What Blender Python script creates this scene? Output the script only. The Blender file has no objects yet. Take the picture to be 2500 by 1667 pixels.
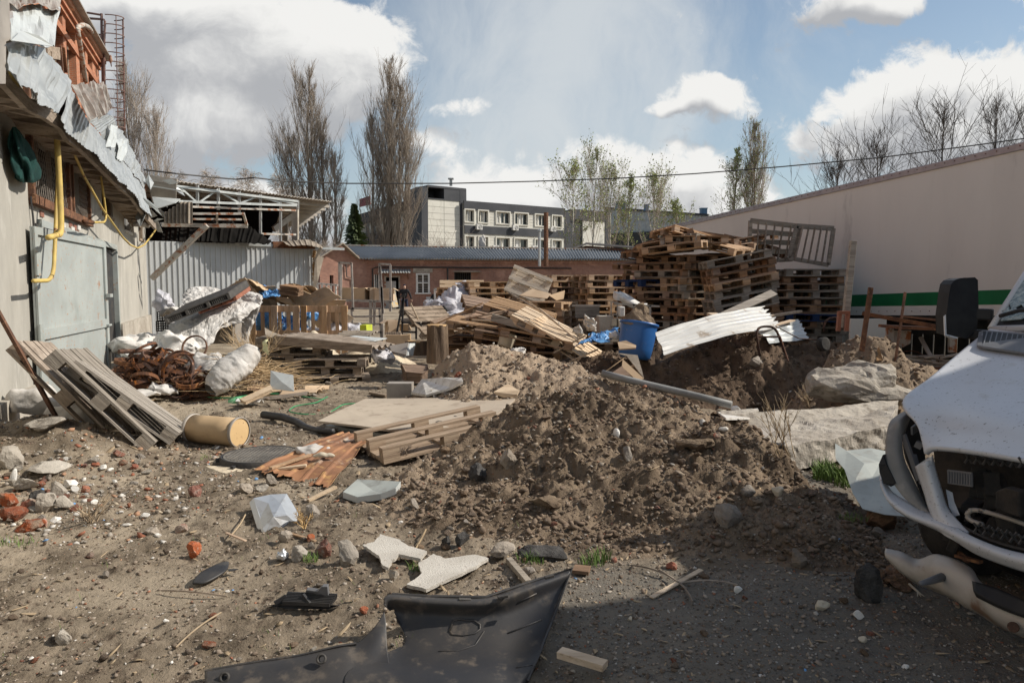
import bpy, math, random
import numpy as np
from mathutils import Vector, Matrix, Euler
R = math.radians
rng = random.Random(7)
SC = bpy.context.scene
COL = SC.collection
# ---------------------------------------------------------------- camera
FPX, PITCH, CAMZ = 1750.0, math.atan(133.5/1750.0), 1.6
cam_d = bpy.data.cameras.new("camera")
cam = bpy.data.objects.new("camera", cam_d); COL.objects.link(cam)
cam.location = (0, 0, CAMZ); cam.rotation_euler = (R(90)-PITCH, 0, 0)
cam_d.sensor_width = 36; cam_d.lens = 36*FPX/2500.0
cam_d.clip_start = 0.05; cam_d.clip_end = 3000
SC.camera = cam
# ---------------------------------------------------------------- light
SUN_AZ, SUN_EL = 5.0, 38.0          # azimuth: degrees from +X towards +Y
sd = Vector((math.cos(R(SUN_AZ))*math.cos(R(SUN_EL)), math.sin(R(SUN_AZ))*math.cos(R(SUN_EL)), math.sin(R(SUN_EL))))
sun_d = bpy.data.lights.new("sun", 'SUN'); sun = bpy.data.objects.new("sun", sun_d); COL.objects.link(sun)
sun_d.energy = 4.1; sun_d.angle = R(0.5); sun_d.color = (1.0, 0.93, 0.83)
sun.rotation_euler = sd.to_track_quat('Z', 'Y').to_euler()
sun.location = (20, 10, 30)
SC.view_settings.view_transform = 'Standard'; SC.view_settings.look = 'None'
SC.view_settings.gamma = 1.0; SC.view_settings.use_curve_mapping = False
SC.view_settings.exposure = 0.35
SC.cycles.use_denoising = True
SC.cycles.max_bounces = 6; SC.cycles.diffuse_bounces = 3; SC.cycles.glossy_bounces = 3
SC.cycles.transparent_max_bounces = 12; SC.cycles.transmission_bounces = 4

class NT:
    """tiny node-tree helper"""
    def __init__(s, tree): s.t = tree; s.n = tree.nodes; s.l = tree.links
    def add(s, typ, **kw):
        n = s.n.new(typ)
        for k, v in kw.items():
            if k.startswith('_'): setattr(n, k[1:], v)
        return n
    def put(s, sock, val):
        if val is None: return
        if hasattr(val, 'is_output'): s.l.new(val, sock)
        elif isinstance(val, (tuple, list)) and len(val) == 3 and sock.type == 'RGBA': sock.default_value = (*val, 1)
        else: sock.default_value = val
    def math(s, op, a, b=None, c=None, clamp=False):
        n = s.n.new('ShaderNodeMath'); n.operation = op; n.use_clamp = clamp
        s.put(n.inputs[0], a); s.put(n.inputs[1], b); s.put(n.inputs[2], c); return n.outputs[0]
    def mix(s, f, a, b, blend='MIX'):
        n = s.n.new('ShaderNodeMix'); n.data_type = 'RGBA'; n.blend_type = blend
        s.put(n.inputs[0], f); s.put(n.inputs[6], a); s.put(n.inputs[7], b); return n.outputs[2]
    def noise(s, vec, scale, detail=5, rough=.55, dist=0, out=0):
        n = s.n.new('ShaderNodeTexNoise'); s.put(n.inputs['Vector'], vec); s.put(n.inputs['Scale'], scale)
        s.put(n.inputs['Detail'], detail); s.put(n.inputs['Roughness'], rough); s.put(n.inputs['Distortion'], dist); return n.outputs[out]
    def ramp(s, f, lo, hi, a=0.0, b=1.0):
        n = s.n.new('ShaderNodeMapRange'); n.interpolation_type = 'SMOOTHSTEP'; s.put(n.inputs[0], f)
        s.put(n.inputs[1], lo); s.put(n.inputs[2], hi); s.put(n.inputs[3], a); s.put(n.inputs[4], b); return n.outputs[0]
    def mapping(s, vec, scale=(1,1,1), rot=(0,0,0), loc=(0,0,0)):
        n = s.n.new('ShaderNodeMapping'); s.put(n.inputs[0], vec); n.inputs[1].default_value = loc
        n.inputs[2].default_value = rot; n.inputs[3].default_value = scale; return n.outputs[0]
    def sep(s, v):
        n = s.n.new('ShaderNodeSeparateXYZ'); s.put(n.inputs[0], v); return n.outputs
    def comb(s, x, y, z):
        n = s.n.new('ShaderNodeCombineXYZ'); s.put(n.inputs[0], x); s.put(n.inputs[1], y); s.put(n.inputs[2], z); return n.outputs[0]

# ---------------------------------------------------------------- sky with clouds (direction based, at infinity)
world = bpy.data.worlds.new("World"); SC.world = world; world.use_nodes = True
W = NT(world.node_tree); W.n.clear()
wo = W.add('ShaderNodeOutputWorld'); bg = W.add('ShaderNodeBackground'); W.l.new(bg.outputs[0], wo.inputs[0])
SKYS = 0.085
bg.inputs[1].default_value = SKYS
sky = W.add('ShaderNodeTexSky'); sky.sky_type = 'NISHITA'; sky.sun_disc = False
sky.sun_elevation = R(SUN_EL); sky.sun_rotation = R(90-SUN_AZ); sky.air_density = 1.0; sky.dust_density = 1.2; sky.ozone_density = 1.0
tc = W.add('ShaderNodeTexCoord'); dx, dy, dz = W.sep(tc.outputs['Generated'])
ady = W.math('MAXIMUM', W.math('ABSOLUTE', dy), 0.12)
X = W.math('DIVIDE', dx, ady); Z = W.math('DIVIDE', dz, ady)
P = W.comb(X, Z, 0.0)
warp = W.noise(P, 5.0, 4, .55, 0, 1)
wsub = W.add('ShaderNodeVectorMath', _operation='SUBTRACT'); W.l.new(warp, wsub.inputs[0]); wsub.inputs[1].default_value = (.5, .5, .5)
wsc = W.add('ShaderNodeVectorMath', _operation='SCALE'); W.l.new(wsub.outputs[0], wsc.inputs[0]); wsc.inputs[3].default_value = 0.11
wadd = W.add('ShaderNodeVectorMath', _operation='ADD'); W.l.new(P, wadd.inputs[0]); W.l.new(wsc.outputs[0], wadd.inputs[1])
Xw, Zw, _ = W.sep(wadd.outputs[0])
# (u, v, half width, half height, weight) of each cumulus in the eastern-northern sky
CL = [(560,170,400,180,1.0),(800,150,170,120,1.0),(900,200,110,110,.8),(520,330,260,80,.9),(330,40,300,90,.8),(130,130,200,200,.6),
      (740,300,180,70,.7),(450,410,130,60,.8),(560,460,180,45,.6),(690,500,160,40,.5),(400,560,500,60,.6),(640,20,140,60,.6),
      (1180,470,130,60,1.0),(1290,490,130,45,.9),(1120,290,60,22,.6),(1060,365,60,26,.7),
      (1530,410,150,48,1.0),(1600,440,120,40,.8),(1690,265,110,40,1.0),(1720,245,60,30,.7),(1610,285,50,18,.6),(1600,500,160,60,.8),(1730,470,120,60,.8),
      (2040,262,66,28,1.0),(2130,275,60,18,.8),(2290,240,160,80,1.0),(2370,260,240,100,1.0),(2200,270,110,55,.9),(2050,360,120,60,1.0),(2160,330,140,60,.8),(2400,340,260,120,.8),
      (2060,20,130,46,1.0),(2130,40,60,30,.8),(2490,130,50,60,.8),(2440,0,80,34,.7),(2000,540,500,60,.5),(1250,640,2200,60,.5)]
tot = None; totL = None
for (cu, cv, hw, hh, wt) in CL:
    if hw < 170: hw, hh, wt = hw*1.3, hh*1.45, max(wt, .8)*.78
    cx, cz = (cu-1250)/1750, (700-cv)/1750; aw, ah = hw/1750*1.15, hh/1750*1.25
    for which in (0, 1):
        ox, oz = (0, 0) if which == 0 else (-0.018, -0.034)
        ex = W.math('MULTIPLY_ADD', Xw, 1/aw, -(cx+ox)/aw); ez = W.math('MULTIPLY_ADD', Zw, 1/ah, -(cz+oz)/ah)
        d2 = W.math('ADD', W.math('MULTIPLY', ex, ex), W.math('MULTIPLY', ez, ez))
        g = W.math('MULTIPLY', W.math('SUBTRACT', 1.0, d2, clamp=True), wt)
        if which == 0: tot = g if tot is None else W.math('ADD', tot, W.math('MULTIPLY', g, W.math('SUBTRACT', 1.15, tot, clamp=True)))
        else: totL = g if totL is None else W.math('ADD', totL, W.math('MULTIPLY', g, W.math('SUBTRACT', 1.15, totL, clamp=True)))
Pw = W.comb(Xw, Zw, 0.0); nz = W.noise(P, 6.5, 12, .64, .3); nz2 = W.noise(Pw, 4.2, 7, .6, .4); nz3 = W.noise(Pw, 13.0, 8, .62); nzh = W.noise(P, 24.0, 9, .66, .5)
dens = W.math('MULTIPLY_ADD', W.math('SUBTRACT', nz, .5), 2.0, W.math('MULTIPLY_ADD', W.math('SUBTRACT', nzh, .5), 1.7, W.math('MULTIPLY', tot, 1.05)))
mask = W.ramp(dens, .20, .74)
# self shading: thick, low parts greyer than the sunlit upper right edges
lit = W.math('MULTIPLY', W.math('SUBTRACT', tot, totL), 1.5)
shade = W.ramp(W.math('SUBTRACT', W.math('ADD', W.math('MULTIPLY_ADD', W.math('SUBTRACT', nz2, .5), 2.6, .62), W.math('MULTIPLY', W.math('SUBTRACT', nz3, .5), 1.1)), lit), .05, 1.05)
ccol = W.mix(shade, (8.2, 8.15, 7.95), (4.1, 4.2, 4.4))
# thin cirrus veil running up to the right
Pc = W.mapping(Pw, scale=(2.6, 1.3, 1), rot=(0, 0, R(-32)))
ci = W.noise(Pc, 2.4, 10, .64, .5)
ex = W.math('MULTIPLY_ADD', X, 1/.34, -.04/.34); ez = W.math('MULTIPLY_ADD', Z, -.6, .1)
gx = W.math('SUBTRACT', 1.0, W.math('ABSOLUTE', W.math('ADD', ex, ez)), clamp=True)
cim = W.math('MULTIPLY', W.ramp(W.math('MULTIPLY_ADD', gx, .62, ci), .50, 1.15), .80)
# milky haze towards the horizon
hz = W.ramp(Z, .50, .0, .08, .40)
skyc = W.mix(1.0, sky.outputs[0], (0.93, 1.0, 1.0), 'MULTIPLY')
skyc = W.mix(hz, skyc, (6.0, 6.7, 6.9))
c1 = W.mix(cim, skyc, (6.3, 6.6, 6.75))
c2 = W.mix(mask, c1, ccol)
W.l.new(c2, bg.inputs[0])

# ---------------------------------------------------------------- picture <-> place
_f = Vector((0, math.cos(PITCH), -math.sin(PITCH))); _u = Vector((0, math.sin(PITCH), math.cos(PITCH)))
def ray(u, v): return _f + Vector((1,0,0))*((u-1250)/FPX) + _u*((833.5-v)/FPX)
def at(u, v, y):
    d = ray(u, v); return Vector((0,0,CAMZ)) + d*(y/d.y)
def gd(u, v, z=0.0):
    d = ray(u, v); return Vector((0,0,CAMZ)) + d*((z-CAMZ)/d.z)

# ---------------------------------------------------------------- materials
MATS = {}
def mat(name, c1, c2=None, scale=4.0, rough=.85, metal=0.0, bump=.25, bscale=30.0, rnd=0.0, spots=(), spec=.3, stretch=(1,1,1),
        alpha=None, trans=0.0, c3=None, lo=.38, hi=.62, attr=None, emit=None, coat=0):
    m = bpy.data.materials.new(name); m.use_nodes = True; N = NT(m.node_tree)
    b = N.n['Principled BSDF']; tcn = N.add('ShaderNodeTexCoord'); v = tcn.outputs['Object']
    vs = N.mapping(v, scale=stretch) if stretch != (1,1,1) else v
    col = c1
    if rnd:
        oi = N.add('ShaderNodeObjectInfo')
        ofs = N.add('ShaderNodeVectorMath', _operation='ADD'); N.l.new(vs, ofs.inputs[0])
        N.l.new(N.comb(N.math('MULTIPLY', oi.outputs['Random'], 37.0), N.math('MULTIPLY', oi.outputs['Random'], 91.0), 0.0), ofs.inputs[1]); vs = ofs.outputs[0]
    if c2 is not None: col = N.mix(N.ramp(N.noise(vs, scale, 7, .6), lo, hi), c1, c2)
    if c3 is not None: col = N.mix(N.ramp(N.noise(vs, scale*3.7, 6, .65), .52, .68), col, c3)
    for (sc, ss, a, bb) in spots: col = N.mix(N.ramp(N.noise(vs, ss, 6, .65), a, bb), col, sc)
    if attr is not None:
        for (an, ac) in attr:
            at_ = N.add('ShaderNodeAttribute', _attribute_name=an); col = N.mix(at_.outputs['Fac'], col, ac)
    if rnd:
        hs = N.add('ShaderNodeHueSaturation'); N.put(hs.inputs['Color'], col)
        N.put(hs.inputs['Value'], N.math('MULTIPLY_ADD', oi.outputs['Random'], 2*rnd, 1-rnd))
        r2 = N.math('FRACT', N.math('MULTIPLY', oi.outputs['Random'], 17.3))
        N.put(hs.inputs['Saturation'], N.math('MULTIPLY_ADD', r2, rnd*1.2, 1-rnd*.6)); col = hs.outputs[0]
    N.put(b.inputs['Base Color'], col); b.inputs['Roughness'].default_value = rough; b.inputs['Metallic'].default_value = metal
    b.inputs['Specular IOR Level'].default_value = spec
    if coat: b.inputs['Coat Weight'].default_value = coat
    if trans: b.inputs['Transmission Weight'].default_value = trans
    if alpha is not None: b.inputs['Alpha'].default_value = alpha
    if emit: b.inputs['Emission Color'].default_value = (*emit, 1); b.inputs['Emission Strength'].default_value = 1
    if bump:
        bn = N.add('ShaderNodeBump'); bn.inputs['Strength'].default_value = bump; bn.inputs['Distance'].default_value = .02
        N.put(bn.inputs['Height'], N.noise(vs, bscale, 8, .65)); N.l.new(bn.outputs[0], b.inputs['Normal'])
    MATS[name] = m; return m

def brickmat(name, ca, cb, mortar, patch=None, bw=.25, bh=.075, ms=.008):
    m = bpy.data.materials.new(name); m.use_nodes = True; N = NT(m.node_tree); b = N.n['Principled BSDF']
    tcn = N.add('ShaderNodeTexCoord'); x, y, z = N.sep(tcn.outputs['Object'])
    vec = N.comb(N.math('ADD', x, y), z, 0.0)
    bk = N.add('ShaderNodeTexBrick'); N.l.new(vec, bk.inputs['Vector'])
    bk.inputs['Scale'].default_value = 1; bk.inputs['Brick Width'].default_value = bw; bk.inputs['Row Height'].default_value = bh
    bk.inputs['Mortar Size'].default_value = ms; bk.inputs['Color1'].default_value = (*ca, 1); bk.inputs['Color2'].default_value = (*cb, 1)
    bk.inputs['Mortar'].default_value = (*mortar, 1); bk.inputs['Bias'].default_value = -.1
    col = N.mix(N.ramp(N.noise(tcn.outputs['Object'], .9, 7, .65), .3, .75, .0, .55), bk.outputs[0], (cb[0]*.5, cb[1]*.55, cb[2]*.6))
    if patch: col = N.mix(N.ramp(N.noise(tcn.outputs['Object'], 1.3, 6, .6), .60, .68), col, patch)
    N.put(b.inputs['Base Color'], col); b.inputs['Roughness'].default_value = .92
    bn = N.add('ShaderNodeBump'); bn.inputs['Strength'].default_value = .5; bn.inputs['Distance'].default_value = .01
    N.put(bn.inputs['Height'], N.math('ADD', N.math('MULTIPLY', bk.outputs['Fac'], -1.0), N.noise(tcn.outputs['Object'], 30, 5))); N.l.new(bn.outputs[0], b.inputs['Normal'])
    MATS[name] = m; return m

# ---------------------------------------------------------------- mesh builder
ORG = {}
class MB:
    def __init__(s): s.v = []; s.f = []; s.m = []; s.mi = 0
    def add(s, vs, fs, mi=None):
        o = len(s.v); s.v.extend([Vector(q) for q in vs]); s.f.extend([tuple(i+o for i in f) for f in fs])
        s.m.extend([s.mi if mi is None else mi]*len(fs)); return s
    def box(s, c, size, rot=None, mi=None, taper=1.0):
        hx, hy, hz = size[0]/2, size[1]/2, size[2]/2
        vs = [Vector((sx*hx*(taper if sz > 0 else 1), sy*hy*(taper if sz > 0 else 1), sz*hz)) for sz in (-1,1) for sy in (-1,1) for sx in (-1,1)]
        if rot is not None:
            M = rot if isinstance(rot, Matrix) else Euler(rot).to_matrix()
            vs = [M @ q for q in vs]
        c = Vector(c); vs = [q+c for q in vs]
        return s.add(vs, [(0,2,3,1),(4,5,7,6),(0,1,5,4),(2,6,7,3),(0,4,6,2),(1,3,7,5)], mi)
    def bar(s, p0, p1, w, h, up=(0,0,1), mi=None):
        p0, p1 = Vector(p0), Vector(p1); d = p1-p0; L = d.length
        if L < 1e-6: return s
        d.normalize(); a = d.cross(Vector(up))
        if a.length < 1e-3: a = d.cross(Vector((0,1,0)))
        a.normalize(); b = a.cross(d)
        M = Matrix((d, a, b)).transposed()
        return s.box((p0+p1)/2, (L, w, h), M, mi)
    def tube(s, pts, r, n=8, mi=None, caps=True):
        pts = [Vector(p) for p in pts]; k = len(pts)
        if not hasattr(r, '__len__'): r = [r]*k
        vs = []; prev = None
        for i, p in enumerate(pts):
            t = (pts[min(i+1,k-1)]-pts[max(i-1,0)]).normalized()
            a = (prev - t*prev.dot(t)) if prev is not None else t.orthogonal()
            if a.length < 1e-4: a = t.orthogonal()
            a.normalize(); prev = a; b = t.cross(a)
            vs += [p + (a*math.cos(2*math.pi*j/n) + b*math.sin(2*math.pi*j/n))*r[i] for j in range(n)]
        fs = [(i*n+j, i*n+(j+1)%n, (i+1)*n+(j+1)%n, (i+1)*n+j) for i in range(k-1) for j in range(n)]
        if caps: fs += [tuple(range(n-1,-1,-1)), tuple((k-1)*n+j for j in range(n))]
        return s.add(vs, fs, mi)
    def plate(s, poly, th, mi=None, nrm=None):
        poly = [Vector(p) for p in poly]; n = Vector((0,0,0))
        if nrm is None:
            for i in range(len(poly)):
                a, b = poly[i], poly[(i+1)%len(poly)]
                n += a.cross(b)
            n.normalize()
        else: n = Vector(nrm).normalized()
        k = len(poly); off = n*th
        vs = [p for p in poly]+[p-off for p in poly]
        from mathutils.geometry import tessellate_polygon
        tri = tessellate_polygon([poly])
        fs = []
        for t in tri:
            a, b, c = t
            nn = (poly[b]-poly[a]).cross(poly[c]-poly[a])
            if nn.dot(n) < 0: a, b, c = c, b, a
            fs.append((a,b,c)); fs.append((c+k,b+k,a+k))
        fs += [(i, i+k, (i+1)%k+k, (i+1)%k) for i in range(k)]
        return s.add(vs, fs, mi)
    def lathe(s, prof, c=(0,0,0), M=None, n=32, mi=None, cap=True):
        vs = []; c = Vector(c); k = len(prof)
        for (r, z) in prof:
            for j in range(n):
                q = Vector((r*math.cos(2*math.pi*j/n), r*math.sin(2*math.pi*j/n), z))
                if M is not None: q = M @ q
                vs.append(q+c)
        fs = [(i*n+j, i*n+(j+1)%n, (i+1)*n+(j+1)%n, (i+1)*n+j) for i in range(k-1) for j in range(n)]
        if cap and prof[0][0] > 1e-5: fs.append(tuple(range(n-1,-1,-1)))
        if cap and prof[-1][0] > 1e-5: fs.append(tuple((k-1)*n+j for j in range(n)))
        return s.add(vs, fs, mi)
    def grid(s, fn, nu, nv, mi=None, close=False):
        vs = [fn(i/nu, j/nv) for i in range(nu+1) for j in range(nv+1)]
        fs = [(i*(nv+1)+j, (i+1)*(nv+1)+j, (i+1)*(nv+1)+j+1, i*(nv+1)+j+1) for i in range(nu) for j in range(nv)]
        return s.add(vs, fs, mi)
    def rock(s, c, size, seed=0, rot=None, mi=None, sub=1, jag=.25, boxy=0.0):
        rr = random.Random(seed); vs, fs = ICO[sub]
        ks = [(Vector((rr.uniform(-1,1), rr.uniform(-1,1), rr.uniform(-1,1))).normalized(), rr.uniform(.38,.78)) for _ in range(9)]
        out = []
        for q in vs:
            p = q.copy()
            if boxy:
                mx = max(abs(p.x), abs(p.y), abs(p.z)); p = p.lerp(p/mx*.9, boxy)
            for (kn, kd) in ks:
                dd = p.dot(kn)
                if dd > kd+boxy*.25: p -= kn*(dd-kd-boxy*.25)*.95
            p *= 1+rr.uniform(-jag, jag)*(.35 if boxy else .5)
            out.append(Vector((p.x*size[0], p.y*size[1], p.z*size[2])))
        M = Euler(rot).to_matrix() if rot is not None else Euler((0,0,rr.uniform(0,6.28))).to_matrix()
        c = Vector(c); return s.add([M@p+c for p in out], fs, mi)
    def build(s, name, mats, parent=None, smooth=False, org=None, bevel=0, solid=0, sub=0, label=None):
        if parent is not None: o0 = ORG.get(parent.name, Vector((0,0,0)))
        elif org is not None: o0 = Vector(org)
        else:
            xs = [q.x for q in s.v]; ys = [q.y for q in s.v]; zs = [q.z for q in s.v]
            o0 = Vector(((min(xs)+max(xs))/2, (min(ys)+max(ys))/2, min(zs)))
        me = bpy.data.meshes.new(name)
        me.from_pydata([tuple(q-o0) for q in s.v], [], s.f)
        if not isinstance(mats, (list, tuple)): mats = [mats]
        for m in mats: me.materials.append(MATS[m] if isinstance(m, str) else m)
        if len(mats) > 1: me.polygons.foreach_set('material_index', s.m)
        if smooth: me.polygons.foreach_set('use_smooth', [True]*len(me.polygons))
        me.update()
        ob = bpy.data.objects.new(name, me); COL.objects.link(ob)
        if parent is None: ob.location = o0; ORG[ob.name] = o0
        else: ob.parent = parent; ORG[ob.name] = o0
        if solid:
            md = ob.modifiers.new('solid', 'SOLIDIFY'); md.thickness = solid; md.offset = 0
        if sub:
            md = ob.modifiers.new('sub', 'SUBSURF'); md.levels = sub; md.render_levels = sub
        if bevel:
            md = ob.modifiers.new('bevel', 'BEVEL'); md.width = bevel; md.segments = 2; md.limit_method = 'ANGLE'; md.angle_limit = R(40)
        if label: ob['label'] = label
        return ob
def _ico():
    t = (1+5**.5)/2
    v = [Vector(q).normalized() for q in [(-1,t,0),(1,t,0),(-1,-t,0),(1,-t,0),(0,-1,t),(0,1,t),(0,-1,-t),(0,1,-t),(t,0,-1),(t,0,1),(-t,0,-1),(-t,0,1)]]
    f = [(0,11,5),(0,5,1),(0,1,7),(0,7,10),(0,10,11),(1,5,9),(5,11,4),(11,10,2),(10,7,6),(7,1,8),(3,9,4),(3,4,2),(3,2,6),(3,6,8),(3,8,9),(4,9,5),(2,4,11),(6,2,10),(8,6,7),(9,8,1)]
    res = [(v, f)]
    for _ in range(3):
        v2 = list(v); cache = {}; f2 = []
        def mid(a, b):
            k = (min(a,b), max(a,b))
            if k not in cache: cache[k] = len(v2); v2.append(((v2[a]+v2[b])/2).normalized())
            return cache[k]
        for a, b, c in f:
            x, y, z = mid(a,b), mid(b,c), mid(c,a); f2 += [(a,x,z),(b,y,x),(c,z,y),(x,y,z)]
        v, f = v2, f2; res.append((v, f))
    return res
ICO = _ico()

def tag(o, label, cat, group=None, kind=None):
    o['label'] = label
    if cat: o['category'] = cat
    if group: o['group'] = group
    if kind: o['kind'] = kind
    return o
def struct(o, label=None):
    o['kind'] = 'structure'
    if label: o['label'] = label
    return o
def thing(name, loc, label, cat, group=None, rot=(0,0,0)):
    o = bpy.data.objects.new(name, None); COL.objects.link(o); o.location = loc; o.rotation_euler = rot
    o.empty_display_size = .2; ORG[o.name] = Vector(loc) if rot == (0,0,0) else Vector((0,0,0))
    return tag(o, label, cat, group)
def copy_tree(o, M=None):
    c = o.copy(); COL.objects.link(c)
    if M is not None: c.matrix_world = M
    for ch in o.children:
        d = ch.copy(); COL.objects.link(d); d.parent = c
        for g in ch.children:
            e = g.copy(); COL.objects.link(e); e.parent = d
    return c
def ordn(i): return ['first','second','third','fourth','fifth','sixth','seventh','eighth','ninth','tenth','eleventh','twelfth','thirteenth','fourteenth','fifteenth','sixteenth','seventeenth','eighteenth','nineteenth','twentieth'][i]

class Wall:
    """vertical plane through p0 along horizontal direction t; n faces the camera side"""
    def __init__(s, p0, t, flip=False):
        s.p = Vector((p0[0], p0[1], 0)); s.t = Vector((t[0], t[1], 0)).normalized()
        s.n = Vector((s.t.y, -s.t.x, 0))
        if flip: s.n = -s.n
    def hit(s, u, v, off=0.0):
        d = ray(u, v); c = Vector((0,0,CAMZ)); q = s.p + s.n*off
        k = (q-c).dot(s.n)/d.dot(s.n); w = c+d*k
        return ((w-s.p).dot(s.t), w.z)
    def P(s, a, z, off=0.0): return s.p + s.t*a + s.n*off + Vector((0,0,z))
    def Q(s, u, v, off=0.0):
        a, z = s.hit(u, v, off); return s.P(a, z, off)
    def rect(s, mb, s0, s1, z0, z1, o0, o1, mi=None):
        vs = [s.P(a, z, o) for z in (z0,z1) for o in (o0,o1) for a in (s0,s1)]
        return mb.add(vs, [(0,2,3,1),(4,5,7,6),(0,1,5,4),(2,6,7,3),(0,4,6,2),(1,3,7,5)], mi)
    def irect(s, mb, u0, v0, u1, v1, o0, o1, mi=None):
        a, z1 = s.hit(u0, v0, o1); b, z0 = s.hit(u1, v1, o1)
        return s.rect(mb, min(a,b), max(a,b), min(z0,z1), max(z0,z1), o0, o1, mi)
    def sheet(s, mb, s0, s1, z0, z1, holes, th=.3, mi=None, off=0.0):
        """wall skin with real openings (front, back and reveals)"""
        xs = sorted(set([s0, s1]+[h[0] for h in holes]+[h[1] for h in holes])); zs = sorted(set([z0, z1]+[h[2] for h in holes]+[h[3] for h in holes]))
        for i in range(len(xs)-1):
            for j in range(len(zs)-1):
                cx, cz = (xs[i]+xs[i+1])/2, (zs[j]+zs[j+1])/2
                if any(h[0] < cx < h[1] and h[2] < cz < h[3] for h in holes): continue
                for o in (off, off-th):
                    q = [s.P(xs[i],zs[j],o), s.P(xs[i+1],zs[j],o), s.P(xs[i+1],zs[j+1],o), s.P(xs[i],zs[j+1],o)]
                    mb.add(q, [(0,1,2,3)], mi)
        loops = [(s0,s1,z0,z1)]+[h[:4] for h in holes]
        for (a,b,c,d) in loops:
            for (p, q) in (((a,c),(b,c)),((b,c),(b,d)),((b,d),(a,d)),((a,d),(a,c))):
                mb.add([s.P(*p,off), s.P(*q,off), s.P(*q,off-th), s.P(*p,off-th)], [(0,1,2,3)], mi)

# ---------------------------------------------------------------- value noise
def vnoise(x, y, seed=0):
    xi = np.floor(x).astype(np.int64); yi = np.floor(y).astype(np.int64); xf = x-xi; yf = y-yi
    def h(a, b):
        n = (a*374761393 + b*668265263 + seed*974634777) & 0xffffffff
        n = ((n ^ (n >> 13))*1274126177) & 0xffffffff
        return ((n ^ (n >> 16)) & 0xffffff)/float(0xffffff)
    sx = xf*xf*(3-2*xf); sy = yf*yf*(3-2*yf)
    a = h(xi,yi)*(1-sx)+h(xi+1,yi)*sx; b = h(xi,yi+1)*(1-sx)+h(xi+1,yi+1)*sx
    return (a*(1-sy)+b*sy)*2-1
def fbm(x, y, oct=4, seed=0, gain=.5, ridged=False):
    t = 0; a = 1.0; f = 1.0
    for i in range(oct):
        n = vnoise(x*f+i*17.3, y*f-i*9.1, seed+i)
        if ridged: n = 1-2*np.abs(n)
        t = t+n*a; a *= gain; f *= 2.03
    return t
def sstep(e0, e1, x):
    t = np.clip((x-e0)/(e1-e0), 0, 1); return t*t*(3-2*t)
# ================================================================ shared materials
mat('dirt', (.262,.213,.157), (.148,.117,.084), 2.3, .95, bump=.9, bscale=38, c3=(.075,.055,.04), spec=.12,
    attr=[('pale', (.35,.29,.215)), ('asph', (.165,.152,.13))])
mat('mound_dirt', (.248,.188,.132), (.13,.096,.066), 2.6, .97, bump=1.0, bscale=42, c3=(.09,.066,.049), spec=.1, attr=[('pale', (.37,.285,.205))])
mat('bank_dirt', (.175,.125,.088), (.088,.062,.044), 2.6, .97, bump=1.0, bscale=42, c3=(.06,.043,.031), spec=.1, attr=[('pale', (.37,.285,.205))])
mat('sand', (.62,.53,.40), (.5,.42,.31), 3, .95, bump=.6, bscale=25, c3=(.36,.29,.21), spec=.1)
mat('clod', (.21,.158,.117), (.13,.096,.07), 6, .97, bump=.6, bscale=60, rnd=.35, spec=.1)
mat('stone', (.33,.29,.245), (.2,.17,.14), 5, .92, bump=.7, bscale=45, rnd=.3, spec=.15)
mat('concrete', (.46,.42,.36), (.32,.285,.24), 2.2, .92, bump=.7, bscale=28, rnd=.1, c3=(.22,.19,.155), spec=.15)
mat('asphalt_lump', (.10,.095,.09), (.05,.047,.045), 14, .95, bump=1.0, bscale=60, spec=.15)
mat('brick_red', (.36,.135,.08), (.25,.10,.068), 5, .92, bump=.9, bscale=50, rnd=.3, c3=(.40,.31,.25), spots=[((.30,.23,.18), 4, .50, .62)], spec=.12)
mat('white_chip', (.72,.70,.66), (.55,.52,.47), 8, .8, bump=.3, rnd=.15)
mat('blue_chip', (.12,.35,.72), (.2,.45,.8), 8, .5, bump=0, rnd=.2)
mat('straw', (.50,.37,.22), (.36,.26,.15), 8, .9, bump=.2, rnd=.3)
mat('plaster', (.42,.40,.355), (.33,.315,.28), 1.1, .9, bump=.3, bscale=20, c3=(.47,.45,.405), spots=[((.25,.235,.21), 2.1, .60, .72)], spec=.2, stretch=(1,1,.35))
mat('foundation', (.42,.385,.33), (.30,.265,.22), 1.6, .95, bump=.6, bscale=18, c3=(.5,.45,.39))
mat('gal', (.47,.485,.475), (.36,.375,.37), 1.5, .42, metal=.45, bump=.06, bscale=3, c3=(.54,.555,.545), spec=.5)
mat('gal_dull', (.40,.36,.315), (.30,.27,.235), 1.5, .6, metal=.3, bump=.08, bscale=3, spec=.4)
mat('rust', (.19,.09,.05), (.10,.052,.034), 6, .85, metal=.1, bump=.4, bscale=60, c3=(.31,.16,.08), rnd=.2)
mat('rust_paint', (.46,.43,.38), (.37,.34,.30), 4, .7, metal=.1, bump=.2, spots=[((.27,.11,.05), 5, .50, .60)], rnd=.1)
mat('door_paint', (.40,.43,.41), (.34,.365,.35), 1.2, .55, metal=.05, bump=.08, spots=[((.42,.24,.13), 22, .60, .66), ((.33,.17,.09), 3.2, .60, .72), ((.30,.33,.31), 1.4, .5, .7)])
mat('yellow_paint', (.60,.44,.13), (.48,.35,.12), 7, .55, bump=.15, spots=[((.20,.09,.04), 5, .60, .68)])
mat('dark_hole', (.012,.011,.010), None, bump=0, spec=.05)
mat('old_wood', (.36,.29,.225), (.23,.18,.135), 3, .88, bump=.5, bscale=30, stretch=(1,1,7), rnd=.25, c3=(.15,.115,.085))
mat('grey_wood', (.33,.29,.24), (.23,.20,.165), 5, .9, bump=.5, bscale=26, stretch=(.25,3,3), rnd=.25, c3=(.13,.11,.09))
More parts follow.
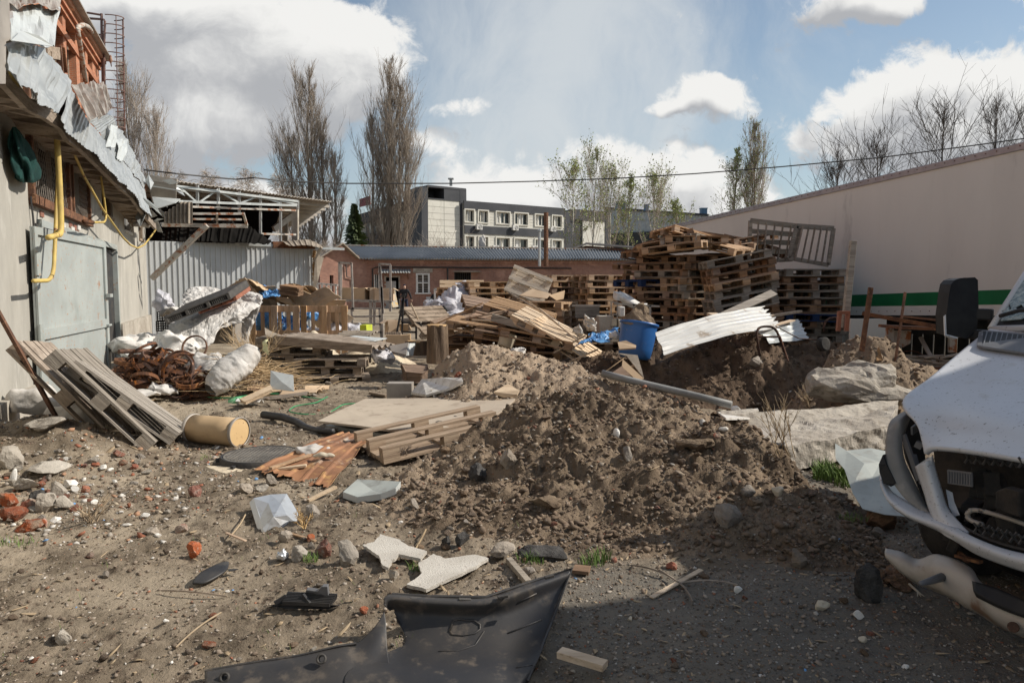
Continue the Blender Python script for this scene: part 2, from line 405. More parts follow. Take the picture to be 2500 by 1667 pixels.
mat('orange_wood', (.47,.32,.20), (.35,.23,.14), 5, .85, bump=.4, bscale=26, stretch=(.25,3,3), rnd=.3, c3=(.24,.15,.085))
mat('brown_wood', (.30,.19,.12), (.20,.125,.078), 5, .88, bump=.45, bscale=26, stretch=(.25,3,3), rnd=.35, c3=(.11,.072,.048))
mat('pale_wood', (.62,.49,.35), (.50,.38,.26), 5, .85, bump=.35, bscale=26, stretch=(.25,3,3), rnd=.15, c3=(.36,.26,.17))
mat('tan_wood', (.40,.30,.21), (.29,.21,.145), 5, .85, bump=.4, bscale=26, stretch=(.25,3,3), c3=(.2,.145,.1))
mat('bleached_wood', (.68,.60,.49), (.56,.48,.38), 5, .85, bump=.35, bscale=26, stretch=(.25,3,3), c3=(.4,.33,.25))
mat('blue_wood', (.015,.035,.10), (.02,.035,.08), 5, .8, bump=.3, rnd=.1)
mat('cardboard', (.56,.42,.285), (.46,.335,.22), 2.5, .9, bump=.12, rnd=.22, spec=.15)
mat('white_sack', (.62,.595,.56), (.50,.475,.44), 3, .75, bump=.35, bscale=22, rnd=.08, spec=.3, c3=(.5,.46,.42))
mat('film', (.70,.69,.73), (.58,.57,.61), 4, .3, bump=.8, bscale=16, spec=.6, alpha=.7)
mat('blue_film', (.06,.19,.42), (.10,.28,.54), 5, .35, bump=.8, bscale=14, spec=.6)
mat('asbestos', (.34,.29,.235), (.24,.205,.165), 2, .95, bump=.4, c3=(.15,.125,.1), spec=.1)
mat('black_plastic', (.028,.028,.030), (.045,.043,.042), 3, .5, bump=.06, spec=.4, c3=(.06,.055,.05))
mat('dark_paint', (.035,.037,.04), (.06,.055,.05), 6, .6, bump=.1)
mat('dark_plastic', (.085,.078,.07), (.06,.055,.05), 6, .6, bump=.2)
mat('glass_dark', (.02,.025,.03), None, rough=.08, bump=0, spec=.8)
mat('sheet_grey', (.44,.465,.43), (.37,.395,.37), 2, .5, metal=.1, bump=.25, bscale=6, c3=(.32,.32,.29))
mat('white_paint', (.72,.71,.68), (.62,.61,.58), 3, .5, bump=.08, c3=(.5,.48,.44))
mat('tin', (.62,.64,.66), (.52,.54,.56), 3, .35, metal=.55, bump=.05, bscale=5, spec=.5, c3=(.45,.45,.45))
mat('white_tin', (.55,.575,.565), (.48,.50,.49), 2, .45, metal=.15, bump=.08, bscale=5, c3=(.48,.49,.47))
mat('bark', (.19,.135,.09), (.10,.07,.048), 4, .97, bump=1.0, bscale=18, stretch=(2,2,.5))
mat('sawn', (.62,.42,.22), (.52,.34,.17), 6, .85, bump=.3)

# ================================================================ ground shape
def tab(rows):
    a = np.array(rows, float); return a[:,0], a[:,1:]
def ridge(x, y, rows, lump=.05, seed=5, sharp=1.0):
    """earth heap from a crest table: x, crest y, crest z, front y, back y"""
    xs, c = tab(rows)
    xw = x + .10*fbm(x*1.7, y*1.7, 3, seed+40); yw = y + .12*fbm(x*1.5, y*1.5, 3, seed+60)
    cy, cz, fy, by = [np.interp(xw, xs, c[:,k]) for k in range(4)]
    t = np.where(yw < cy, (cy-yw)/np.maximum(cy-fy, .1), (yw-cy)/np.maximum(by-cy, .1))
    t = np.clip(t, 0, 1.4)
    prof = np.clip(1-t, -.4, 1); prof = np.where(prof > .85, prof-(prof-.85)**2*1.6*sharp, prof)
    h = cz*prof
    side = np.minimum(sstep(xs[0]-.1, xs[0]+.25, x), 1-sstep(xs[-1]-.25, xs[-1]+.1, x))
    env = np.clip(cz*np.clip(1-t,0,1)*4, 0, 1)
    h = h*side - .08*(1-side) + env*side*(lump*fbm(xw*2.1, yw*2.6, 4, seed) + lump*.5*fbm(xw*6+yw, yw*7, 4, seed+3, .6) + lump*.24*fbm(xw*15, yw*13, 3, seed+9, .6, ridged=True))
    return h
MOUND = {
 'main': dict(rows=[(-1.15,5.4,.0,5.0,5.9),(-.75,5.6,.17,4.75,6.3),(-.25,6.2,.40,4.5,7.0),(.38,6.5,.62,4.25,7.5),(.91,6.4,.70,4.12,7.4),(1.39,6.1,.62,4.02,7.0),(1.79,5.7,.48,3.95,6.6),(2.08,5.2,.24,3.95,6.0),(2.3,4.8,.05,4.0,5.5),(2.5,4.6,.0,4.1,5.1)], lump=.085, seed=11),
 'back': dict(rows=[(-1.75,9.9,.0,9.0,10.6),(-1.4,9.7,.14,8.6,10.7),(-1.04,9.6,.50,8.2,10.8),(-.49,9.5,.88,7.9,10.9),(.16,9.5,.76,7.8,10.8),(.82,9.2,.66,7.7,10.5),(1.25,8.9,.50,7.7,10.0),(1.72,8.5,.38,7.6,9.4),(2.15,8.2,.22,7.4,8.9),(2.6,7.9,.0,7.2,8.4)], lump=.055, seed=23),
 'bank': dict(rows=[(.9,11.4,.30,10.2,13),(1.5,11.2,.50,10.0,13),(2.1,11.1,.66,9.9,12.8),(3.0,11.1,.74,10.1,12.6),(4.0,11.1,.76,10.3,12.6),(4.9,11.0,.62,10.1,12.3),(5.6,11.0,.35,10.0,12.0),(6.4,11,.1,10,12)], lump=.09, seed=37),
 'post': dict(rows=[(3.4,9.0,.05,8.6,9.6),(3.75,9.2,.42,8.5,10),(4.15,9.4,.86,8.4,10.4),(4.42,9.5,1.04,8.35,10.5),(4.75,9.4,.92,8.3,10.4),(5.1,9.2,.62,8.2,10.2),(5.6,9.0,.45,8.0,10),(6.3,8.8,.1,7.9,9.8)], lump=.08, seed=51),
}
def base_z(x, y):
    d = np.hypot(x, y)
    h = .035*fbm(x*.35, y*.35, 3, 2)
    near = 1-sstep(9, 22, d)
    sm = np.exp(-(((x+1.87)/.44)**2+((y-3.72)/.30)**2)**2)
    asp = sstep(0,.4,x+.05+.25*fbm(x*1.5,y*1.5,2,8)) * (1-sstep(3.95,4.25,y+.1*fbm(x*2,y*2,2,4)))
    rough = near*(1-.9*sm)*(1-.75*asp)
    h = h + rough*(.022*fbm(x*1.6, y*1.6, 3, 3) + .013*fbm(x*6, y*6, 4, 4, .6) + .010*fbm(x*17, y*17, 3, 6, .6, ridged=True))
    h = h - .07*(1-sstep(2.85,3.25,y))*sstep(-1.9,-1.4,x)*(1-sstep(.25,.5,x))*(y > 2.2)
    # rubble bank at the left edge, and the hollow behind it
    bank = sstep(-3.0,-4.3,x)*np.exp(-((y-6.75+.12*(x+4.5))/.75)**2)
    h = h + .30*bank*(1+.3*fbm(x*3,y*3,3,9))
    h = h - .28*sstep(-3.2,-4.0,x)*np.exp(-((y-8.3)/.55)**2)
    # raised rubble ground in the middle distance
    h = h + .26*sstep(9.9,11.4,y)*sstep(.2,2.0,x)*(1-sstep(7,9,x))*(1-sstep(13,15.5,y))
    # dug pit in front of the dark bank
    h = h - .30*np.exp(-((x-3.45)/1.0)**2-((y-9.75)/.55)**2)
    return h
def mound_z(k, x, y):
    return ridge(x, y, MOUND[k]['rows'], MOUND[k]['lump'], MOUND[k]['seed']) + np.minimum(base_z(x, y), .06) - .012
def cone_z(x, y, cx, cy, rx, ry, h, seed):
    d = np.hypot((x-cx)/rx, (y-cy)/ry)+.13*fbm(x*1.8,y*1.8,3,seed)
    p = np.clip(1-d, -.2, 1); p = np.where(p > .7, p-(p-.7)**2*.8, p)
    return h*p + np.clip(p*3,0,1)*.03*fbm(x*5,y*5,4,seed+2)
CONES = {'sand': (-2.75,13.9,1.15,.9,.50,71), 'sand_small': (-4.0,14.4,.62,.5,.80,77), 'brush_earth': (-4.15,11.0,.9,.75,.42,83)}
def surf(x, y):
    xa = np.array([x], float); ya = np.array([y], float)
    h = base_z(xa, ya)
    for k in MOUND: h = np.maximum(h, mound_z(k, xa, ya))
    for c in CONES.values(): h = np.maximum(h, cone_z(xa, ya, *c))
    return float(h[0])
def surfv(x, y):
    h = base_z(x, y)
    for k in MOUND: h = np.maximum(h, mound_z(k, x, y))
    for c in CONES.values(): h = np.maximum(h, cone_z(x, y, *c))
    return h
def on(u, v, it=6):
    """the point where the sight line through a picture position meets the ground or a heap"""
    d = ray(u, v); lo = None
    ys = np.exp(np.linspace(math.log(2.3), math.log(60), 900)); k = ys/d.y
    hs = surfv(d.x*k, ys); zs = CAMZ + d.z*k
    idx = np.where(zs <= hs)[0]
    i = int(idx[0]) if len(idx) else len(ys)-1
    return Vector((d.x*k[i], ys[i], hs[i]))

def grid_object(name, xs, ys, fz, material, attrs=None, cull=None):
    Xg, Yg = np.meshgrid(xs, ys, indexing='ij'); Zg = fz(Xg, Yg); nx, ny = Xg.shape
    co = np.stack([Xg, Yg, Zg], -1).reshape(-1, 3).astype(np.float32)
    idx = np.arange(nx*ny).reshape(nx, ny)
    q = np.stack([idx[:-1,:-1], idx[1:,:-1], idx[1:,1:], idx[:-1,1:]], -1).reshape(-1, 4)
    if cull is not None:
        keep = cull(Xg, Yg, Zg).reshape(-1)[q].any(axis=1); q = q[keep]
        used = np.unique(q); rem = -np.ones(nx*ny, np.int64); rem[used] = np.arange(len(used)); q = rem[q]; co = co[used]
    else: used = np.arange(nx*ny)
    me = bpy.data.meshes.new(name); me.vertices.add(len(co)); me.vertices.foreach_set('co', co.ravel())
    me.loops.add(q.size); me.loops.foreach_set('vertex_index', q.ravel().astype(np.int32))
    me.polygons.add(len(q)); me.polygons.foreach_set('loop_start', np.arange(0, q.size, 4, dtype=np.int32))
    me.polygons.foreach_set('loop_total', np.full(len(q), 4, np.int32)); me.polygons.foreach_set('use_smooth', np.ones(len(q), bool))
    me.update(calc_edges=True); me.materials.append(MATS[material])
    if attrs:
        for an, fn in attrs.items():
            a = me.attributes.new(an, 'FLOAT', 'POINT'); a.data.foreach_set('value', fn(Xg, Yg, Zg).reshape(-1)[used].astype(np.float32))
    o = bpy.data.objects.new(name, me); COL.objects.link(o); return o

def ext(a, b, step0, lim, grow=1.12):
    out = []; s = step0; p = b
    while p < lim: s *= grow; p += s; out.append(p)
    return out
xs_in = np.arange(-7.2, 6.6, .022)
xr = ext(0, xs_in[-1], .022, 900, 1.09); xl = [-7.2-(q-xs_in[-1]) for q in xr]
gx_ = np.array(sorted(xl)+list(xs_in)+xr)
ys_in = [2.2]
while ys_in[-1] < 26: ys_in.append(ys_in[-1]+max(.018, .0040*ys_in[-1]))
yr = ext(0, ys_in[-1], .1, 1500, 1.1); yl = ext(0, 0, .03, 60, 1.2); yl = [2.2-q for q in yl]
gy_ = np.array(sorted(yl)+ys_in+yr)
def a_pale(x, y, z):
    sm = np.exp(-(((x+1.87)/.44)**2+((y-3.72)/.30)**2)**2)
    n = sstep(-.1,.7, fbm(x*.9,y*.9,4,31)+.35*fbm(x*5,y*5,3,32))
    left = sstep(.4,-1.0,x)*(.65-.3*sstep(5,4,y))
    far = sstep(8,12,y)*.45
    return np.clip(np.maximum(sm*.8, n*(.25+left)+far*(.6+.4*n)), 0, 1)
def a_asph(x, y, z):
    e = .12*fbm(x*2,y*2,4,8)
    a = sstep(-.1,.35,x+e)*(1-sstep(3.75,4.1,y+e))
    b = sstep(2.2,2.5,x+e)*(1-sstep(6,6.5,y+e))
    return np.clip(np.maximum(a, b), 0, 1)*(.75+.25*vnoise(x*40,y*40,3))
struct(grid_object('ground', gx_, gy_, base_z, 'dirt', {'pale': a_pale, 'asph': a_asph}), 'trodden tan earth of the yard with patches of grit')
def mound_obj(key, name, label, step=.02, pale=None):
    r = MOUND[key]['rows']; x0, x1 = r[0][0]-.25, r[-1][0]+.25; y0, y1 = min(q[3] for q in r)-.35, max(q[4] for q in r)+.35
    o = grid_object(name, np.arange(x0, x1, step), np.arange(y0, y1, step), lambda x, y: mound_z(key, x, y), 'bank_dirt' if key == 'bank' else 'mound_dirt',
                    {'pale': pale or (lambda x, y, z: x*0)}, cull=lambda x, y, z: z > base_z(x, y)-.05)
    tag(o, label, 'dirt heap', 'dug earth heaps'); return o
def pal_main(x, y, z): return np.clip(.30*sstep(.3,1.0,fbm(x*1.5,y*1.5,4,90))+.55*sstep(-.2,-1.0,x), 0, 1)
def pal_back(x, y, z): return np.clip(.75*sstep(-.5,.4,fbm(x*1.3,y*1.3,4,91))*sstep(8.0,8.8,y)+.25, 0, 1)
mound_obj('main', 'dirt_mound', 'long low heap of dark brown cloddy earth in the middle foreground', .018, pal_main)
mound_obj('back', 'dirt_mound', 'peaked tan earth heap between the flat board and the toppled pallets', .022, pal_back)
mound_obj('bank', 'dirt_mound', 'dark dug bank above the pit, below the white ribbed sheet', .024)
mound_obj('post', 'dirt_mound', 'crumbly earth heap with rusty posts standing in it', .024, lambda x,y,z: np.full_like(x,.3))
for key, nm, mt, lab, cat in (('sand','sand_pile','sand','broad spread of pale sand beside the dark low pallet stack','sand pile'),
                          ('sand_small','sand_pile','sand','small rounded sand heap behind the long grey roofing sheet','sand pile'),
                          ('brush_earth','dirt_mound','mound_dirt','low dark earth heap under the dry twigs beside the leaning white sack','dirt heap')):
    c = CONES[key]
    o = grid_object(nm, np.arange(c[0]-c[2]*1.3, c[0]+c[2]*1.3, .03), np.arange(c[1]-c[3]*1.3, c[1]+c[3]*1.3, .03), lambda x, y, c=c: cone_z(x, y, *c), mt,
                    cull=lambda x, y, z: z > base_z(x, y)-.04)
    tag(o, lab, cat)
# ================================================================ left building
LW = Wall((-5.9, 8.5), (-.357, .934)); LS1 = 13.4
lb = thing('workshop_building', LW.P(6, 0, -3), 'long grey rendered workshop along the left edge with bent sheet metal eaves', 'building')
DOOR = LW.hit(93, 560)[0]+.0, LW.hit(268, 560)[0]
wmb = MB()
d0, d1 = LW.hit(96, 556)[0], LW.hit(277, 566)[0]; dz = LW.hit(100, 556)[1]
wa, wz1 = LW.hit(62, 300); wb, _ = LW.hit(160, 400); wc, _ = LW.hit(206, 400); wz0 = LW.hit(70, 480)[1]
w3a, w3z = LW.hit(247, 455); w3b, w3y = LW.hit(276, 540)
w4a, w4z = LW.hit(302, 505); w4b, w4y = LW.hit(322, 575)
w5a, w5z = LW.hit(338, 545); w5b, w5y = LW.hit(351, 592)
TOP = 4.6
holes = [(d0, d1, -.6, dz), (wa, wc, wz0, min(wz1, TOP-.3)), (w3a, w3b, w3y, w3z), (w4a, w4b, w4y, w4z), (w5a, w5b, w5y, w5z)]
LW.sheet(wmb, -9.0, LS1, -.8, TOP, holes, .28)
wmb.build('wall', 'plaster', lb)
for (a, b) in ((-9.0, d0-.02), (d1+.02, LS1)):
    m = MB(); LW.rect(m, a, b, -.8, .78 if a > 0 else .35, -.05, .10); m.build('foundation', 'foundation', lb)
m = MB(); m.add([LW.P(-9, -.9, -.35), LW.P(LS1, -.9, -.35), LW.P(LS1, TOP, -.35), LW.P(-9, TOP, -.35)], [(0,1,2,3)]); LW.rect(m, -9, LS1, -.9, TOP-.02, -1.4, -.9)
m.build('interior', 'dark_hole', lb)
m = MB(); LW.rect(m, LS1, LS1+.28, -.6, TOP, -6, 0.0); m.build('end_wall', 'plaster', lb)
# chipped band above the door: old bricks showing
m = MB(); r2 = random.Random(3)
for i in range(26):
    a = wa+.25+r2.random()*(wc-wa-.3); z = wz0-.12-r2.random()*.45
    m.mi = 0 if r2.random() < .6 else 1
    LW.rect(m, a, a+.16+r2.random()*.1, z-.08, z, -.02, .012+r2.random()*.02)
m.build('exposed_brick', ['white_chip','brick_red'], lb)
# window frames + wire mesh
wf = MB()
LW.rect(wf, wa-.05, wc+.08, wz0-.09, wz0+.03, -.05, .09); LW.rect(wf, wa-.05, wa+.05, wz0, TOP-.35, -.1, .07)
LW.rect(wf, wb-.12, wb+.0, wz0, TOP-.35, -.1, .07); LW.rect(wf, wb+.06, wb+.1, wz0, TOP-.35, -.1, .09)
LW.rect(wf, wc-.02, wc+.05, wz0, TOP-.35, -.1, .07)
wfo = wf.build('window', 'rust', lb, bevel=.006)
mm = MB()
zt = TOP-.35
for (a, b) in ((wa+.05, wb-.12), (wb+.1, wc)):
    a = min(a,b); st = .10; k = a-(zt-wz0)
    while k < b:
        for sgn in (1, -1):
            # diagonal strand clipped to the opening
            p = []
            for q in (0, 1):
                s_ = k + (zt-wz0)*q*.62 if sgn == 1 else k + (zt-wz0)*(1-q)*.62
                p.append((s_, wz0+(zt-wz0)*q))
            (s0_, z0_), (s1_, z1_) = p
            t0, t1 = 0, 1; ds = s1_-s0_
            if ds > 0: t0 = max(t0, (a-s0_)/ds); t1 = min(t1, (b-s0_)/ds)
            elif ds < 0: t0 = max(t0, (b-s0_)/ds); t1 = min(t1, (a-s0_)/ds)
            if t1 > t0: mm.bar(LW.P(s0_+ds*t0, z0_+(z1_-z0_)*t0, .02+.006*sgn), LW.P(s0_+ds*t1, z0_+(z1_-z0_)*t1, .02+.006*sgn), .004, .004)
        k += st
mm.build('wire_mesh', 'gal_dull', wfo)
m = MB()
for i in range(5):
    a = wa+.2+(wc-wa)*i/5; m.bar(LW.P(a, wz0, -.12), LW.P(a+.1, TOP-.4, -.14), .07, .03)
m.build('mullion', 'old_wood', wfo)
for (a, b, z0, z1, wmat) in ((w3a, w3b, w3y, w3z, 'old_wood'), (w4a, w4b, w4y, w4z, 'white_paint'), (w5a, w5b, w5y, w5z, 'old_wood')):
    m = MB(); t = .06
    LW.rect(m, a, a+t, z0, z1, -.16, -.03); LW.rect(m, b-t, b, z0, z1, -.16, -.03); LW.rect(m, a, b, z1-t, z1, -.155, -.035); LW.rect(m, a-.03, b+.03, z0, z0+t, -.155, .03)
    fo = m.build('window', wmat, lb)
    m = MB(); LW.rect(m, a+t, b-t, z0+t, z1-t, -.12, -.115); m.build('pane', 'glass_dark', fo)
# door leaf (swung slightly open) and frame
m = MB()
hin = LW.Q(97, 1000, .06); hin.z = 0
dn = Wall((hin.x, hin.y), Vector((at(250, 800, 1).x*0, 0, 0)) + (Vector((-.28, .96, 0)))); dn.n = Vector((.96, .28, 0))
L0 = 0.0; L1 = dn.hit(256, 700)[0]
zb, zt_ = -.35, dn.hit(110, 560)[1]
dn.rect(m, L0, L1, zb, zt_, -.012, .012)
dl = m.build('door', 'door_paint', lb)
m = MB()
fz = dn.hit(200, 792)[1]
for (a, b, z0, z1) in ((L0, L0+.11, zb, zt_), (L1-.13, L1, zb, zt_), (L0+.11, L1-.13, zt_-.10, zt_), (L0+.11, L1-.13, fz-.11, fz+.03), (L0+.11, L1-.13, zb, zb+.12)):
    dn.rect(m, a, b, z0, z1, .015, .045)
m.build('door_frame_rails', 'door_paint', dl, bevel=.004)
m = MB()
hz_ = dn.hit(240, 722)[1]; dn.rect(m, L1-.14, L1+.05, hz_-.03, hz_+.03, .047, .11); dn.rect(m, L1-.20, L1-.02, hz_-.52, hz_-.49, .047, .09)
m.build('handle', 'door_paint', dl)
m = MB()
for z in (zt_-.45, .95): dn.rect(m, L0-.06, L0+.08, z-.17, z+.17, .046, .07); m.tube([dn.P(L0-.04, z-.17, .06), dn.P(L0-.04, z+.17, .06)], .022, 8)
m.build('hinge', 'door_paint', dl)
m = MB()
LW.rect(m, d1-.08, d1+.05, -.5, dz+.05, -.2, .06); LW.rect(m, d0-.10, d0-.0, -.5, dz+.05, -.2, .05); LW.rect(m, d0-.1, d1+.05, dz, dz+.1, -.2, .055)
m.build('door_frame', 'door_paint', lb)
m = MB(); LW.rect(m, d0, d1-.09, -.5, dz-.02, -.06, -.03); m.build('doorway_shade', 'dark_paint', lb)  # flat dark panel covering the reveal, in place of the doorway's shade

# sheet metal eaves: bent ribbed bands between image-derived polylines
def resample(pts, n):
    L = [0]
    for i in range(1, len(pts)): L.append(L[-1]+(pts[i]-pts[i-1]).length)
    out = []
    for k in range(n+1):
        t = L[-1]*k/n; i = 0
        while i < len(L)-2 and L[i+1] < t: i += 1
        q = (t-L[i])/max(L[i+1]-L[i], 1e-6); out.append(pts[i].lerp(pts[i+1], q))
    return out
def band(m, top, bot, nu=60, nv=4, rib=.02, pitch=.15, crum=.02, seed=1, bulge=.0, mi=None):
    A, B = resample(top, nu), resample(bot, nu); rr = random.Random(seed)
    ph = [rr.uniform(-1,1) for _ in range(nu+1)]; cell = {}
    def fn(a, b):
        i = round(a*nu); p = A[i].lerp(B[i], b)
        i2 = min(i+1, nu); i0 = max(i-1, 0)
        t = (A[i2]-A[i0]); w = (B[i]-A[i]); n = t.cross(w); n.normalize()
        if n.dot(Vector((0,0,CAMZ))-p) < 0: n = -n
        s = a*sum((A[k+1]-A[k]).length for k in range(nu))
        r = rib*(1 if (s/pitch) % 1 < .28 else 0)
        c = crum*float(fbm(np.array([s*1.9+seed*7]), np.array([b*1.7+seed]), 3, seed, .55)[0])
        f = crum*.8*abs(float(vnoise(np.array([s*1.1-b*1.3+seed]), np.array([b*.8+s*.5]), seed+4)[0]))
        return p + n*(r+c-f+bulge*math.sin(math.pi*b)) + w.normalized()*(crum*.9*ph[i]*(1 if b > .99 or b < .01 else 0))
    m.grid(fn, nu, nv, mi)
def L_(pts, off): return [LW.Q(u, v, off) for (u, v) in pts]
eave = thing('x', (0,0,0), '', '') if False else None
m = MB(); band(m, L_([(15,98),(60,104),(100,112),(135,150),(172,200)], .55), L_([(16,160),(60,215),(103,252),(128,268),(149,276)], .75), 46, 8, .012, .36, .045, 3)
m.build('eave_sheet', 'gal', lb, solid=.004)
m = MB(); band(m, L_([(170,199),(189,247),(212,290),(258,344),(298,393),(330,434),(352,462)], .30), L_([(143,287),(161,318),(190,338),(238,385),(290,440),(318,462),(345,505),(372,530)], .62), 150, 8, .016, .17, .022, 5)
m.build('eave_sheet', 'gal', lb, solid=.004)
m = MB(); band(m, L_([(262,281),(277,288),(289,312)], .0)+L_([(309,342),(325,372),(341,408),(358,440)], -.1), L_([(214,292),(240,322),(262,352)], .28)+L_([(300,392),(315,412),(335,434),(352,460)], .26), 90, 8, .016, .17, .035, 8)
m.build('upper_roof_sheet', 'gal', lb, solid=.004)
for k, (tp, bt) in enumerate(((((268,300),(288,310)), ((262,357),(283,359))), (((289,338),(310,342)), ((286,386),(305,392))))):
    m = MB(); band(m, L_(tp, .2), L_(bt, .42), 8, 5, 0, .2, .05, 20+k); m.build('torn_flap', 'white_tin', lb, solid=.004)
m = MB(); band(m, L_([(172,202),(215,201),(262,202)], .1), L_([(215,297),(250,285),(278,262)], .75), 30, 8, .02, .22, .05, 12)
m.build('lifted_sheet', 'gal_dull', lb, solid=.004)
m = MB(); band(m, L_([(22,6),(80,12),(145,22)], .2), L_([(27,98),(80,106),(133,115)], .75), 20, 6, .0, .3, .04, 14)
m.build('lifted_sheet', 'white_tin', lb, solid=.004)
m = MB(); m.plate([LW.Q(52,75,.66), LW.Q(27,99,.78), LW.Q(131,114,.80), LW.Q(95,88,.74)], .005); m.build('torn_flap', 'white_tin', lb)
m = MB(); band(m, L_([(26,-30),(90,-20),(150,-8)], -.2), L_([(22,4),(90,10),(148,20)], .4), 20, 4, .0, .3, .05, 15)
m.build('upper_roof_sheet', 'gal_dull', lb, solid=.004)
# dark gutter block at the near edge
m = MB(); m.plate([LW.Q(-60,-80,.7), LW.Q(20,-80,.7), LW.Q(26,98,.72), LW.Q(15,102,.72), LW.Q(14,205,.74), LW.Q(-60,205,.74)], .04, nrm=(.93,.3,0)); m.build('gutter_box', 'gal_dull', lb)
# soffit, fascia and rotten beams under the sheets
sof = MB()
top_ = L_([(2,170),(60,235),(103,258),(143,287),(161,318),(190,340),(238,388),(290,443),(318,466),(345,508),(378,548)], .50)
inn = [LW.P((p-LW.p).dot(LW.t), p.z-.05, -.02) for p in top_]
band(sof, top_, inn, 90, 2, 0, 1, .03, 31); sof.build('soffit', 'old_wood', lb, solid=.03)
fb = MB()
for i in range(len(top_)-1): fb.bar(top_[i]-Vector((0,0,.08)), top_[i+1]-Vector((0,0,.08)), .06, .12)
fb.build('fascia_board', 'old_wood', lb)
for i in range(22):
    rf = MB()
    t = resample(top_, 22)[i]; a = (t-LW.p).dot(LW.t)
    rf.bar(LW.P(a, t.z-.06, .48), LW.P(a, t.z+.02, -.05), .07, .10); rf.build('rafter', 'old_wood', lb)
rt = MB(); rt.add([LW.P(-9, 4.7, .3), LW.P(LS1, 3.9, .2), LW.P(LS1, 4.2, -5), LW.P(-9, 5.0, -5)], [(0,1,2,3)])
rt.build('roof', 'gal_dull', lb, solid=.05)
# torn shreds at the far end
r2 = random.Random(9)
for i in range(16):
    sh = MB()
    u, v = 345+r2.random()*75, 440+r2.random()*110
    v = min(v, 470+(u-345)*1.1+30)
    p = LW.Q(min(u, 385), v, .25+.3*r2.random()) + Vector((max(0,u-385)*.012, -.2, 0)); e = Vector((r2.uniform(-.1,.35), r2.uniform(-.25,.25), r2.uniform(-.35,.2)))
    w = Vector((r2.uniform(.1,.3), r2.uniform(-.2,.2), r2.uniform(-.25,.1))); b = w.cross(e).normalized()*.06
    sh.add([p, p+e, p+e+w, p+w, p+(e+w)*.5+b], [(0,1,4),(1,2,4),(2,3,4),(3,0,4)]); sh.build('torn_shred', 'gal', lb, solid=.003)
# gas pipes
def arc(pts, n=6):
    """round the inner corners of a polyline"""
    out = [pts[0]]
    for i in range(1, len(pts)-1):
        a, b, c = pts[i-1], pts[i], pts[i+1]; r = min((a-b).length, (c-b).length, .16)*.9
        p, q = b+(a-b).normalized()*r, b+(c-b).normalized()*r
        for k in range(n+1):
            t = k/n; out.append(p*(1-t)**2+b*2*t*(1-t)+q*t*t)
    return out+[pts[-1]]
m = MB(); m.tube(arc(L_([(18,182),(60,238),(110,290),(131,298),(138,318),(147,480),(150,572),(118,580)], .34)), .036, 12); m.build('gas_pipe', 'yellow_paint', lb, smooth=True)
m = MB(); m.tube(arc(L_([(141,305),(142,420),(135,575),(131,665),(120,685),(82,686)], .25)), .025, 12); m.build('gas_pipe', 'yellow_paint', lb, smooth=True)
m = MB(); m.tube(arc(L_([(122,290),(150,305),(205,430),(250,510),(300,580),(318,598),(336,606),(352,598),(365,582),(381,560)], .30)), .020, 10); m.build('gas_pipe', 'yellow_paint', lb, smooth=True)
m = MB(); m.tube(arc(L_([(241,395),(252,470),(260,530),(255,543),(228,543),(206,541)], .30)), .019, 10); m.build('gas_pipe', 'yellow_paint', lb, smooth=True)
m = MB(); m.tube(arc(L_([(205,541),(226,543)], .30)), .034, 10); m.build('pipe_sleeve', 'rust', lb, smooth=True)
m = MB()
for (u, v) in ((142,420),(145,560),(262,520),(250,510),(70,245)): m.bar(LW.Q(u,v,.0), LW.Q(u,v,.33), .03, .012)
m.build('pipe_bracket', 'rust', lb)
m = MB(); m.tube([LW.Q(322,505,.08), LW.Q(325,530,.1), LW.Q(318,548,.08), LW.Q(322,556,.1), LW.Q(316,566,.1), LW.Q(312,570,.06)], .012, 6); m.build('dangling_wire', 'white_chip', lb)
m = MB(); m.tube([LW.Q(330,548,.25), LW.Q(345,545,.35), LW.Q(362,552,.3)], [.06,.09,.05], 12); m.build('duct_roll', 'gal_dull', lb, smooth=True)
m = MB(); m.tube([LW.Q(75,480,.03), LW.Q(84,560,.04), LW.Q(86,700,.03), LW.Q(92,860,.03)], .012, 6); m.tube([LW.Q(88,545,.02), LW.Q(92,700,.02), LW.Q(97,900,.02)], .016, 6); m.build('cable', 'dark_paint', lb)

# green jacket hanging on the window corner
m = MB(); gtop = [LW.Q(34,312,.10), LW.Q(44,330,.12)]
prof = [(34,310,3),(38,322,8),(45,345,15),(52,372,20),(60,392,22),(66,415,22),(67,436,20),(68,446,12)]
def gfn(a, b):
    k = a*(len(prof)-1); i = min(int(k), len(prof)-2); t = k-i
    u = prof[i][0]*(1-t)+prof[i+1][0]*t; v = prof[i][1]*(1-t)+prof[i+1][1]*t; w = prof[i][2]*(1-t)+prof[i+1][2]*t
    th = b*2*math.pi; fold = 1+.34*math.sin(th*5+a*5)+.2*math.sin(th*9-a*7)
    p = LW.Q(u+w*.92*math.cos(th)*fold*.9, v, .12); return p + LW.n*(.07*math.sin(th)*fold*(w/20))
m.grid(gfn, 30, 36); mat('green_cloth', (.012,.055,.048), (.008,.035,.032), 6, .9, bump=.6, bscale=25)
o = m.build('jacket', 'green_cloth', smooth=True, org=LW.Q(60, 446, .1)); tag(o, 'dark green jacket hung on the corner of the barred window', 'jacket')

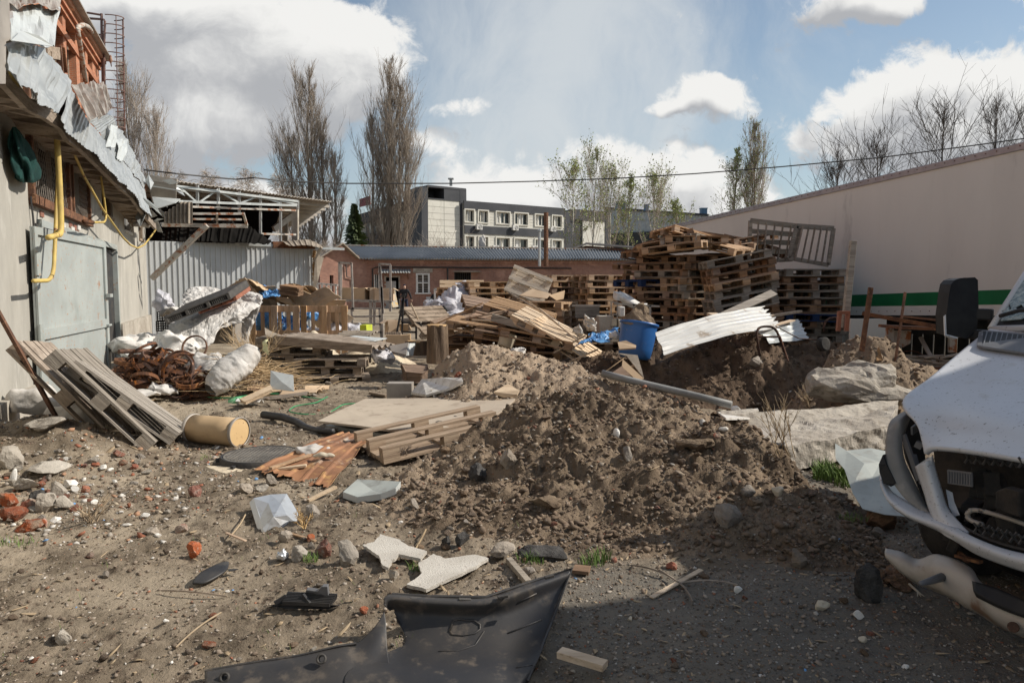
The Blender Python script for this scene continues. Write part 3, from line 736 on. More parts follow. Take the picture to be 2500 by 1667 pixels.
# ================================================================ brick building at upper left
brickmat('brick_orange', (.52,.20,.10), (.40,.14,.07), (.42,.30,.22), patch=(.55,.30,.18))
mat('rim', (.20,.12,.10), (.13,.08,.07), 4, .7, bump=.2)
BW = Wall(LW.P(0,0,-3.2), LW.t)
bb = thing('brick_building', BW.P(15, 0, -3), 'tall orange brick building with narrow windows rising behind the workshop roof', 'building')
bs1, btop = BW.hit(238, 140)
m = MB(); bh = []
for (u0, v0, u1, v1) in ((159,42,181,150),(191,84,206,190),(213,125,224,200),(120,-60,147,110)):
    a, z1 = BW.hit(u0, v0); b, _ = BW.hit(u1, v0); z0 = z1-3.0
    bh.append((a, b, z0, z1))
BW.sheet(m, -6, bs1, 0, btop, bh, .45); BW.rect(m, bs1, bs1+.3, 0, btop, -9, -.01)
m.build('wall', 'brick_orange', bb)
m = MB(); BW.rect(m, -6, bs1-.4, 0, btop-.1, -1.4, -.9); m.build('interior', 'dark_hole', bb)
m = MB()
for k, (z0, z1, o) in enumerate(((btop-.55, btop-.38, .10), (btop-.38, btop-.2, .20), (btop-.2, btop, .30))): BW.rect(m, -6, bs1+.15+.1*k, z0, z1, -.2, o)
BW.rect(m, -6, bs1-.1, btop-1.35, btop-1.1, -.1, .06)
m.build('cornice', 'brick_orange', bb)
m = MB(); BW.rect(m, -6, bs1+.5, btop, btop+.06, -9, .55); m.build('roof', 'gal_dull', bb)
m = MB()
for (a, b, z0, z1) in bh: BW.rect(m, a-.25, b+.25, z1, z1+.38, -.2, .03)
m.build('lintel', 'concrete', bb)
for (a, b, z0, z1) in bh:
    m = MB(); BW.rect(m, a+.02, a+.14, z0, z1, -.35, -.25); BW.rect(m, b-.12, b-.02, z0, z1, -.35, -.25); BW.rect(m, a, b, z0, z0+.12, -.35, -.2); BW.rect(m, (a+b)/2-.04, (a+b)/2+.04, z0, z1, -.33, -.27)
    m.build('window', 'old_wood', bb)
m = MB(); m.tube(arc(L_([(0,0)],0)[:0]+[BW.Q(229,84,.3), BW.Q(215,66,.5), BW.Q(203,61,.6), BW.Q(190,66,.6), BW.Q(190,80,.6), BW.Q(197,120,.5), BW.Q(209,200,.4)]), .085, 10); m.build('bent_pipe', 'rust_paint', bb, smooth=True)
for (pa, pb) in (((142,112),(148,176)),((151,116),(158,178))):
    m = MB(); m.bar(LW.Q(*pb,-.2), LW.Q(*pa,-.2), .09, .05); m.build('post_stub', 'rust', bb)
m = MB(); m.bar(LW.Q(105,128,-.1), LW.Q(150,128,-.3), .12, .16); m.bar(LW.Q(118,134,-.1), LW.Q(148,140,-.3), .1, .1); m.build('charred_beam', 'old_wood', bb)
# caged ladder
ly = BW.P(bs1, 0, 0).y
ld = thing('caged_ladder', at(255, 330, ly-.4), 'dark steel roof ladder with round safety cage against the sky', 'ladder')
m = MB()
A = lambda u, v, dy=0: at(u, v, ly-.4+dy)
m.tube([A(248,34), A(248,60), A(251,200), A(254,300), A(256,345)], .055, 6); m.tube([A(215,45,.2), A(222,46), A(252,48), A(256,52), A(254,120), A(257,345)], .05, 6)
m.tube([A(206,33,.2), A(215,32), A(246,37)], .045, 6); m.tube([A(205,34,.2), A(213,52), A(216,44)], .04, 6)
for v in (86, 92, 151, 158): m.tube([A(224 if v > 100 else 232, v-1, .2), A(252, v, 0)], .045, 6)
m.build('rail', 'rim', ld)
m = MB(); 
for k in range(20):
    v = 48+k*15; m.tube([A(248+k*.35, v), A(256+k*.2, v)], .02, 5)
m.build('rungs', 'rim', ld)
hoops = [(34,0),(47,0)]+[(59+23.2*i, 0) for i in range(0, 12)]
for i in range(13):
    v = 36+i*22.7; pts = []
    for k in range(13):
        th = math.pi*k/12; uu = 256+i*.35+ (34+i*.15)*math.sin(th*.5 if False else th)*1.0
        c = A(256+i*.4, v); pts.append(c+Vector((.62*math.sin(th)*1.0, .38*math.cos(th)*-1.0+.38*0, 0)))
    pts = [p+Vector((0,.38,0)) for p in pts]
    m = MB(); m.tube(pts, .024, 5); m.build('cage_hoop', 'rim', ld)
m = MB()
for th in (.25, .5, .75):
    t = math.pi*th; d = Vector((.62*math.sin(t), -.38*math.cos(t)+.38, 0)); m.tube([A(256,36)+d, A(261,312)+d], .02, 5)
m.build('cage_bar', 'rim', ld)
# small bird sitting on a hoop
m = MB(); bp = A(270, 146, -.1)
m.lathe([(0,-.17),(.05,-.12),(.075,-.02),(.06,.07),(.045,.11),(.05,.15),(.03,.19),(0,.2)], bp, Euler((.15,.1,0)).to_matrix(), 12)
m.add([bp+Vector((-.03,.0,-.12)), bp+Vector((.03,.0,-.12)), bp+Vector((.02,.05,-.30)), bp+Vector((-.02,.05,-.30))], [(0,1,2,3)])
m.add([bp+Vector((.0,-.04,.155)), bp+Vector((.0,-.04,.135)), bp+Vector((.0,-.085,.14))], [(0,1,2)])
mat('feather', (.36,.22,.16), (.25,.16,.12), 12, .9); o = m.build('bird', 'feather', smooth=True); tag(o, 'small brown bird perched on the ladder cage', 'bird')

# ================================================================ ribbed metal shed and open canopy
def vec2(p): return Vector((p.x, p.y, 0))
SA, SB = at(370, 588, 21.3), at(763, 601, 24.2)
SW = Wall(SA, SB-SA); SLn = (vec2(SB)-vec2(SA)).length
shed = thing('metal_shed', SW.P(SLn/2, 0, -2), 'open sided canopy shed with a wall of grey ribbed sheets', 'shed')
mat('shed_sheet', (.48,.495,.50), (.42,.435,.44), .8, .5, metal=.25, bump=.04, spec=.45)
def ribbed(m, W_, s0, s1, zb, zt, pitch=.155, rib=.032, wd=.30, mi=None, off=0.0):
    a = s0
    while a < s1-.01:
        w = min(pitch, s1-a); r0 = a+w*(1-wd); sl = w*.06
        t = lambda x: zt(x) if callable(zt) else zt
        pr = [(a, 0), (r0, 0), (r0+sl, rib), (a+w-sl, rib), (a+w, 0)]
        for i in range(4):
            (x0, o0), (x1, o1) = pr[i], pr[i+1]
            m.add([W_.P(x0, zb, off+o0), W_.P(x1, zb, off+o1), W_.P(x1, t(x1), off+o1), W_.P(x0, t(x0), off+o0)], [(0,1,2,3)], mi)
        a += w
m = MB(); ribbed(m, SW, -.5, SLn, -.2, lambda x: SA.z+(SB.z-SA.z)*x/SLn); m.build('wall', 'shed_sheet', shed)
m = MB(); SW.rect(m, 2.2, 4.4, SA.z-.06, SA.z+.03, -.05, .08); SW.rect(m, 4.6, 6.0, SA.z-.10, SA.z-.02, -.05, .07); m.build('coping', 'gal', shed)
m = MB(); SW.rect(m, SLn-1.35, SLn+.05, SB.z-.10, SB.z+.10, -.1, .12); m.build('lintel_beam', 'rust', shed)
m = MB(); band(m, [at(688,592,23.8), at(735,584,24), at(752,583,24.1), at(770,590,24.2), at(786,600,24.4)], [at(700,601,22.9), at(735,600,23), at(752,599,23.1), at(770,601,23.2), at(788,606,23.4)], 30, 3, .03, .18, .03, 41); m.build('lifted_sheet', 'asbestos', shed, solid=.01)
# black sheets in place of the shade inside the canopy
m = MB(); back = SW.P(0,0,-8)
SW.rect(m, -6, SLn-.6, -.2, 4.9, -9.2, -9.0); SW.rect(m, -6, 3.2, 2.6, 4.5, -3.2, -3.0); SW.rect(m, -6, SLn-.3, -.2, 2.6, -.6, -.5); m.build('shade_backing', 'dark_hole', shed)
# canopy roof
RA, RB, RC, RD = at(361,434,20.5), at(809,493,25.5), at(732,539,34), at(330,470,30)
for q in (RC, RD): q.z = (RA.z+RB.z)/2-.12
rfm = MB()
def rfn(a, b):
    p = RA.lerp(RB, a).lerp(RD.lerp(RC, a), b); return p + Vector((0,0,.03*(1 if (a*52) % 1 < .3 else 0)))
m = MB(); m.plate([at(u, v, 25.6) for (u, v) in ((380,448),(560,468),(640,482),(690,500),(672,556),(645,600),(380,600))], .1); m.build('shade_backing', 'dark_hole', shed)  # black plate added behind the truss, stands in for the shade under the roof
rfm.grid(rfn, 156, 2); rfm.build('roof', 'gal_dull', shed, solid=.02)
m = MB()
for k in range(9):
    b = .06+k*.11; m.bar(RA.lerp(RD, b)-Vector((0,0,.10)), RB.lerp(RC, b)-Vector((0,0,.10)), .06, .10)
m.build('purlin', 'gal_dull', shed)
m = MB(); Fr = lambda u, v, k=0: at(u, v, 21.0+(u-436)/(723-436)*3.2)
m.bar(Fr(436,492), Fr(723,502), .07, .07); m.bar(Fr(430,455), Fr(728,492), .07, .07)
vs_ = [(482,452,508),(533,460,513),(584,467,521),(636,475,572),(685,484,590),(727,489,512)]
for (u, a, b) in vs_: m.bar(Fr(u,a), Fr(u,b), .07, .07)
prev = (436,491)
for i in range(5):
    u, a, b = vs_[i]; nu_ = (vs_[i-1][0] if i else 436)
    if i % 2 == 0: m.bar(Fr(nu_, 455+(nu_-436)*.13), Fr(u, 496), .05, .05)
    else: m.bar(Fr(nu_, 497), Fr(u, a+2), .05, .05)
m.bar(Fr(640, 480), Fr(727, 500), .05, .05)
m.build('roof_truss', 'gal', shed)
m = MB(); m.bar(Fr(470,505), Fr(722,514), .06, .06); m.bar(Fr(638,571), Fr(722,573), .06, .06); m.build('rail', 'rust_paint', shed)
m = MB(); m.bar(at(721,506,24.4), at(721,640,24.4), .16, .2); m.build('column', 'foundation', shed)
m = MB()
for k in range(5): m.bar(at(700-k*2, 530+k*3, 27+k*1.6), at(700-k*2, 600, 27+k*1.6), .1, .1)
m.bar(at(668,560,25), at(722,520,26), .1, .2); m.build('column', 'gal_dull', shed)
# dark asbestos slope and platform on the left
m = MB(); band(m, [at(400,560,22.5), at(470,548,22.5), at(560,538,22.6), at(610,555,22.8), at(664,590,23)], [at(395,590,21.6), at(470,589,21.8), at(560,592,22.2), at(610,594,22.4), at(655,596,22.7)], 60, 4, .05, .14, .03, 44); m.build('dark_sheet', 'dark_hole', shed, solid=.02)
m = MB(); band(m, [at(404,520,19.6), at(430,500,19.6), at(468,493,19.6)], [at(398,545,19.3), at(430,546,19.3), at(469,546,19.3)], 66, 4, .0, .1, .01, 46)
for i, q in enumerate(m.v):
    pass
m = MB()
def wfn(a, b):
    u = 402+67*a; vt = 520-27*min(1, a*1.6); vb = 546
    p = at(u, vt+(vb-vt)*b, 19.5); return p+Vector((0, -.05*math.sin(a*math.pi*2*7), 0))
m.grid(wfn, 84, 2); m.build('asbestos_sheet', 'asbestos', shed, solid=.012)
m = MB()
for (p, q, w) in (((396,549),(604,552),.10), ((471,522),(596,522),.06), ((530,521),(530,549),.05), ((594,521),(603,551),.06), ((471,535),(590,536),.05)):
    m.bar(at(*p,19.6), at(*q,20.2), w, w)
m.build('platform_frame', 'rust_paint', shed)
m = MB(); m.bar(at(505,550,19.4), at(371,680,19.4), .13, .13); m.build('brace', 'rust_paint', shed)
m = MB(); m.bar(at(361,434,20.3), at(432,444,20.3), .05, .14); m.add([at(361,437,20.4), at(431,446,20.4), at(430,490,20.4), at(372,494,20.4)], [(0,1,2,3)]); m.build('torn_facing', 'gal_dull', shed, solid=.02)
m = MB(); m.bar(at(366,454,20.2), at(446,467,20.2), .22, .03); m.plate([at(372,482,20), at(441,487,20), at(428,497,19.8), at(380,512,19.7)], .02); m.build('torn_facing', 'white_tin', shed)
# bent corner panel and ragged insulation
m = MB(); m.plate([at(771,612,24.0), at(783,628,24.1), at(790,628,24.2), at(775,690,23.9), at(766,722,23.8), at(762,718,23.8)], .02); m.plate([at(783,597,24), at(790,602,24), at(768,640,23.9), at(764,640,23.9)], .02); m.build('corner_panel', 'asbestos', shed)
m = MB()
for i in range(40):
    t = i/40; m.rock(at(768+3*math.sin(i*2.1), 613+t*75, 24.1), (.05,.05,.07), i, sub=1, jag=.5)
mat('insulation', (.42,.26,.13), (.3,.18,.09), 9, .95, bump=.8); m.build('insulation', 'insulation', shed)

# ================================================================ low brick workshop across the yard
brickmat('brick_pink', (.40,.20,.14), (.27,.125,.09), (.42,.33,.27), patch=(.42,.25,.19))
G0, G1, G2 = Vector((-13.4,50.2,0)), Vector((-10.55,52.3,0)), Vector((9.2,53.9,0))
FW = Wall(G1, G2-G1); GW = Wall(G0, G1-G0); FL = (G2-G1).length; GL = (G1-G0).length
EZ = 3.62
low = thing('brick_workshop', Vector((0,58,0)), 'low red brick workshop with grey corrugated roof across the yard', 'building')
m = MB(); fh = []; wins = []
for (u0, v0, u1, v1, kind) in ((913,670,931,725,'bar'), (942,677,974,752,'door'), (1017,668,1048,714,'white'), (1109,665,1150,700,'bar2'), (1110,688,1126,750,'door2')):
    a, z1 = FW.hit(u0, v0); b, z0 = FW.hit(u1, v1)
    if kind.startswith('door'): z0 = -.1
    if kind == 'door2': continue
    fh.append((a, b, z0, z1)); wins.append((a, b, z0, z1, kind))
FW.sheet(m, 0, FL, -.3, EZ, fh, .4)
m.build('wall', 'brick_pink', low)
m = MB(); gh = []
for (u0, v0, u1, v1) in ((805,672,815,735),): 
    a, z1 = GW.hit(u0, v0); b, z0 = GW.hit(u1, v1); gh.append((a, b, -.1, z1))
GW.sheet(m, 0, GL, -.3, EZ-.1, gh, .4)
pk = GW.P(GL*.42, 4.52, 0); m.add([GW.P(0, EZ-.1, 0), GW.P(GL, EZ-.1, 0), pk, GW.P(0, EZ-.1, -.3), GW.P(GL, EZ-.1, -.3), pk-GW.n*.3], [(0,1,2),(5,4,3)])
m.build('gable_wall', 'brick_pink', low)
m = MB(); FW.rect(m, .3, FL-.3, -.2, EZ-.2, -3, -1.0); GW.rect(m, .3, GL-.3, -.2, EZ-.3, -2.2, -1.2); m.build('interior', 'dark_hole', low)
for (a, b, z0, z1, kind) in wins:
    m = MB(); t = .09
    if kind == 'white':
        FW.rect(m, a-.05, a+t, z0, z1, -.12, .04); FW.rect(m, b-t, b+.05, z0, z1, -.12, .04); FW.rect(m, a-.05, b+.05, z1-t, z1+.03, -.12, .05); FW.rect(m, a-.12, b+.12, z0-.12, z0, -.1, .14)
        FW.rect(m, (a+b)/2-.05, (a+b)/2+.05, z0, z1, -.1, .03); FW.rect(m, a, b, z0+(z1-z0)*.48, z0+(z1-z0)*.55, -.1, .02)
        fo = m.build('window', 'white_paint', low)
        m = MB()
        for k in range(11): z = z0+.1+(z1-z0-.2)*k/10; FW.rect(m, a+t, b-t, z, z+.05, -.14, -.12)
        m.build('shutter_slats', 'gal_dull', fo)
        m = MB(); FW.rect(m, a-.25, b+.25, z1+.06, z1+.38, -.1, .05); m.build('lintel', 'concrete', low)
    elif kind.startswith('bar'):
        FW.rect(m, a, a+.05, z0, z1, -.1, .02); FW.rect(m, b-.05, b, z0, z1, -.1, .02)
        n = 9 if kind == 'bar2' else 4
        for k in range(n): q = a+(b-a)*(k+.5)/n; FW.rect(m, q-.02, q+.02, z0, z1, -.06, -.02)
        m.build('window', 'white_paint' if kind == 'bar' else 'dark_paint', low)
    else:
        FW.rect(m, a-.1, a, z0, z1+.1, -.2, .05); FW.rect(m, b, b+.1, z0, z1+.1, -.2, .05); FW.rect(m, a-.1, b+.1, z1, z1+.1, -.2, .055)
        m.build('door_frame', 'rust_paint', low)
        m = MB(); p, q = FW.P(a, 0, .0), FW.P(a+.75, 0, .55); m.add([p, q, q+Vector((0,0,2.0)), p+Vector((0,0,2.0))], [(0,1,2,3)]); m.build('door', 'gal', low, solid=.05)
m = MB(); a, z = FW.hit(925, 657); b, _ = FW.hit(1003, 657)
def aw(s, t): 
    q = a+(b-a)*s; return FW.P(q, z-.28*t+.03*math.sin(s*math.pi*24), .02+.8*t)
m.grid(aw, 96, 2); m.build('awning', 'gal', low, solid=.02)
m = MB()
for q in (a+.2, b-.2): m.bar(FW.P(q, z-.7, .0), FW.P(q, z-.28, .7), .05, .05)
m.build('awning_bracket', 'rust', low)
m = MB(); a, z = FW.hit(1107, 662); b, _ = FW.hit(1172, 662); FW.rect(m, a, b, z-.08, z, 0, .7); m.build('awning', 'asbestos', low)
m = MB()
FW.rect(m, -.1, FL, EZ-.32, EZ-.12, -.05, .12, 0); m.build('cornice', 'brick_pink', low)
m = MB(); FW.rect(m, .2, FL, EZ-.12, EZ-.02, .0, .35); m.build('soffit', 'old_wood', low)
m = MB(); m.tube([FW.P(.4, 1.0, .08), FW.P(.42, 2.9, .08), FW.P(.8, 3.02, .08), FW.P(9, 2.98, .08), FW.P(15, 2.95, .08)], .05, 6); m.tube([GW.P(1.9, 3.2, .1), GW.P(1.95, 2.3, .1), GW.P(2.4, 2.2, .1), GW.P(2.5, .9, .1)], .04, 6); m.build('pipe', 'dark_paint', low)
m = MB(); a, z = FW.hit(1093, 700); m.tube([FW.P(a,1.0,.15), FW.P(a,3.0,.15)], .06, 6); FW.rect(m, a-.35, a+.4, .9, 1.25, .05, .3); FW.rect(m, a-.2, a+.2, 1.25, 1.7, .05, .25); m.build('meter_box', 'dark_paint', low)
# roof planes
E0, E1 = FW.P(-.55, EZ, .55), FW.P(FL+.5, EZ, .55)
R0, R1 = at(818, 601, 54.5), at(1560, 612, 60)
def rp(s, t):
    p = E0.lerp(E1, s).lerp(R0.lerp(R1, s), t); k = 100
    return p + Vector((0,0,.07*math.sin(s*k*2*math.pi)))
m = MB(); m.grid(rp, 900, 2)
mat('roof_sheet', (.27,.285,.30), (.20,.215,.23), .35, .55, metal=.35, bump=.05, c3=(.33,.33,.33), spec=.4)
m.build('roof', 'roof_sheet', low, solid=.03)
m = MB(); m.bar(R0+Vector((0,0,.08)), R1+Vector((0,0,.08)), .35, .08); m.build('ridge_cap', 'rust_paint', low)
m = MB(); m.bar(GW.P(-.6, 3.35, .35), pk+GW.n*.35+Vector((0,0,.12)), .5, .08); m.bar(pk+GW.n*.35+Vector((0,0,.12)), E0, .5, .08)
q0, q1 = pk+Vector((0,0,.16)), GW.P(-.6, 3.4, .35); m.add([q0, q1, q1+Vector((2,8,0)), R0+Vector((0,3,0))], [(0,1,2,3)]); m.build('verge_board', 'asbestos', low)
m = MB(); m.tube([at(1333,519,51.5), at(1333,650,51.5)], .16, 8); m.build('rusty_flue', 'rust', low)
m = MB(); m.tube([at(1317,565,50.5), at(1317,650,50.5)], .10, 8); m.lathe([(.16,0),(.16,.12),(0,.2)], at(1317,565,50.5), None, 10); m.build('steel_flue', 'gal', low)
m = MB(); m.rock(at(1177,600,58), (.55,.4,.75), 4, sub=2); m.rock(at(1178,592,58), (.3,.25,.7), 5, sub=2); o = m.build('plastic_sack', 'white_sack', smooth=True); tag(o, 'white knotted bag lying on the ridge of the workshop roof', 'sack')
# annex at the right end
m = MB(); AW = Wall(at(1392,611,62), at(1600,612,58)-at(1392,611,62)); AL = 12
ann = thing('brick_annex', AW.P(4,0,0), 'second low brick roof end showing beside the pallet mountain', 'building')
a0, a1, a2 = at(1392,611,60), at(1431,597,60), at(1620,612,58)
m.plate([a0+Vector((0,0,-4)), a2+Vector((0,0,-4)), a2+Vector((0,0,-.1)), a1+Vector((0,0,-.1)), a0], .3); m.build('wall', 'brick_pink', ann)
m = MB(); m.bar(a0+Vector((-.6,-.4,-.2)), a1+Vector((0,-.4,.05)), 1.0, .14); m.bar(a1+Vector((0,-.4,.05)), a2+Vector((0,-.4,.05)), 1.0, .14); m.bar(at(1437,628,57), at(1530,642,56), .5, .3); m.build('roof', 'gal_dull', ann)

m = MB(); m.plate([(7.2,-12,5.45),(19,-12,5.45),(19,7.9,5.45),(7.2,3.9,5.45)], 5.6, nrm=(0,0,1)); o = m.build('shadow_building', 'brick_pink'); tag(o, 'unseen brick building added right of the viewpoint to cast the bottom right shadow', 'building')  # building added out of view, footprint shaped for the shadow it casts
m = MB(); m.plate([(7.1,-12.1,5.55),(19.1,-12.1,5.55),(19.1,8.0,5.55),(7.1,4.0,5.55)], .098, nrm=(0,0,1)); m.build('roof', 'gal_dull', o)
for yy in (-8,-4,0):
    m = MB(); m.box((7.19,yy,2.0), (.06,1.3,1.5)); m.build('window', 'glass_dark', o)  # panes on the added building, out of view as well
# ================================================================ office block
OA, OB = at(1134,600,92), at(1379,600,101)
OW = Wall(OA, OB-OA)
off = thing('office_block', OW.P(10,0,-6), 'three storey office with cream panels, dark bands and a stair tower', 'building')
mat('panel_cream', (.66,.64,.57), (.60,.58,.52), .4, .7, bump=0, c3=(.55,.53,.47)); mat('panel_dark', (.045,.048,.055), (.06,.062,.07), .5, .6, bump=0)
mat('seam', (.30,.29,.25), None, bump=0)
sE = OW.hit(1379, 500)[0]; tp = OW.hit(1134, 493)[1]; sR = OW.hit(1478, 500)[0]
m = MB(); oh = []; us = [(1135,1157),(1168,1191),(1211,1244),(1256,1288),(1306,1334),(1348,1371)]
z_w = [(OW.hit(1134,512)[1], OW.hit(1134,541)[1])]; fh_ = 3.35; z_w += [(z_w[0][0]-fh_, z_w[0][1]-fh_)]
for (u0, u1) in us:
    a, b = OW.hit(u0, 530)[0], OW.hit(u1, 530)[0]
    for (z1, z0) in z_w: oh.append((a, b, z0, z1))
OW.sheet(m, 0, sE, -1, tp, oh, .5); m.build('wall', 'panel_cream', off)
m = MB(); OW.rect(m, .2, sR, 0, tp-.3, -3, -1.2); m.build('interior', 'glass_dark', off)
m = MB(); d = z_w[0][1]
OW.rect(m, -.1, sE, tp-.95, tp+.15, -.1, .12); OW.rect(m, 0, sE, z_w[1][0]+.35, z_w[0][1]-.45, -.05, .1); OW.rect(m, 0, sE, z_w[1][1]-1.7, z_w[1][1]-.5, -.05, .1); m.build('dark_band', 'panel_dark', off)
m = MB()
for (a, b, z0, z1) in oh:
    for zz in (.33, .66): pass
xs = sorted(set([0, sE]+[h[0] for h in oh]+[h[1] for h in oh]))
for i in range(len(xs)-1):
    c = (xs[i]+xs[i+1])/2
    if any(h[0] < c < h[1] for h in oh): continue
    for (z1, z0) in z_w:
        for f in (.0,.25,.5,.75,1.0): OW.rect(m, xs[i]+.3, xs[i+1]-.3, z0+(z1-z0)*f-.015, z0+(z1-z0)*f+.015, 0, .012)
m.build('panel_seam', 'seam', off)
for i, (a, b, z0, z1) in enumerate(oh):
    m = MB(); t = .12
    OW.rect(m, a-.12, a+.03, z0-.1, z1+.12, -.1, .13); OW.rect(m, b-.03, b+.12, z0-.1, z1+.12, -.1, .13); OW.rect(m, a-.12, b+.12, z1, z1+.14, -.1, .135); OW.rect(m, a-.12, b+.12, z0-.12, z0, -.1, .135)
    OW.rect(m, a, b, z0, z0+.1, -.3, -.2); OW.rect(m, a, b, z1-.1, z1, -.3, -.2)
    n = 2 if i % 2 else 3
    for k in range(n+1): q = a+(b-a)*k/n; OW.rect(m, q-.06, q+.06, z0, z1, -.3, -.2)
    fo = m.build('window', 'panel_cream', off)
    m = MB(); OW.rect(m, a, b, z0, z1, -.36, -.33); m.build('pane', 'glass_dark', fo)
    m = MB(); rr = random.Random(i)
    q0 = rr.random()*.5
    OW.rect(m, a+(b-a)*q0+.1, a+(b-a)*(q0+.35), z0, z1-.1, -.33, -.31); m.build('curtain', 'white_paint', fo)
for (u, v) in ((1166,555),(1254,557),(1346,560),(1206,606),(1256,609),(1301,607),(1346,610)):
    a, z = OW.hit(u, v); m = MB(); OW.rect(m, a-.42, a+.42, z-.32, z+.35, .15, .55); f = m.build('air_conditioner', 'white_paint', off)
    m = MB(); 
    for k in range(3): r_ = .09*(k+1); m.tube([OW.P(a+.08+r_*math.cos(q*.524), z+r_*math.sin(q*.524), .56) for q in range(13)], .012, 4)
    m.build('fan_grille', 'dark_paint', f)
# tower
TA = at(1045,600,89.5); TB = at(1123,600,92.2); TW = Wall(TA, TB-TA); tl = (vec2(TB)-vec2(TA)).length; th_ = TW.hit(1045, 454)[1]
m = MB(); TW.rect(m, 0, tl, -1, th_-1.6, -4, 0); m.build('tower', 'panel_cream', off)
m = MB(); TW.rect(m, tl, tl+.95, -1, th_, -4, .08); TW.rect(m, -.9, 0, -1, th_-.2, -4, .08); TW.rect(m, 0, tl, th_-1.6, th_-1.45, -4, .06)
TW.rect(m, tl*.5, tl, th_-1.45, th_-.15, -4, .06); TW.rect(m, 0, tl+.9, th_-.15, th_+.1, -4, .1); TW.rect(m, 0, tl, th_-1.45, th_-.2, -4, -2.5); m.build('tower_frame', 'panel_dark', off)
m = MB()
for k in range(15): z = th_-1.7-k*.78; TW.rect(m, .02, tl-.02, z, z+.035, 0, .012)
TW.rect(m, tl*.5, tl*.5+.04, 0, th_-1.6, 0, .013); m.build('panel_seam', 'seam', off)
m = MB(); LWg = Wall(at(1010,600,95), TA-at(1010,600,95)); m.plate([at(1010,700,95), TA-TW.t*.9+Vector((0,0,-8)), at(1038,454,89.6), at(1012,457,95)], .3); 
mat('tower_side', (.24,.21,.19), (.2,.18,.16), 1, .8, bump=0); m.build('tower_side', 'tower_side', off)
m = MB(); p = at(1101,454,92); m.bar(p, p+Vector((0,0,.9)), .35, .35); m.bar(p+Vector((0,0,.8)), p+Vector((0,0,.95)), .7, .7); m.build('roof_vent', 'gal', off)
# right wing block
m = MB(); OW.rect(m, OW.hit(1420,520)[0], OW.hit(1473,520)[0], -1, tp-1.3, -4, .3); m.build('wing', 'panel_cream', off)
m = MB(); OW.rect(m, sE, OW.hit(1420,520)[0], -1, tp-.2, -4, .1); OW.rect(m, OW.hit(1398,520)[0], OW.hit(1486,520)[0], tp-1.35, tp+.1, -4, .4); OW.rect(m, OW.hit(1474,520)[0], OW.hit(1486,520)[0], -1, tp-.2, -4, .35); m.build('dark_band', 'panel_dark', off)
# left wing, seen through the poplars
lwing = thing('office_wing', at(950,640,100), 'dark roofed lower wing seen through the bare poplars', 'building')
W1 = at(870,530,100); W2 = at(1012,480,95)
m = MB(); m.plate([at(868,640,100), at(1012,640,96), at(1012,500,96), at(868,548,100)], .4); m.build('wall', 'panel_cream', lwing)
m = MB(); m.plate([at(860,555,99.5), at(1012,505,95.5), at(1012,484,95.5), at(860,528,99.5)], .5); m.plate([at(860,600,99.6), at(1012,600,95.6), at(1012,562,95.6), at(860,572,99.6)], .3); m.plate([at(985,505,95.3), at(1012,505,95.3), at(1012,484,95.3), at(985,492,95.3)], .3); m.build('dark_band', 'panel_dark', lwing)
m = MB()
for u in (893,908,935,960,985): m.plate([at(u,572,95.2), at(u+9,571,95.2), at(u+9,545,95.2), at(u,546,95.2)], .1)
m.build('window', 'glass_dark', lwing)
m = MB(); m.plate([at(878,487,98), at(905,478,98), at(905,500,98), at(879,506,98)], .2); mat('red_sign', (.30,.10,.11), (.2,.08,.09), 2, .7, bump=0); o = m.build('roof_sign', 'red_sign'); tag(o, 'faded red sign board on the roof behind the bare poplars', 'sign')
# far metal hall
hall = thing('metal_hall', at(1640,640,120), 'far white ribbed metal hall with small blue roof vents', 'building')
HA, HB = at(1475,509,128), at(1730,527,118); HW = Wall(HA, HB-HA); hl = (vec2(HB)-vec2(HA)).length
mat('hall_sheet', (.50,.52,.52), (.4,.42,.42), 2, .6, bump=0)
m = MB(); ribbed(m, HW, 0, hl, 3, lambda x: HA.z+(HB.z-HA.z)*x/hl, .5, .10, .3); m.build('wall', 'hall_sheet', hall)
m = MB(); m.bar(HA+Vector((0,0,.1)), HB+Vector((0,0,.1)), .6, .35); m.build('roof_edge', 'panel_dark', hall)
m = MB(); HW.rect(m, 0, hl, -1, HW.hit(1560,567)[1], -.5, .4); m.build('lower_wall', 'dark_paint', hall)
mat('blue_vent', (.10,.19,.30), (.08,.15,.24), 3, .5, bump=0)
for (u, v, w) in ((1508,511,10),(1520,512,12),(1578,514,11),(1717,523,15)):
    m = MB(); p = at(u, v, 119); s_ = w*119/1750; m.box(p+Vector((0,0,.4)), (s_, s_, .9)); m.box(p+Vector((0,0,.9)), (s_*1.15, s_*1.15, .15)); m.build('roof_vent', 'blue_vent', hall)
# overhead cable
m = MB(); pts = [LW.Q(352,415,.1)]+[at(u, v, y) for (u, v, y) in ((430,424,20.5),(520,433,21.5),(575,438,22),(620,434,22),(700,443,23),(850,448,24),(1100,448,25),(1300,443,26),(1500,436,26),(1700,424,26),(1900,408,25.5),(2150,385,25),(2350,359,24.5),(2600,325,24),(2900,280,23.5))]
m.tube(pts, .022, 5); o = m.build('overhead_cable', 'dark_paint'); tag(o, 'thin black cable strung across the whole yard', 'cable')
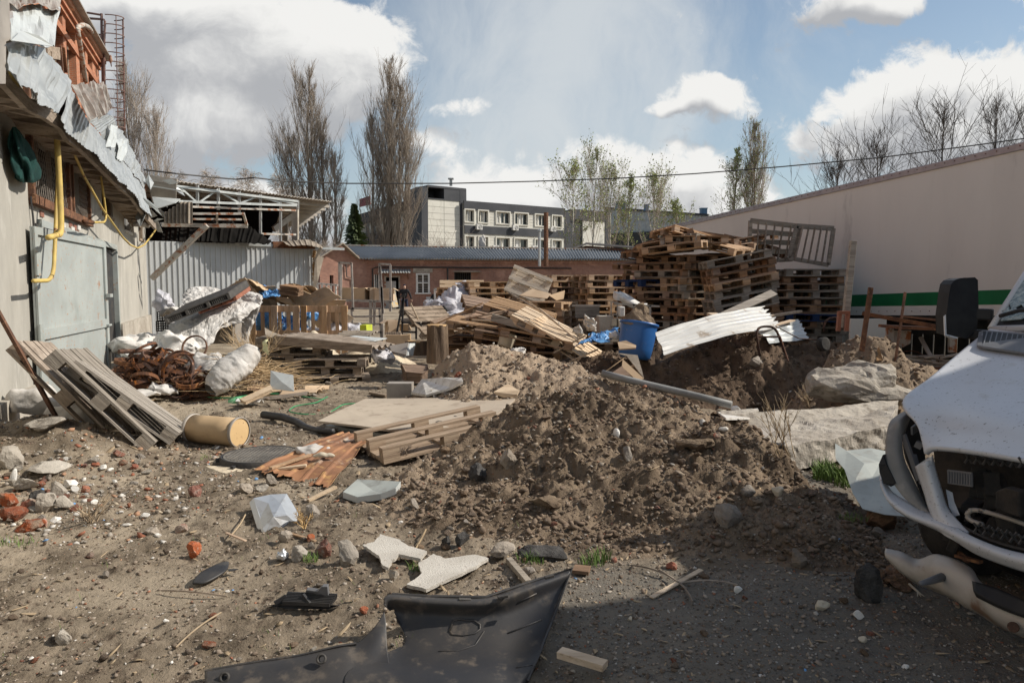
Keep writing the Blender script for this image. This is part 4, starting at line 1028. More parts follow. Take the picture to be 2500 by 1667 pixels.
# ================================================================ trees
mat('bark_grey', (.30,.25,.20), (.2,.165,.13), 2, .95, bump=.3); mat('twig_grey', (.38,.32,.26), (.26,.21,.165), .6, .95, bump=0)
mat('twig_pale', (.48,.41,.345), (.34,.285,.235), .6, .95, bump=0); mat('twig_dark', (.085,.07,.06), (.05,.042,.036), .6, .95, bump=0)
mat('birch_bark', (.52,.50,.45), (.30,.28,.25), 1.5, .9, bump=0); mat('bud_leaf', (.34,.38,.13), (.22,.27,.09), 1, .8, bump=0)
mat('spruce', (.12,.15,.07), (.075,.10,.045), 1.2, .9, bump=0, c3=(.09,.12,.05))
def seg_mesh(name, segs, material, parent):
    a = np.array([[*s[0], *s[1], s[2], s[3]] for s in segs], float)
    p0, p1, r0, r1 = a[:,:3], a[:,3:6], a[:,6], a[:,7]
    d = p1-p0; d /= np.maximum(np.linalg.norm(d, axis=1, keepdims=True), 1e-6)
    ref = np.where(np.abs(d[:,2:3]) > .9, np.array([[1.,0,0]]), np.array([[0,0,1.]])); s1 = np.cross(d, ref); s1 /= np.linalg.norm(s1, axis=1, keepdims=True); s2 = np.cross(d, s1)
    V = []
    for P_, r_ in ((p0, r0), (p1, r1)):
        for k in range(3):
            th = 2*math.pi*k/3; V.append(P_ + (s1*math.cos(th)+s2*math.sin(th))*r_[:,None])
    V = np.stack(V, 1).reshape(-1, 3); n = len(a); b = (np.arange(n)*6)[:,None]
    F = np.concatenate([b+np.array([[k, (k+1)%3, 3+(k+1)%3, 3+k]]) for k in range(3)], 1).reshape(-1, 4)
    return raw_mesh(name, V, F, material, parent)
def raw_mesh(name, V, F, material, parent=None, smooth=False, mi=None, loc=None):
    me = bpy.data.meshes.new(name); me.vertices.add(len(V)); me.vertices.foreach_set('co', np.asarray(V, np.float32).ravel())
    k = F.shape[1]; me.loops.add(F.size); me.loops.foreach_set('vertex_index', F.ravel().astype(np.int32)); me.polygons.add(len(F))
    me.polygons.foreach_set('loop_start', np.arange(0, F.size, k, dtype=np.int32)); me.polygons.foreach_set('loop_total', np.full(len(F), k, np.int32))
    if smooth: me.polygons.foreach_set('use_smooth', np.ones(len(F), bool))
    me.update(calc_edges=True)
    for q in (material if isinstance(material, (list, tuple)) else [material]): me.materials.append(MATS[q])
    if mi is not None: me.polygons.foreach_set('material_index', np.asarray(mi, np.int32))
    o = bpy.data.objects.new(name, me); COL.objects.link(o)
    if parent is not None: o.parent = parent
    return o
def leaves(name, pts, size, material, parent, rr):
    n = len(pts); P_ = np.array(pts); rs = np.random.RandomState(rr.randint(0, 99999))
    a = rs.normal(size=(n,3)); a /= np.linalg.norm(a, axis=1, keepdims=True); b = np.cross(a, rs.normal(size=(n,3))); b /= np.linalg.norm(b, axis=1, keepdims=True)
    s = (size*rs.uniform(.5, 1.3, n))[:,None]
    V = np.stack([P_-a*s, P_+b*s*.6, P_+a*s, P_-b*s*.6], 1).reshape(-1,3); F = np.arange(4*n).reshape(n,4)
    return raw_mesh(name, V, F, material, parent)
def bend(p, d, L, r0, r1, n, up, wob, rr, segs):
    pts = [p]; 
    for i in range(n):
        d = (d + Vector((rr.uniform(-wob,wob), rr.uniform(-wob,wob), up+rr.uniform(-wob,wob)*.5))).normalized()
        q = p + d*(L/n); a = r0+(r1-r0)*i/n; b = r0+(r1-r0)*(i+1)/n; segs.append((p, q, a, b)); p = q; pts.append(q)
    return pts, d
def tree(name, base, H, W, label, cat, style='poplar', seed=1, group=None, n1=46, tw='twig_grey', bk='bark_grey', rt=.22, leaf=0, lsize=.1, low=.06, n2=11, n3=4, rtw=.016, tops=()):
    H *= .90 if style == 'poplar' else .86
    rr = random.Random(seed); base = Vector(base); t = thing(name, base, label, cat, group)
    trunk, tws, tips = [], [], []; O = Vector((0,0,0))
    mains = [(O, H, W, 1.0)]+[(Vector((dx_, rr.uniform(-.5,.5), 0)), H*f, W*w_, .8) for (dx_, f, w_) in tops]
    for (o, h_, w_, q_) in mains:
        lean = Vector((o.x*.0, 0, 0)); st = Vector((o.x*.15, o.y*.15, 0))
        pts, _ = bend(st, (Vector((o.x*.9, o.y, h_*.35))).normalized(), h_*.35, rt*q_, rt*q_*.8, 5, .15, .03, rr, trunk)
        pts2, _ = bend(pts[-1], Vector((0,0,1)), h_*.65, rt*q_*.8, .015, 12, .25, .05, rr, trunk); tr = pts+pts2[1:]
        for i in range(int(n1*q_)):
            f = low+(0.97-low)*((i+.5)/n1/q_)**.9; k = f*(len(tr)-1); j = min(int(k), len(tr)-2); p = tr[j].lerp(tr[j+1], k-j)
            az = rr.uniform(0, 6.283)
            if style == 'poplar':
                env = min(1, (1-f)*2.2)**.75*min(1, .55+f*2)
                L = w_*.5*env/math.sin(R(20))*rr.uniform(.55,1.05); L = min(L, (1.03-f)*h_*.95); el = R(rr.uniform(54, 72)); up = .16
            elif style == 'broad':
                env = math.sin(min(1, (f-low)/(1-low)*1.15)*math.pi*.88+.28); L = w_*.56*max(.2, env)*rr.uniform(.6,1.15); el = R(rr.uniform(20, 55)+f*20); up = .09
            elif style == 'birch':
                env = (1-f)**.6; L = w_*.5*env*rr.uniform(.6,1.1)+.4; el = R(rr.uniform(35,60)); up = .0
            d = Vector((math.cos(az)*math.cos(el), math.sin(az)*math.cos(el), math.sin(el)))
            r0 = max(rtw*1.4, rt*.26*(1-f)*q_); bp, bd = bend(p, d, L, r0, rtw*.8, 6, up, .10, rr, trunk if r0 > rtw*2.4 else tws)
            for _ in range(n2):
                kk = rr.uniform(.12, 1)*6; j2 = min(int(kk), 5); p2 = bp[j2].lerp(bp[j2+1], kk-j2)
                dd = (bp[j2+1]-bp[j2]).normalized(); sp = Vector((rr.uniform(-1,1), rr.uniform(-1,1), rr.uniform(-.3,1))).normalized()
                d2 = (dd+sp*(.42 if style == 'poplar' else .95)).normalized(); L2 = L*rr.uniform(.16,.42)+.25
                p3, _ = bend(p2, d2, L2, rtw, rtw*.55, 3, (.18 if style == 'poplar' else .05) if style != 'birch' else -.35, .14, rr, tws)
                for _ in range(n3):
                    k3 = rr.uniform(.15, 1)*3; j3 = min(int(k3), 2); p4 = p3[j3].lerp(p3[j3+1], k3-j3)
                    sp = Vector((rr.uniform(-1,1), rr.uniform(-1,1), rr.uniform(-.4,1))).normalized(); d3 = ((p3[j3+1]-p3[j3]).normalized()+sp*.7).normalized()
                    p5, _ = bend(p4, d3, L2*rr.uniform(.25,.6)+.1, rtw*.6, rtw*.35, 2, -.4 if style == 'birch' else .1, .12, rr, tws); tips += p5[1:]
    seg_mesh('trunk', trunk, bk, t); seg_mesh('crown', tws, tw, t)
    if leaf:
        rr.shuffle(tips); leaves('leaves', [p+Vector((rr.uniform(-.1,.1),)*3) for p in tips[:leaf]], lsize, 'bud_leaf', t, rr)
    return t
def gx(u, y): return (u-1250)/1750*y*1.0
G = 'tall bare trees behind the yard'
def tb(u, y): p = at(u, 700, y); return (p.x, y, 0)
tree('poplar_tree', tb(338,62), 22.3, 4.6, 'pale bare poplar beside the caged ladder', 'tree', 'poplar', 1, G, 54, 'twig_pale', tops=[(2.7,.80,.9),(-1.2,.8,.7)], rtw=.016, n2=12)
tree('poplar_tree', tb(760,68), 23.6, 5.0, 'left of the two tall dark bare poplars behind the low brick workshop', 'tree', 'poplar', 2, G, 56, 'twig_grey', tops=[(-2.0,.74,.8),(1.9,.80,.6),(.4,.95,.6),(3.7,.68,.5)], rt=.3, n2=10)
tree('poplar_tree', tb(945,68), 25.0, 4.6, 'tallest bare poplar, just left of the office stair tower', 'tree', 'poplar', 3, G, 60, 'twig_grey', tops=[(1.6,.90,.9),(-1.7,.76,.8),(2.6,.72,.8),(.6,.86,.8)], rt=.3, n2=11)
for i, (u, v, y, w, lb_) in enumerate(((440,376,80,9,'thin pale birch just right of the pale poplar'),(525,378,80,8,'middle thin pale birch above the shed roof'),(597,374,80,10,'drooping pale birch rising over the middle of the shed roof'),(695,392,80,11,'twiggy pale birch just left of the left dark poplar'))):
    H_ = 1.6+(700-v)*y/1750; tree('birch_tree', tb(u,y), H_, w, lb_, 'tree', 'birch', 20+i, G, 64, 'twig_pale', 'birch_bark', .12, low=.25, n2=10, n3=4, rtw=.016)
for i, (u, v, y, w, lb_) in enumerate(((1395,352,72,8.0,'budding green tree just right of the office windows'),(1447,350,76,4.5,'slender budding tree, second from the office windows'),(1490,392,78,3.8,'thin white-stemmed budding tree in the middle of the green row'),(1530,388,72,5.5,'budding birch with several white stems before the metal hall'),(1592,415,74,5.0,'budding tree in front of the ribbed metal hall'),(1650,462,70,5.5,'low budding tree at the trailer end'))):
    H_ = 1.6+(700-v)*y/1750; tree('budding_tree', tb(u,y), H_, w, lb_, 'tree', 'broad' if w > 5 else 'poplar', 30+i, 'budding green trees', 34, 'twig_grey' if w > 5 else 'twig_pale', 'birch_bark', .15, leaf=2600, lsize=.10, low=.25, n2=8, n3=3, rtw=.012)
tree('poplar_tree', tb(1838,105), 27.5, 5.2, 'narrow poplar standing behind the far part of the trailer', 'tree', 'poplar', 41, 'poplars behind the trailer', 60, 'twig_grey', leaf=2500, lsize=.12, tops=[(-1,.85,.7)], rtw=.02)
tree('poplar_tree', tb(1783,105), 24.5, 8.5, 'broad budding tree left of the narrow poplar behind the trailer', 'tree', 'broad', 42, 'poplars behind the trailer', 50, 'twig_grey', leaf=2500, lsize=.12, low=.2, rtw=.018, rt=.3)
tree('bare_tree', tb(1885,60), 9.5, 3.5, 'small sapling with green buds just above the trailer roof', 'tree', 'broad', 43, None, 26, 'twig_grey', leaf=900, lsize=.07, low=.3, rt=.08, rtw=.012)
for i, (u, v, y, w, lb_) in enumerate(((2030,345,48,7,'leftmost dark bare tree over the trailer roof'),(2130,285,46,7.5,'dark bare tree second from the left over the trailer roof'),(2285,205,44,8.5,'tallest dark bare tree over the trailer roof, under the big white cloud'),(2410,190,44,7.5,'dark bare tree over the trailer roof near the right edge'),(2510,205,43,7,'dark bare tree cut by the right edge of the view'))):
    H_ = 1.6+(700-v)*y/1750; tree('bare_tree', tb(u,y), H_, w*1.15, lb_, 'tree', 'broad', 50+i, 'dark bare trees behind the trailer', 38, 'twig_dark', 'twig_dark', .16, low=.28, n2=7, n3=3, rtw=.013)
# spruce
def spruce(u, y, H_, W_, label):
    t = thing('spruce_tree', tb(u, y), label, 'tree'); rr = random.Random(5); tr = []; bend(Vector((0,0,0)), Vector((0,0,1)), H_, .14, .02, 8, .3, .01, rr, tr); seg_mesh('trunk', tr, 'bark_grey', t)
    V = []; F = []
    for i in range(1900):
        f = rr.random()**.75; az = rr.uniform(0, 6.283); rad = W_*.5*(1-f)*rr.uniform(.35,1.05)*(1+.22*math.sin(az*3+f*9)); z = H_*(.12+.88*f) - rad*.25
        c = Vector((rad*math.cos(az), rad*math.sin(az), z)); o_ = Vector((math.cos(az), math.sin(az), -.35)).normalized(); s_ = o_.cross(Vector((0,0,1))).normalized(); L_s = rr.uniform(.25,.55)
        k = len(V); V += [c-o_*L_s*.5+s_*.12, c-o_*L_s*.5-s_*.12, c+o_*L_s*.6-s_*.04+Vector((0,0,-.05)), c+o_*L_s*.6+s_*.04+Vector((0,0,.05))]; F.append((k,k+1,k+2,k+3))
    raw_mesh('crown', np.array([tuple(q) for q in V]), np.array(F), 'spruce', t)
spruce(868, 62, 8.6, 4.6, 'dark green spruce between the two dark poplars')
for i, (u, y, h_, w_, lb_) in enumerate(((1080,62,5.6,7.0,'low leafless bush in front of the stair tower'),(800,60,6,4,'leafless bush beside the shed end'),(1000,60,5.4,4,'leafless bush left of the stair tower'))):
    tree('bare_bush', tb(u, y), h_, w_, lb_, 'bush', 'broad', 70+i, None, 26, 'twig_pale', 'twig_grey', .05, low=.1, n2=8, n3=3, rtw=.010)
# ================================================================ box trailer
mat('trailer_white', (.75,.725,.66), (.69,.665,.605), .5, .45, bump=.03, bscale=3, spec=.4, spots=[((.56,.54,.49), 1.3, .58, .72)], stretch=(1,1,.3))
mat('green_stripe', (.012,.17,.06), (.01,.14,.05), 2, .5, bump=0); mat('alu', (.42,.40,.40), (.34,.32,.33), 4, .45, metal=.5, bump=.05); mat('tyre', (.025,.024,.023), (.05,.046,.042), 6, .9, bump=.4)
TRB, TRN = at(1625,766,22.8), at(2500,766,11.6)
tdir = (TRN-TRB).normalized(); tside = Vector((-tdir.y, tdir.x, 0)); tside = -tside.normalized() if tside.x < 0 else tside.normalized()
tside = Vector((abs(tdir.y), tdir.x*(1 if tdir.y < 0 else -1), 0)).normalized()
tup = Vector((0,0,1)); TL = 13.6; TH = 2.74
def T_(a, z, o=0): return TRB + tdir*a + Vector((0,0,z)) + tside*(-o)
def tbox(m, a0, a1, z0, z1, o0, o1, mi=None):
    vs = [T_(a, z, o) for z in (z0,z1) for o in (o0,o1) for a in (a0,a1)]
    return m.add(vs, [(0,2,3,1),(4,5,7,6),(0,1,5,4),(2,6,7,3),(0,4,6,2),(1,3,7,5)], mi)
trailer = thing('box_trailer', T_(6.8, -1.2, -1.25), 'long dirty white box trailer with a green stripe along its lower side', 'trailer')
m = MB(); tbox(m, 0, TL, .0, TH, -2.5, 0); m.build('box', 'trailer_white', trailer, bevel=.01)
m = MB(); tbox(m, .02, TL, .155, .40, -.01, .006); m.build('green_stripe', 'green_stripe', trailer)
m = MB(); tbox(m, -.02, TL+.02, TH-.10, TH+.02, -.10, .03); tbox(m, -.03, .07, 0, TH, -.06, .025); m.build('top_rail', 'alu', trailer, bevel=.008)
for k in range(1, 11):
    m = MB(); tbox(m, k*1.23, k*1.23+.012, .42, TH-.1, -.01, .002); m.build('panel_seam', 'trailer_white', trailer)
m = MB(); tbox(m, -.02, TL, -.03, .13, -.05, .012); m.build('bottom_rail', 'trailer_white', trailer)
m = MB()
for k in range(68):
    a = .12+k*.2
    for (z, o) in ((TH-.03, .036), (.05, .018)):
        c = T_(a, z, o); m.rock(c, (.014,.014,.014), k, sub=0, jag=0)
for k in range(34): c = T_(.2+k*.4, TH+.02, -.03); m.box(c, (.05,.05,.02))
m.build('rivets', 'rust', trailer); trailer.children[-1]['kind'] = 'stuff'
m = MB(); tbox(m, 0, TL, -.42, -.02, -1.7, -1.5); tbox(m, 0, TL, -.42, -.02, -1.0, -.8); tbox(m, .3, TL-.4, -.09, -.02, -2.4, -.06)
for a in (1, 3, 5, 7, 9, 11): tbox(m, a, a+.1, -.16, -.09, -2.4, -.1)
m.build('chassis', 'dark_paint', trailer)
for a in (1.6, 2.9, 4.2):
    for o in (-.35, -2.15):
        m = MB(); c = T_(a, -.75, o); M_ = Matrix((tdir, Vector((0,0,1)), -tside)).transposed()
        m.lathe([(.0,-.11),(.2,-.11),(.3,-.12),(.44,-.13),(.48,-.09),(.48,.09),(.44,.13),(.3,.12),(.2,.05),(0,.05)], c, M_, 28); m.build('wheel', 'tyre', trailer, smooth=True)
for o in (-.4, -2.1): m = MB(); tbox(m, 12.4, 12.55, -1.15, -.1, o-.07, o+.07); m.build('landing_leg', 'dark_paint', trailer)
m = MB(); tbox(m, 5.4, 7.4, -.75, -.12, -.9, -.35); m.build('pallet_box', 'panel_cream', trailer)
m = MB()
for k in range(60): tbox(m, -2+k*.3, -2+k*.3+.27, -1.5, .05+.03*math.sin(k*2.3), -2.68, -2.65)
o = m.build('shade_fence', 'dark_paint'); tag(o, 'added dark board fence that shades the ground under the trailer', 'fence')  # invented boards, put close behind the trailer to darken its underside

# ================================================================ wrecked van at the right edge
mat('van_white', (.60,.61,.63), (.56,.57,.59), 2, .38, bump=.02, bscale=4, spec=.45, coat=.1, spots=[((.22,.21,.20), 60, .61, .66), ((.47,.46,.44), 7, .56, .74)])
mat('van_grey', (.17,.17,.175), (.14,.14,.145), 3, .5, bump=.03, spec=.4); mat('van_black', (.016,.016,.018), (.03,.03,.03), 5, .55, bump=.04)
mat('engine_dark', (.020,.019,.018), (.045,.038,.032), 7, .8, bump=.4); mat('bar_white', (.50,.46,.41), (.38,.34,.29), 4, .4, bump=.04, spots=[((.23,.14,.09), 4, .56, .68)])
m_ = mat('broken_glass', (.42,.52,.52), (.18,.26,.28), 26, .25, bump=.8, bscale=70, spec=.8, c3=(.6,.68,.67))
VH = Vector((-.92,-.39,0)).normalized(); VR = Vector((-.39,.92,0)).normalized()
van = thing('van', at(2600,1350,3.6)*1.0, 'white wrecked van with missing headlight and smashed windscreen at the right edge', 'van')
def surf_grid(m, rows, nu=18, nv=10, mi=None):
    """smooth (Catmull-Rom) surface through a grid of picture positions with depths"""
    G_ = [[at(*q) for q in r] for r in rows]
    def cr(p, t):
        n = len(p)-1; k = t*n; i = min(int(k), n-1); f = k-i
        a, b, c, d = p[max(i-1,0)], p[i], p[i+1], p[min(i+2,n)]
        return b + (c-a)*(.5*f) + (a*2-b*5+c*4-d)*(.5*f*f) + (b*3-a-c*3+d)*(.5*f**3)
    def fn(a, b): return cr([cr(r, b) for r in G_], a)
    m.grid(fn, nu, nv, mi)
hood = [[(2421,803,4.30),(2470,808,4.15),(2560,818,3.90),(2700,838,3.55),(2950,900,3.05)],
        [(2360,850,4.08),(2420,858,3.95),(2520,872,3.70),(2680,900,3.35),(2930,975,2.9)],
        [(2275,922,3.78),(2350,932,3.66),(2460,950,3.42),(2640,985,3.1),(2880,1065,2.7)],
        [(2204,981,3.52),(2290,1000,3.40),(2420,1020,3.15),(2600,1060,2.85),(2840,1140,2.5)],
        [(2240,1040,3.36),(2300,1055,3.26),(2420,1070,3.02),(2580,1105,2.75),(2800,1180,2.4)],
        [(2262,1109,3.22),(2290,1096,3.15),(2420,1112,2.9),(2560,1142,2.68),(2780,1215,2.35)]]
m = MB(); surf_grid(m, hood, 30, 26)
from mathutils.bvhtree import BVHTree
hood_tree = BVHTree.FromPolygons([tuple(q) for q in m.v], [tuple(f) for f in m.f]); m.build('hood', 'van_white', van, smooth=True, solid=.02)
m = MB(); m.tube([at(2421,807,4.28), at(2360,853,4.06), at(2275,925,3.77), at(2204,984,3.51)], .006, 6)
m.build('hood_crease', 'van_white', van, smooth=True)
# cowl vent
m = MB()
def vp(u, v, up=.0):
    # position on the hood near the windscreen (approximate depth field)
    d = ray(u, v).normalized(); h = hood_tree.ray_cast(Vector((0,0,CAMZ)), d); return (h[0] if h[0] is not None else at(u, v, 4.30-(u-2421)*.00265-(v-803)*.0036))+Vector((0,0,up))-d*.012
m.plate([vp(2390,822,.018), vp(2400,817,.018), vp(2560,832,.018), vp(2560,884,.018), vp(2400,860,.018), vp(2385,855,.018)], .012); v_ = m.build('cowl_vent', 'van_grey', van, bevel=.003)
m = MB()
for k in range(12): u = 2402+k*12.5; m.bar(vp(u+8,822+k*1.1,.028), vp(u-2,858+k*2.3,.028), .006, .012)
m.build('vent_fins', 'van_grey', v_)
m = MB(); m.plate([vp(2400,821,.026), vp(2555,836,.026), vp(2555,880,.026), vp(2398,858,.026)], .004); m.build('vent_mesh', 'van_black', v_)
# windscreen and pillars
WSb = [at(2421,803,4.30), at(2560,818,3.90), at(2950,900,3.05)]; WSt = [at(2585,545,4.62), at(2760,530,4.3), at(3120,550,3.5)]
def ws(a, b, off=0.0):
    def l(p, t): return p[0].lerp(p[1], t*2) if t < .5 else p[1].lerp(p[2], t*2-1)
    p = l(WSb, a).lerp(l(WSt, a), b); return p + Vector((-.5,-.5,.7))*(off+.06*math.sin(math.pi*a))
m = MB(); m.grid(lambda a, b: ws(.02+a*.97, .02+b*.97), 14, 10); m.build('windscreen_hole', 'van_black', van)
rr = random.Random(4)
m = MB(); poly = []
edge = [(.02,.98),(.02,.22),(.05,.19),(.09,.15),(.15,.19),(.22,.14),(.30,.17),(.38,.17),(.5,.25),(.65,.2),(.8,.3),(.98,.25),(.98,.98)]
m.plate([ws(a, b, .012) for (a, b) in edge], .006); m.build('windscreen', 'broken_glass', van)
m = MB(); m.plate([ws(a, b, .012) for (a, b) in ((.03,.13),(.05,.18),(.08,.14),(.10,.17),(.2,.12),(.3,.10),(.25,.05),(.06,.05))], .005); m.build('glass_remnant', 'broken_glass', van)
m = MB(); m.tube([ws(0,0), ws(0,.5), ws(0,1)], .024, 8); m.tube([ws(0,1), ws(.5,1), ws(1,1)], .035, 8); m.tube([ws(0,0), ws(.5,0), ws(1,0)], .02, 8); m.build('windscreen_frame', 'van_white', van, smooth=True)
m = MB(); m.tube([ws(.05,.06,.05), ws(.2,.09,.05), ws(.45,.11,.05)], .012, 6); m.build('wiper', 'van_black', van)
# body behind the windscreen
p0 = WSb[0]; p1 = WSt[0]; bk = -VH; 
def side(q, off=0): return q
rf_ = p1 + bk*.6 + Vector((0,0,.32)); L_b = 3.6; wv = -VR*1.95
pr = [Vector((p0.x,p0.y,.45))+bk*.02, p0+bk*.02, p1, rf_, rf_+bk*L_b, Vector(((rf_+bk*L_b).x,(rf_+bk*L_b).y,.45))]
vs = [q-VR*.03 for q in pr]+[q+wv for q in pr]; n = len(pr)
m = MB(); m.add(vs, [tuple(range(n)), tuple(range(2*n-1, n-1, -1))]+[(i, (i+1)%n, (i+1)%n+n, i+n) for i in range(n) if i not in (1,)]); m.build('body', 'van_white', van, bevel=.03)
# mirror
def prism_uv(poly, y0, y1, dxy=(0,0)):
    m = MB(); m.plate([at(u, v, y0) for (u, v) in poly], y1-y0, nrm=(0,-1,0)); return m
m = prism_uv([(2330,684),(2345,680),(2380,678),(2387,684),(2389,765),(2384,806),(2360,826),(2330,820),(2311,816),(2310,770),(2317,715),(2322,694)], 4.44, 4.55); mir = m.build('wing_mirror', 'van_black', van, bevel=.02)
m = MB(); m.plate([at(2309,768,4.41), at(2311,816,4.40), at(2340,824,4.39), at(2330,827,4.42), at(2308,818,4.42), at(2306,770,4.42)], .01); m.build('mirror_trim', 'van_white', mir)
m = MB(); m.bar(at(2360,766,4.5), at(2425,768,4.40), .05, .07); m.bar(at(2358,815,4.5), at(2425,818,4.38), .05, .06); m.build('mirror_arm', 'van_black', mir, bevel=.01)
# headlight pod, fender and dark inside
m = MB(); surf_grid(m, [[(2213,1003,3.62),(2190,1016,3.58),(2170,1038,3.52),(2162,1100,3.45),(2172,1160,3.40),(2205,1212,3.34),(2240,1240,3.28),(2272,1258,3.24)],
                        [(2216,1010,3.55),(2196,1030,3.48),(2188,1052,3.47),(2190,1110,3.41),(2204,1160,3.37),(2230,1206,3.32),(2254,1236,3.27),(2272,1254,3.23)],
                        [(2222,1016,3.56),(2212,1045,3.50),(2202,1070,3.46),(2206,1118,3.42),(2224,1160,3.38),(2246,1205,3.34),(2262,1234,3.30),(2273,1252,3.26)]], 8, 40)
mat('pod_grey', (.27,.255,.235), (.20,.19,.175), 2.5, .5, bump=.06, c3=(.33,.31,.28))
m.build('headlight_pod', 'pod_grey', van, smooth=True, solid=.008)
m = MB(); surf_grid(m, [[(2222,1008,3.60),(2208,1060,3.52),(2210,1110,3.48),(2235,1170,3.42),(2272,1252,3.3)],[(2236,1010,3.66),(2250,1060,3.60),(2256,1110,3.55),(2262,1150,3.5),(2274,1240,3.4)]], 4, 16); m.build('headlight_hole', 'van_black', van, solid=.01)
m = MB(); m.bar(at(2206,1062,3.46), at(2244,1172,3.34), .012, .03); m.bar(at(2226,1052,3.46), at(2240,1042,3.5), .01, .04); m.bar(at(2236,1082,3.42), at(2252,1090,3.4), .03, .03); m.bar(at(2232,1110,3.42), at(2250,1180,3.34), .014, .02); m.build('headlight_bracket', 'van_grey', van)
m = MB(); m.plate([at(2164,1107,3.46), at(2172,1130,3.44), at(2196,1176,3.40), at(2184,1184,3.42), at(2166,1176,3.44), at(2156,1150,3.46), at(2154,1130,3.46)], .05); m.build('arch_liner', 'van_black', van)
# bumper skin
m = MB(); surf_grid(m, [[(2151,1153,3.50),(2172,1196,3.44),(2208,1222,3.36),(2250,1245,3.28),(2290,1262,3.18),(2330,1285,3.06),(2372,1310,2.94),(2440,1338,2.78),(2520,1358,2.62),(2680,1390,2.3)],
                        [(2150,1176,3.44),(2168,1216,3.36),(2206,1248,3.27),(2250,1268,3.19),(2292,1284,3.10),(2334,1306,2.99),(2380,1330,2.88),(2444,1355,2.73),(2520,1376,2.58),(2680,1410,2.27)],
                        [(2158,1200,3.46),(2178,1232,3.38),(2212,1258,3.30),(2252,1276,3.22),(2292,1294,3.14),(2336,1320,3.03),(2384,1350,2.92),(2446,1375,2.77),(2520,1398,2.62),(2680,1436,2.3)]], 8, 44)
m.build('bumper', 'van_white', van, smooth=True, solid=.012)
m = MB(); surf_grid(m, [[(2236,1138,3.30),(2246,1168,3.28),(2258,1204,3.25),(2272,1248,3.20),(2300,1300,3.1),(2340,1322,3.0)],
                        [(2258,1128,3.22),(2270,1170,3.20),(2282,1210,3.17),(2296,1250,3.13),(2322,1286,3.06),(2356,1312,2.97)],
                        [(2276,1118,3.24),(2284,1150,3.22),(2298,1196,3.19),(2312,1238,3.15),(2336,1268,3.08),(2366,1300,2.99)]], 8, 26)
m.build('bumper_pillar', 'van_white', van, smooth=True, solid=.010)
m = MB(); m.plate([at(2310,1196,3.22), at(2326,1204,3.2), at(2330,1225,3.18), at(2344,1258,3.12), at(2330,1262,3.14), at(2318,1240,3.17)], .01); m.plate([at(2240,1135,3.28), at(2262,1120,3.24), at(2278,1112,3.22), at(2276,1146,3.22), at(2250,1160,3.27)], .01); m.build('torn_edge', 'van_white', van)
# engine bay
m = MB(); m.plate([at(2278,1090,3.75), at(2290,1200,3.7), at(2350,1320,3.4), at(2560,1400,3.0), at(2760,1420,2.7), at(2760,1200,2.9), at(2500,1110,3.5)], .3); m.build('engine_bay', 'engine_dark', van)
m = MB(); rr = random.Random(12)
for i in range(16):
    u, v = rr.uniform(2300,2500), rr.uniform(1140,1330); m.box(at(u, v, 3.38-(u-2280)*.0022), (rr.uniform(.05,.16), rr.uniform(.03,.1), rr.uniform(.04,.14)), (rr.uniform(-.3,.3), rr.uniform(-.3,.3), .8))
m.build('engine_part', 'engine_dark', van, bevel=.008)
ey = lambda u: 3.24-(u-2280)*.0021
m = MB()
for k in range(9): m.bar(at(2318+k*6.5,1150+k*.8,ey(2318+k*6.5)), at(2318+k*6.5,1178+k*.8,ey(2318+k*6.5)), .007, .012)
m.tube([at(2315,1148,ey(2315)), at(2373,1155,ey(2373)), at(2374,1186,ey(2373)), at(2316,1178,ey(2315)), at(2315,1148,ey(2315))], .005, 6); m.build('horn_grille', 'van_grey', van)
m = MB(); pts = [at(2510,1282,2.78), at(2440,1258,2.92), at(2385,1243,3.0), at(2366,1246,3.04), at(2360,1258,3.05), at(2368,1270,3.04), at(2400,1280,2.98)]; m.tube(arc(pts), .010, 8); m.build('coolant_pipe', 'gal_dull', van, smooth=True)
m = MB(); m.plate([at(2450,1195,2.88), at(2475,1186,2.82), at(2510,1196,2.75), at(2510,1260,2.76), at(2450,1240,2.88)], .04); m.build('bracket_plate', 'engine_dark', van, bevel=.01)
m = MB()
for k in range(9):   # honeycomb strips of the grille
    u = 2355+k*22; yy = ey(u)-.02; v = 1104+ (u-2355)*.09
    m.bar(at(u,v,yy), at(u+18,v+26,yy), .006, .008); m.bar(at(u+18,v,yy), at(u,v+26,yy), .006, .008)
    v = 1270+(u-2355)*.26
    if u > 2370: m.bar(at(u,v,yy-.08), at(u+18,v+24,yy-.08), .006, .008); m.bar(at(u+18,v,yy-.08), at(u,v+24,yy-.08), .006, .008)
m.build('grille', 'dark_plastic', van)
m = MB(); surf_grid(m, [[(2322,1268,3.10),(2380,1300,2.96),(2440,1325,2.82),(2520,1345,2.65),(2680,1375,2.35)],[(2330,1280,3.3),(2385,1312,3.15),(2445,1336,3.0),(2520,1356,2.85),(2680,1385,2.5)]], 3, 14); m.build('grille_lip', 'van_black', van, solid=.01)
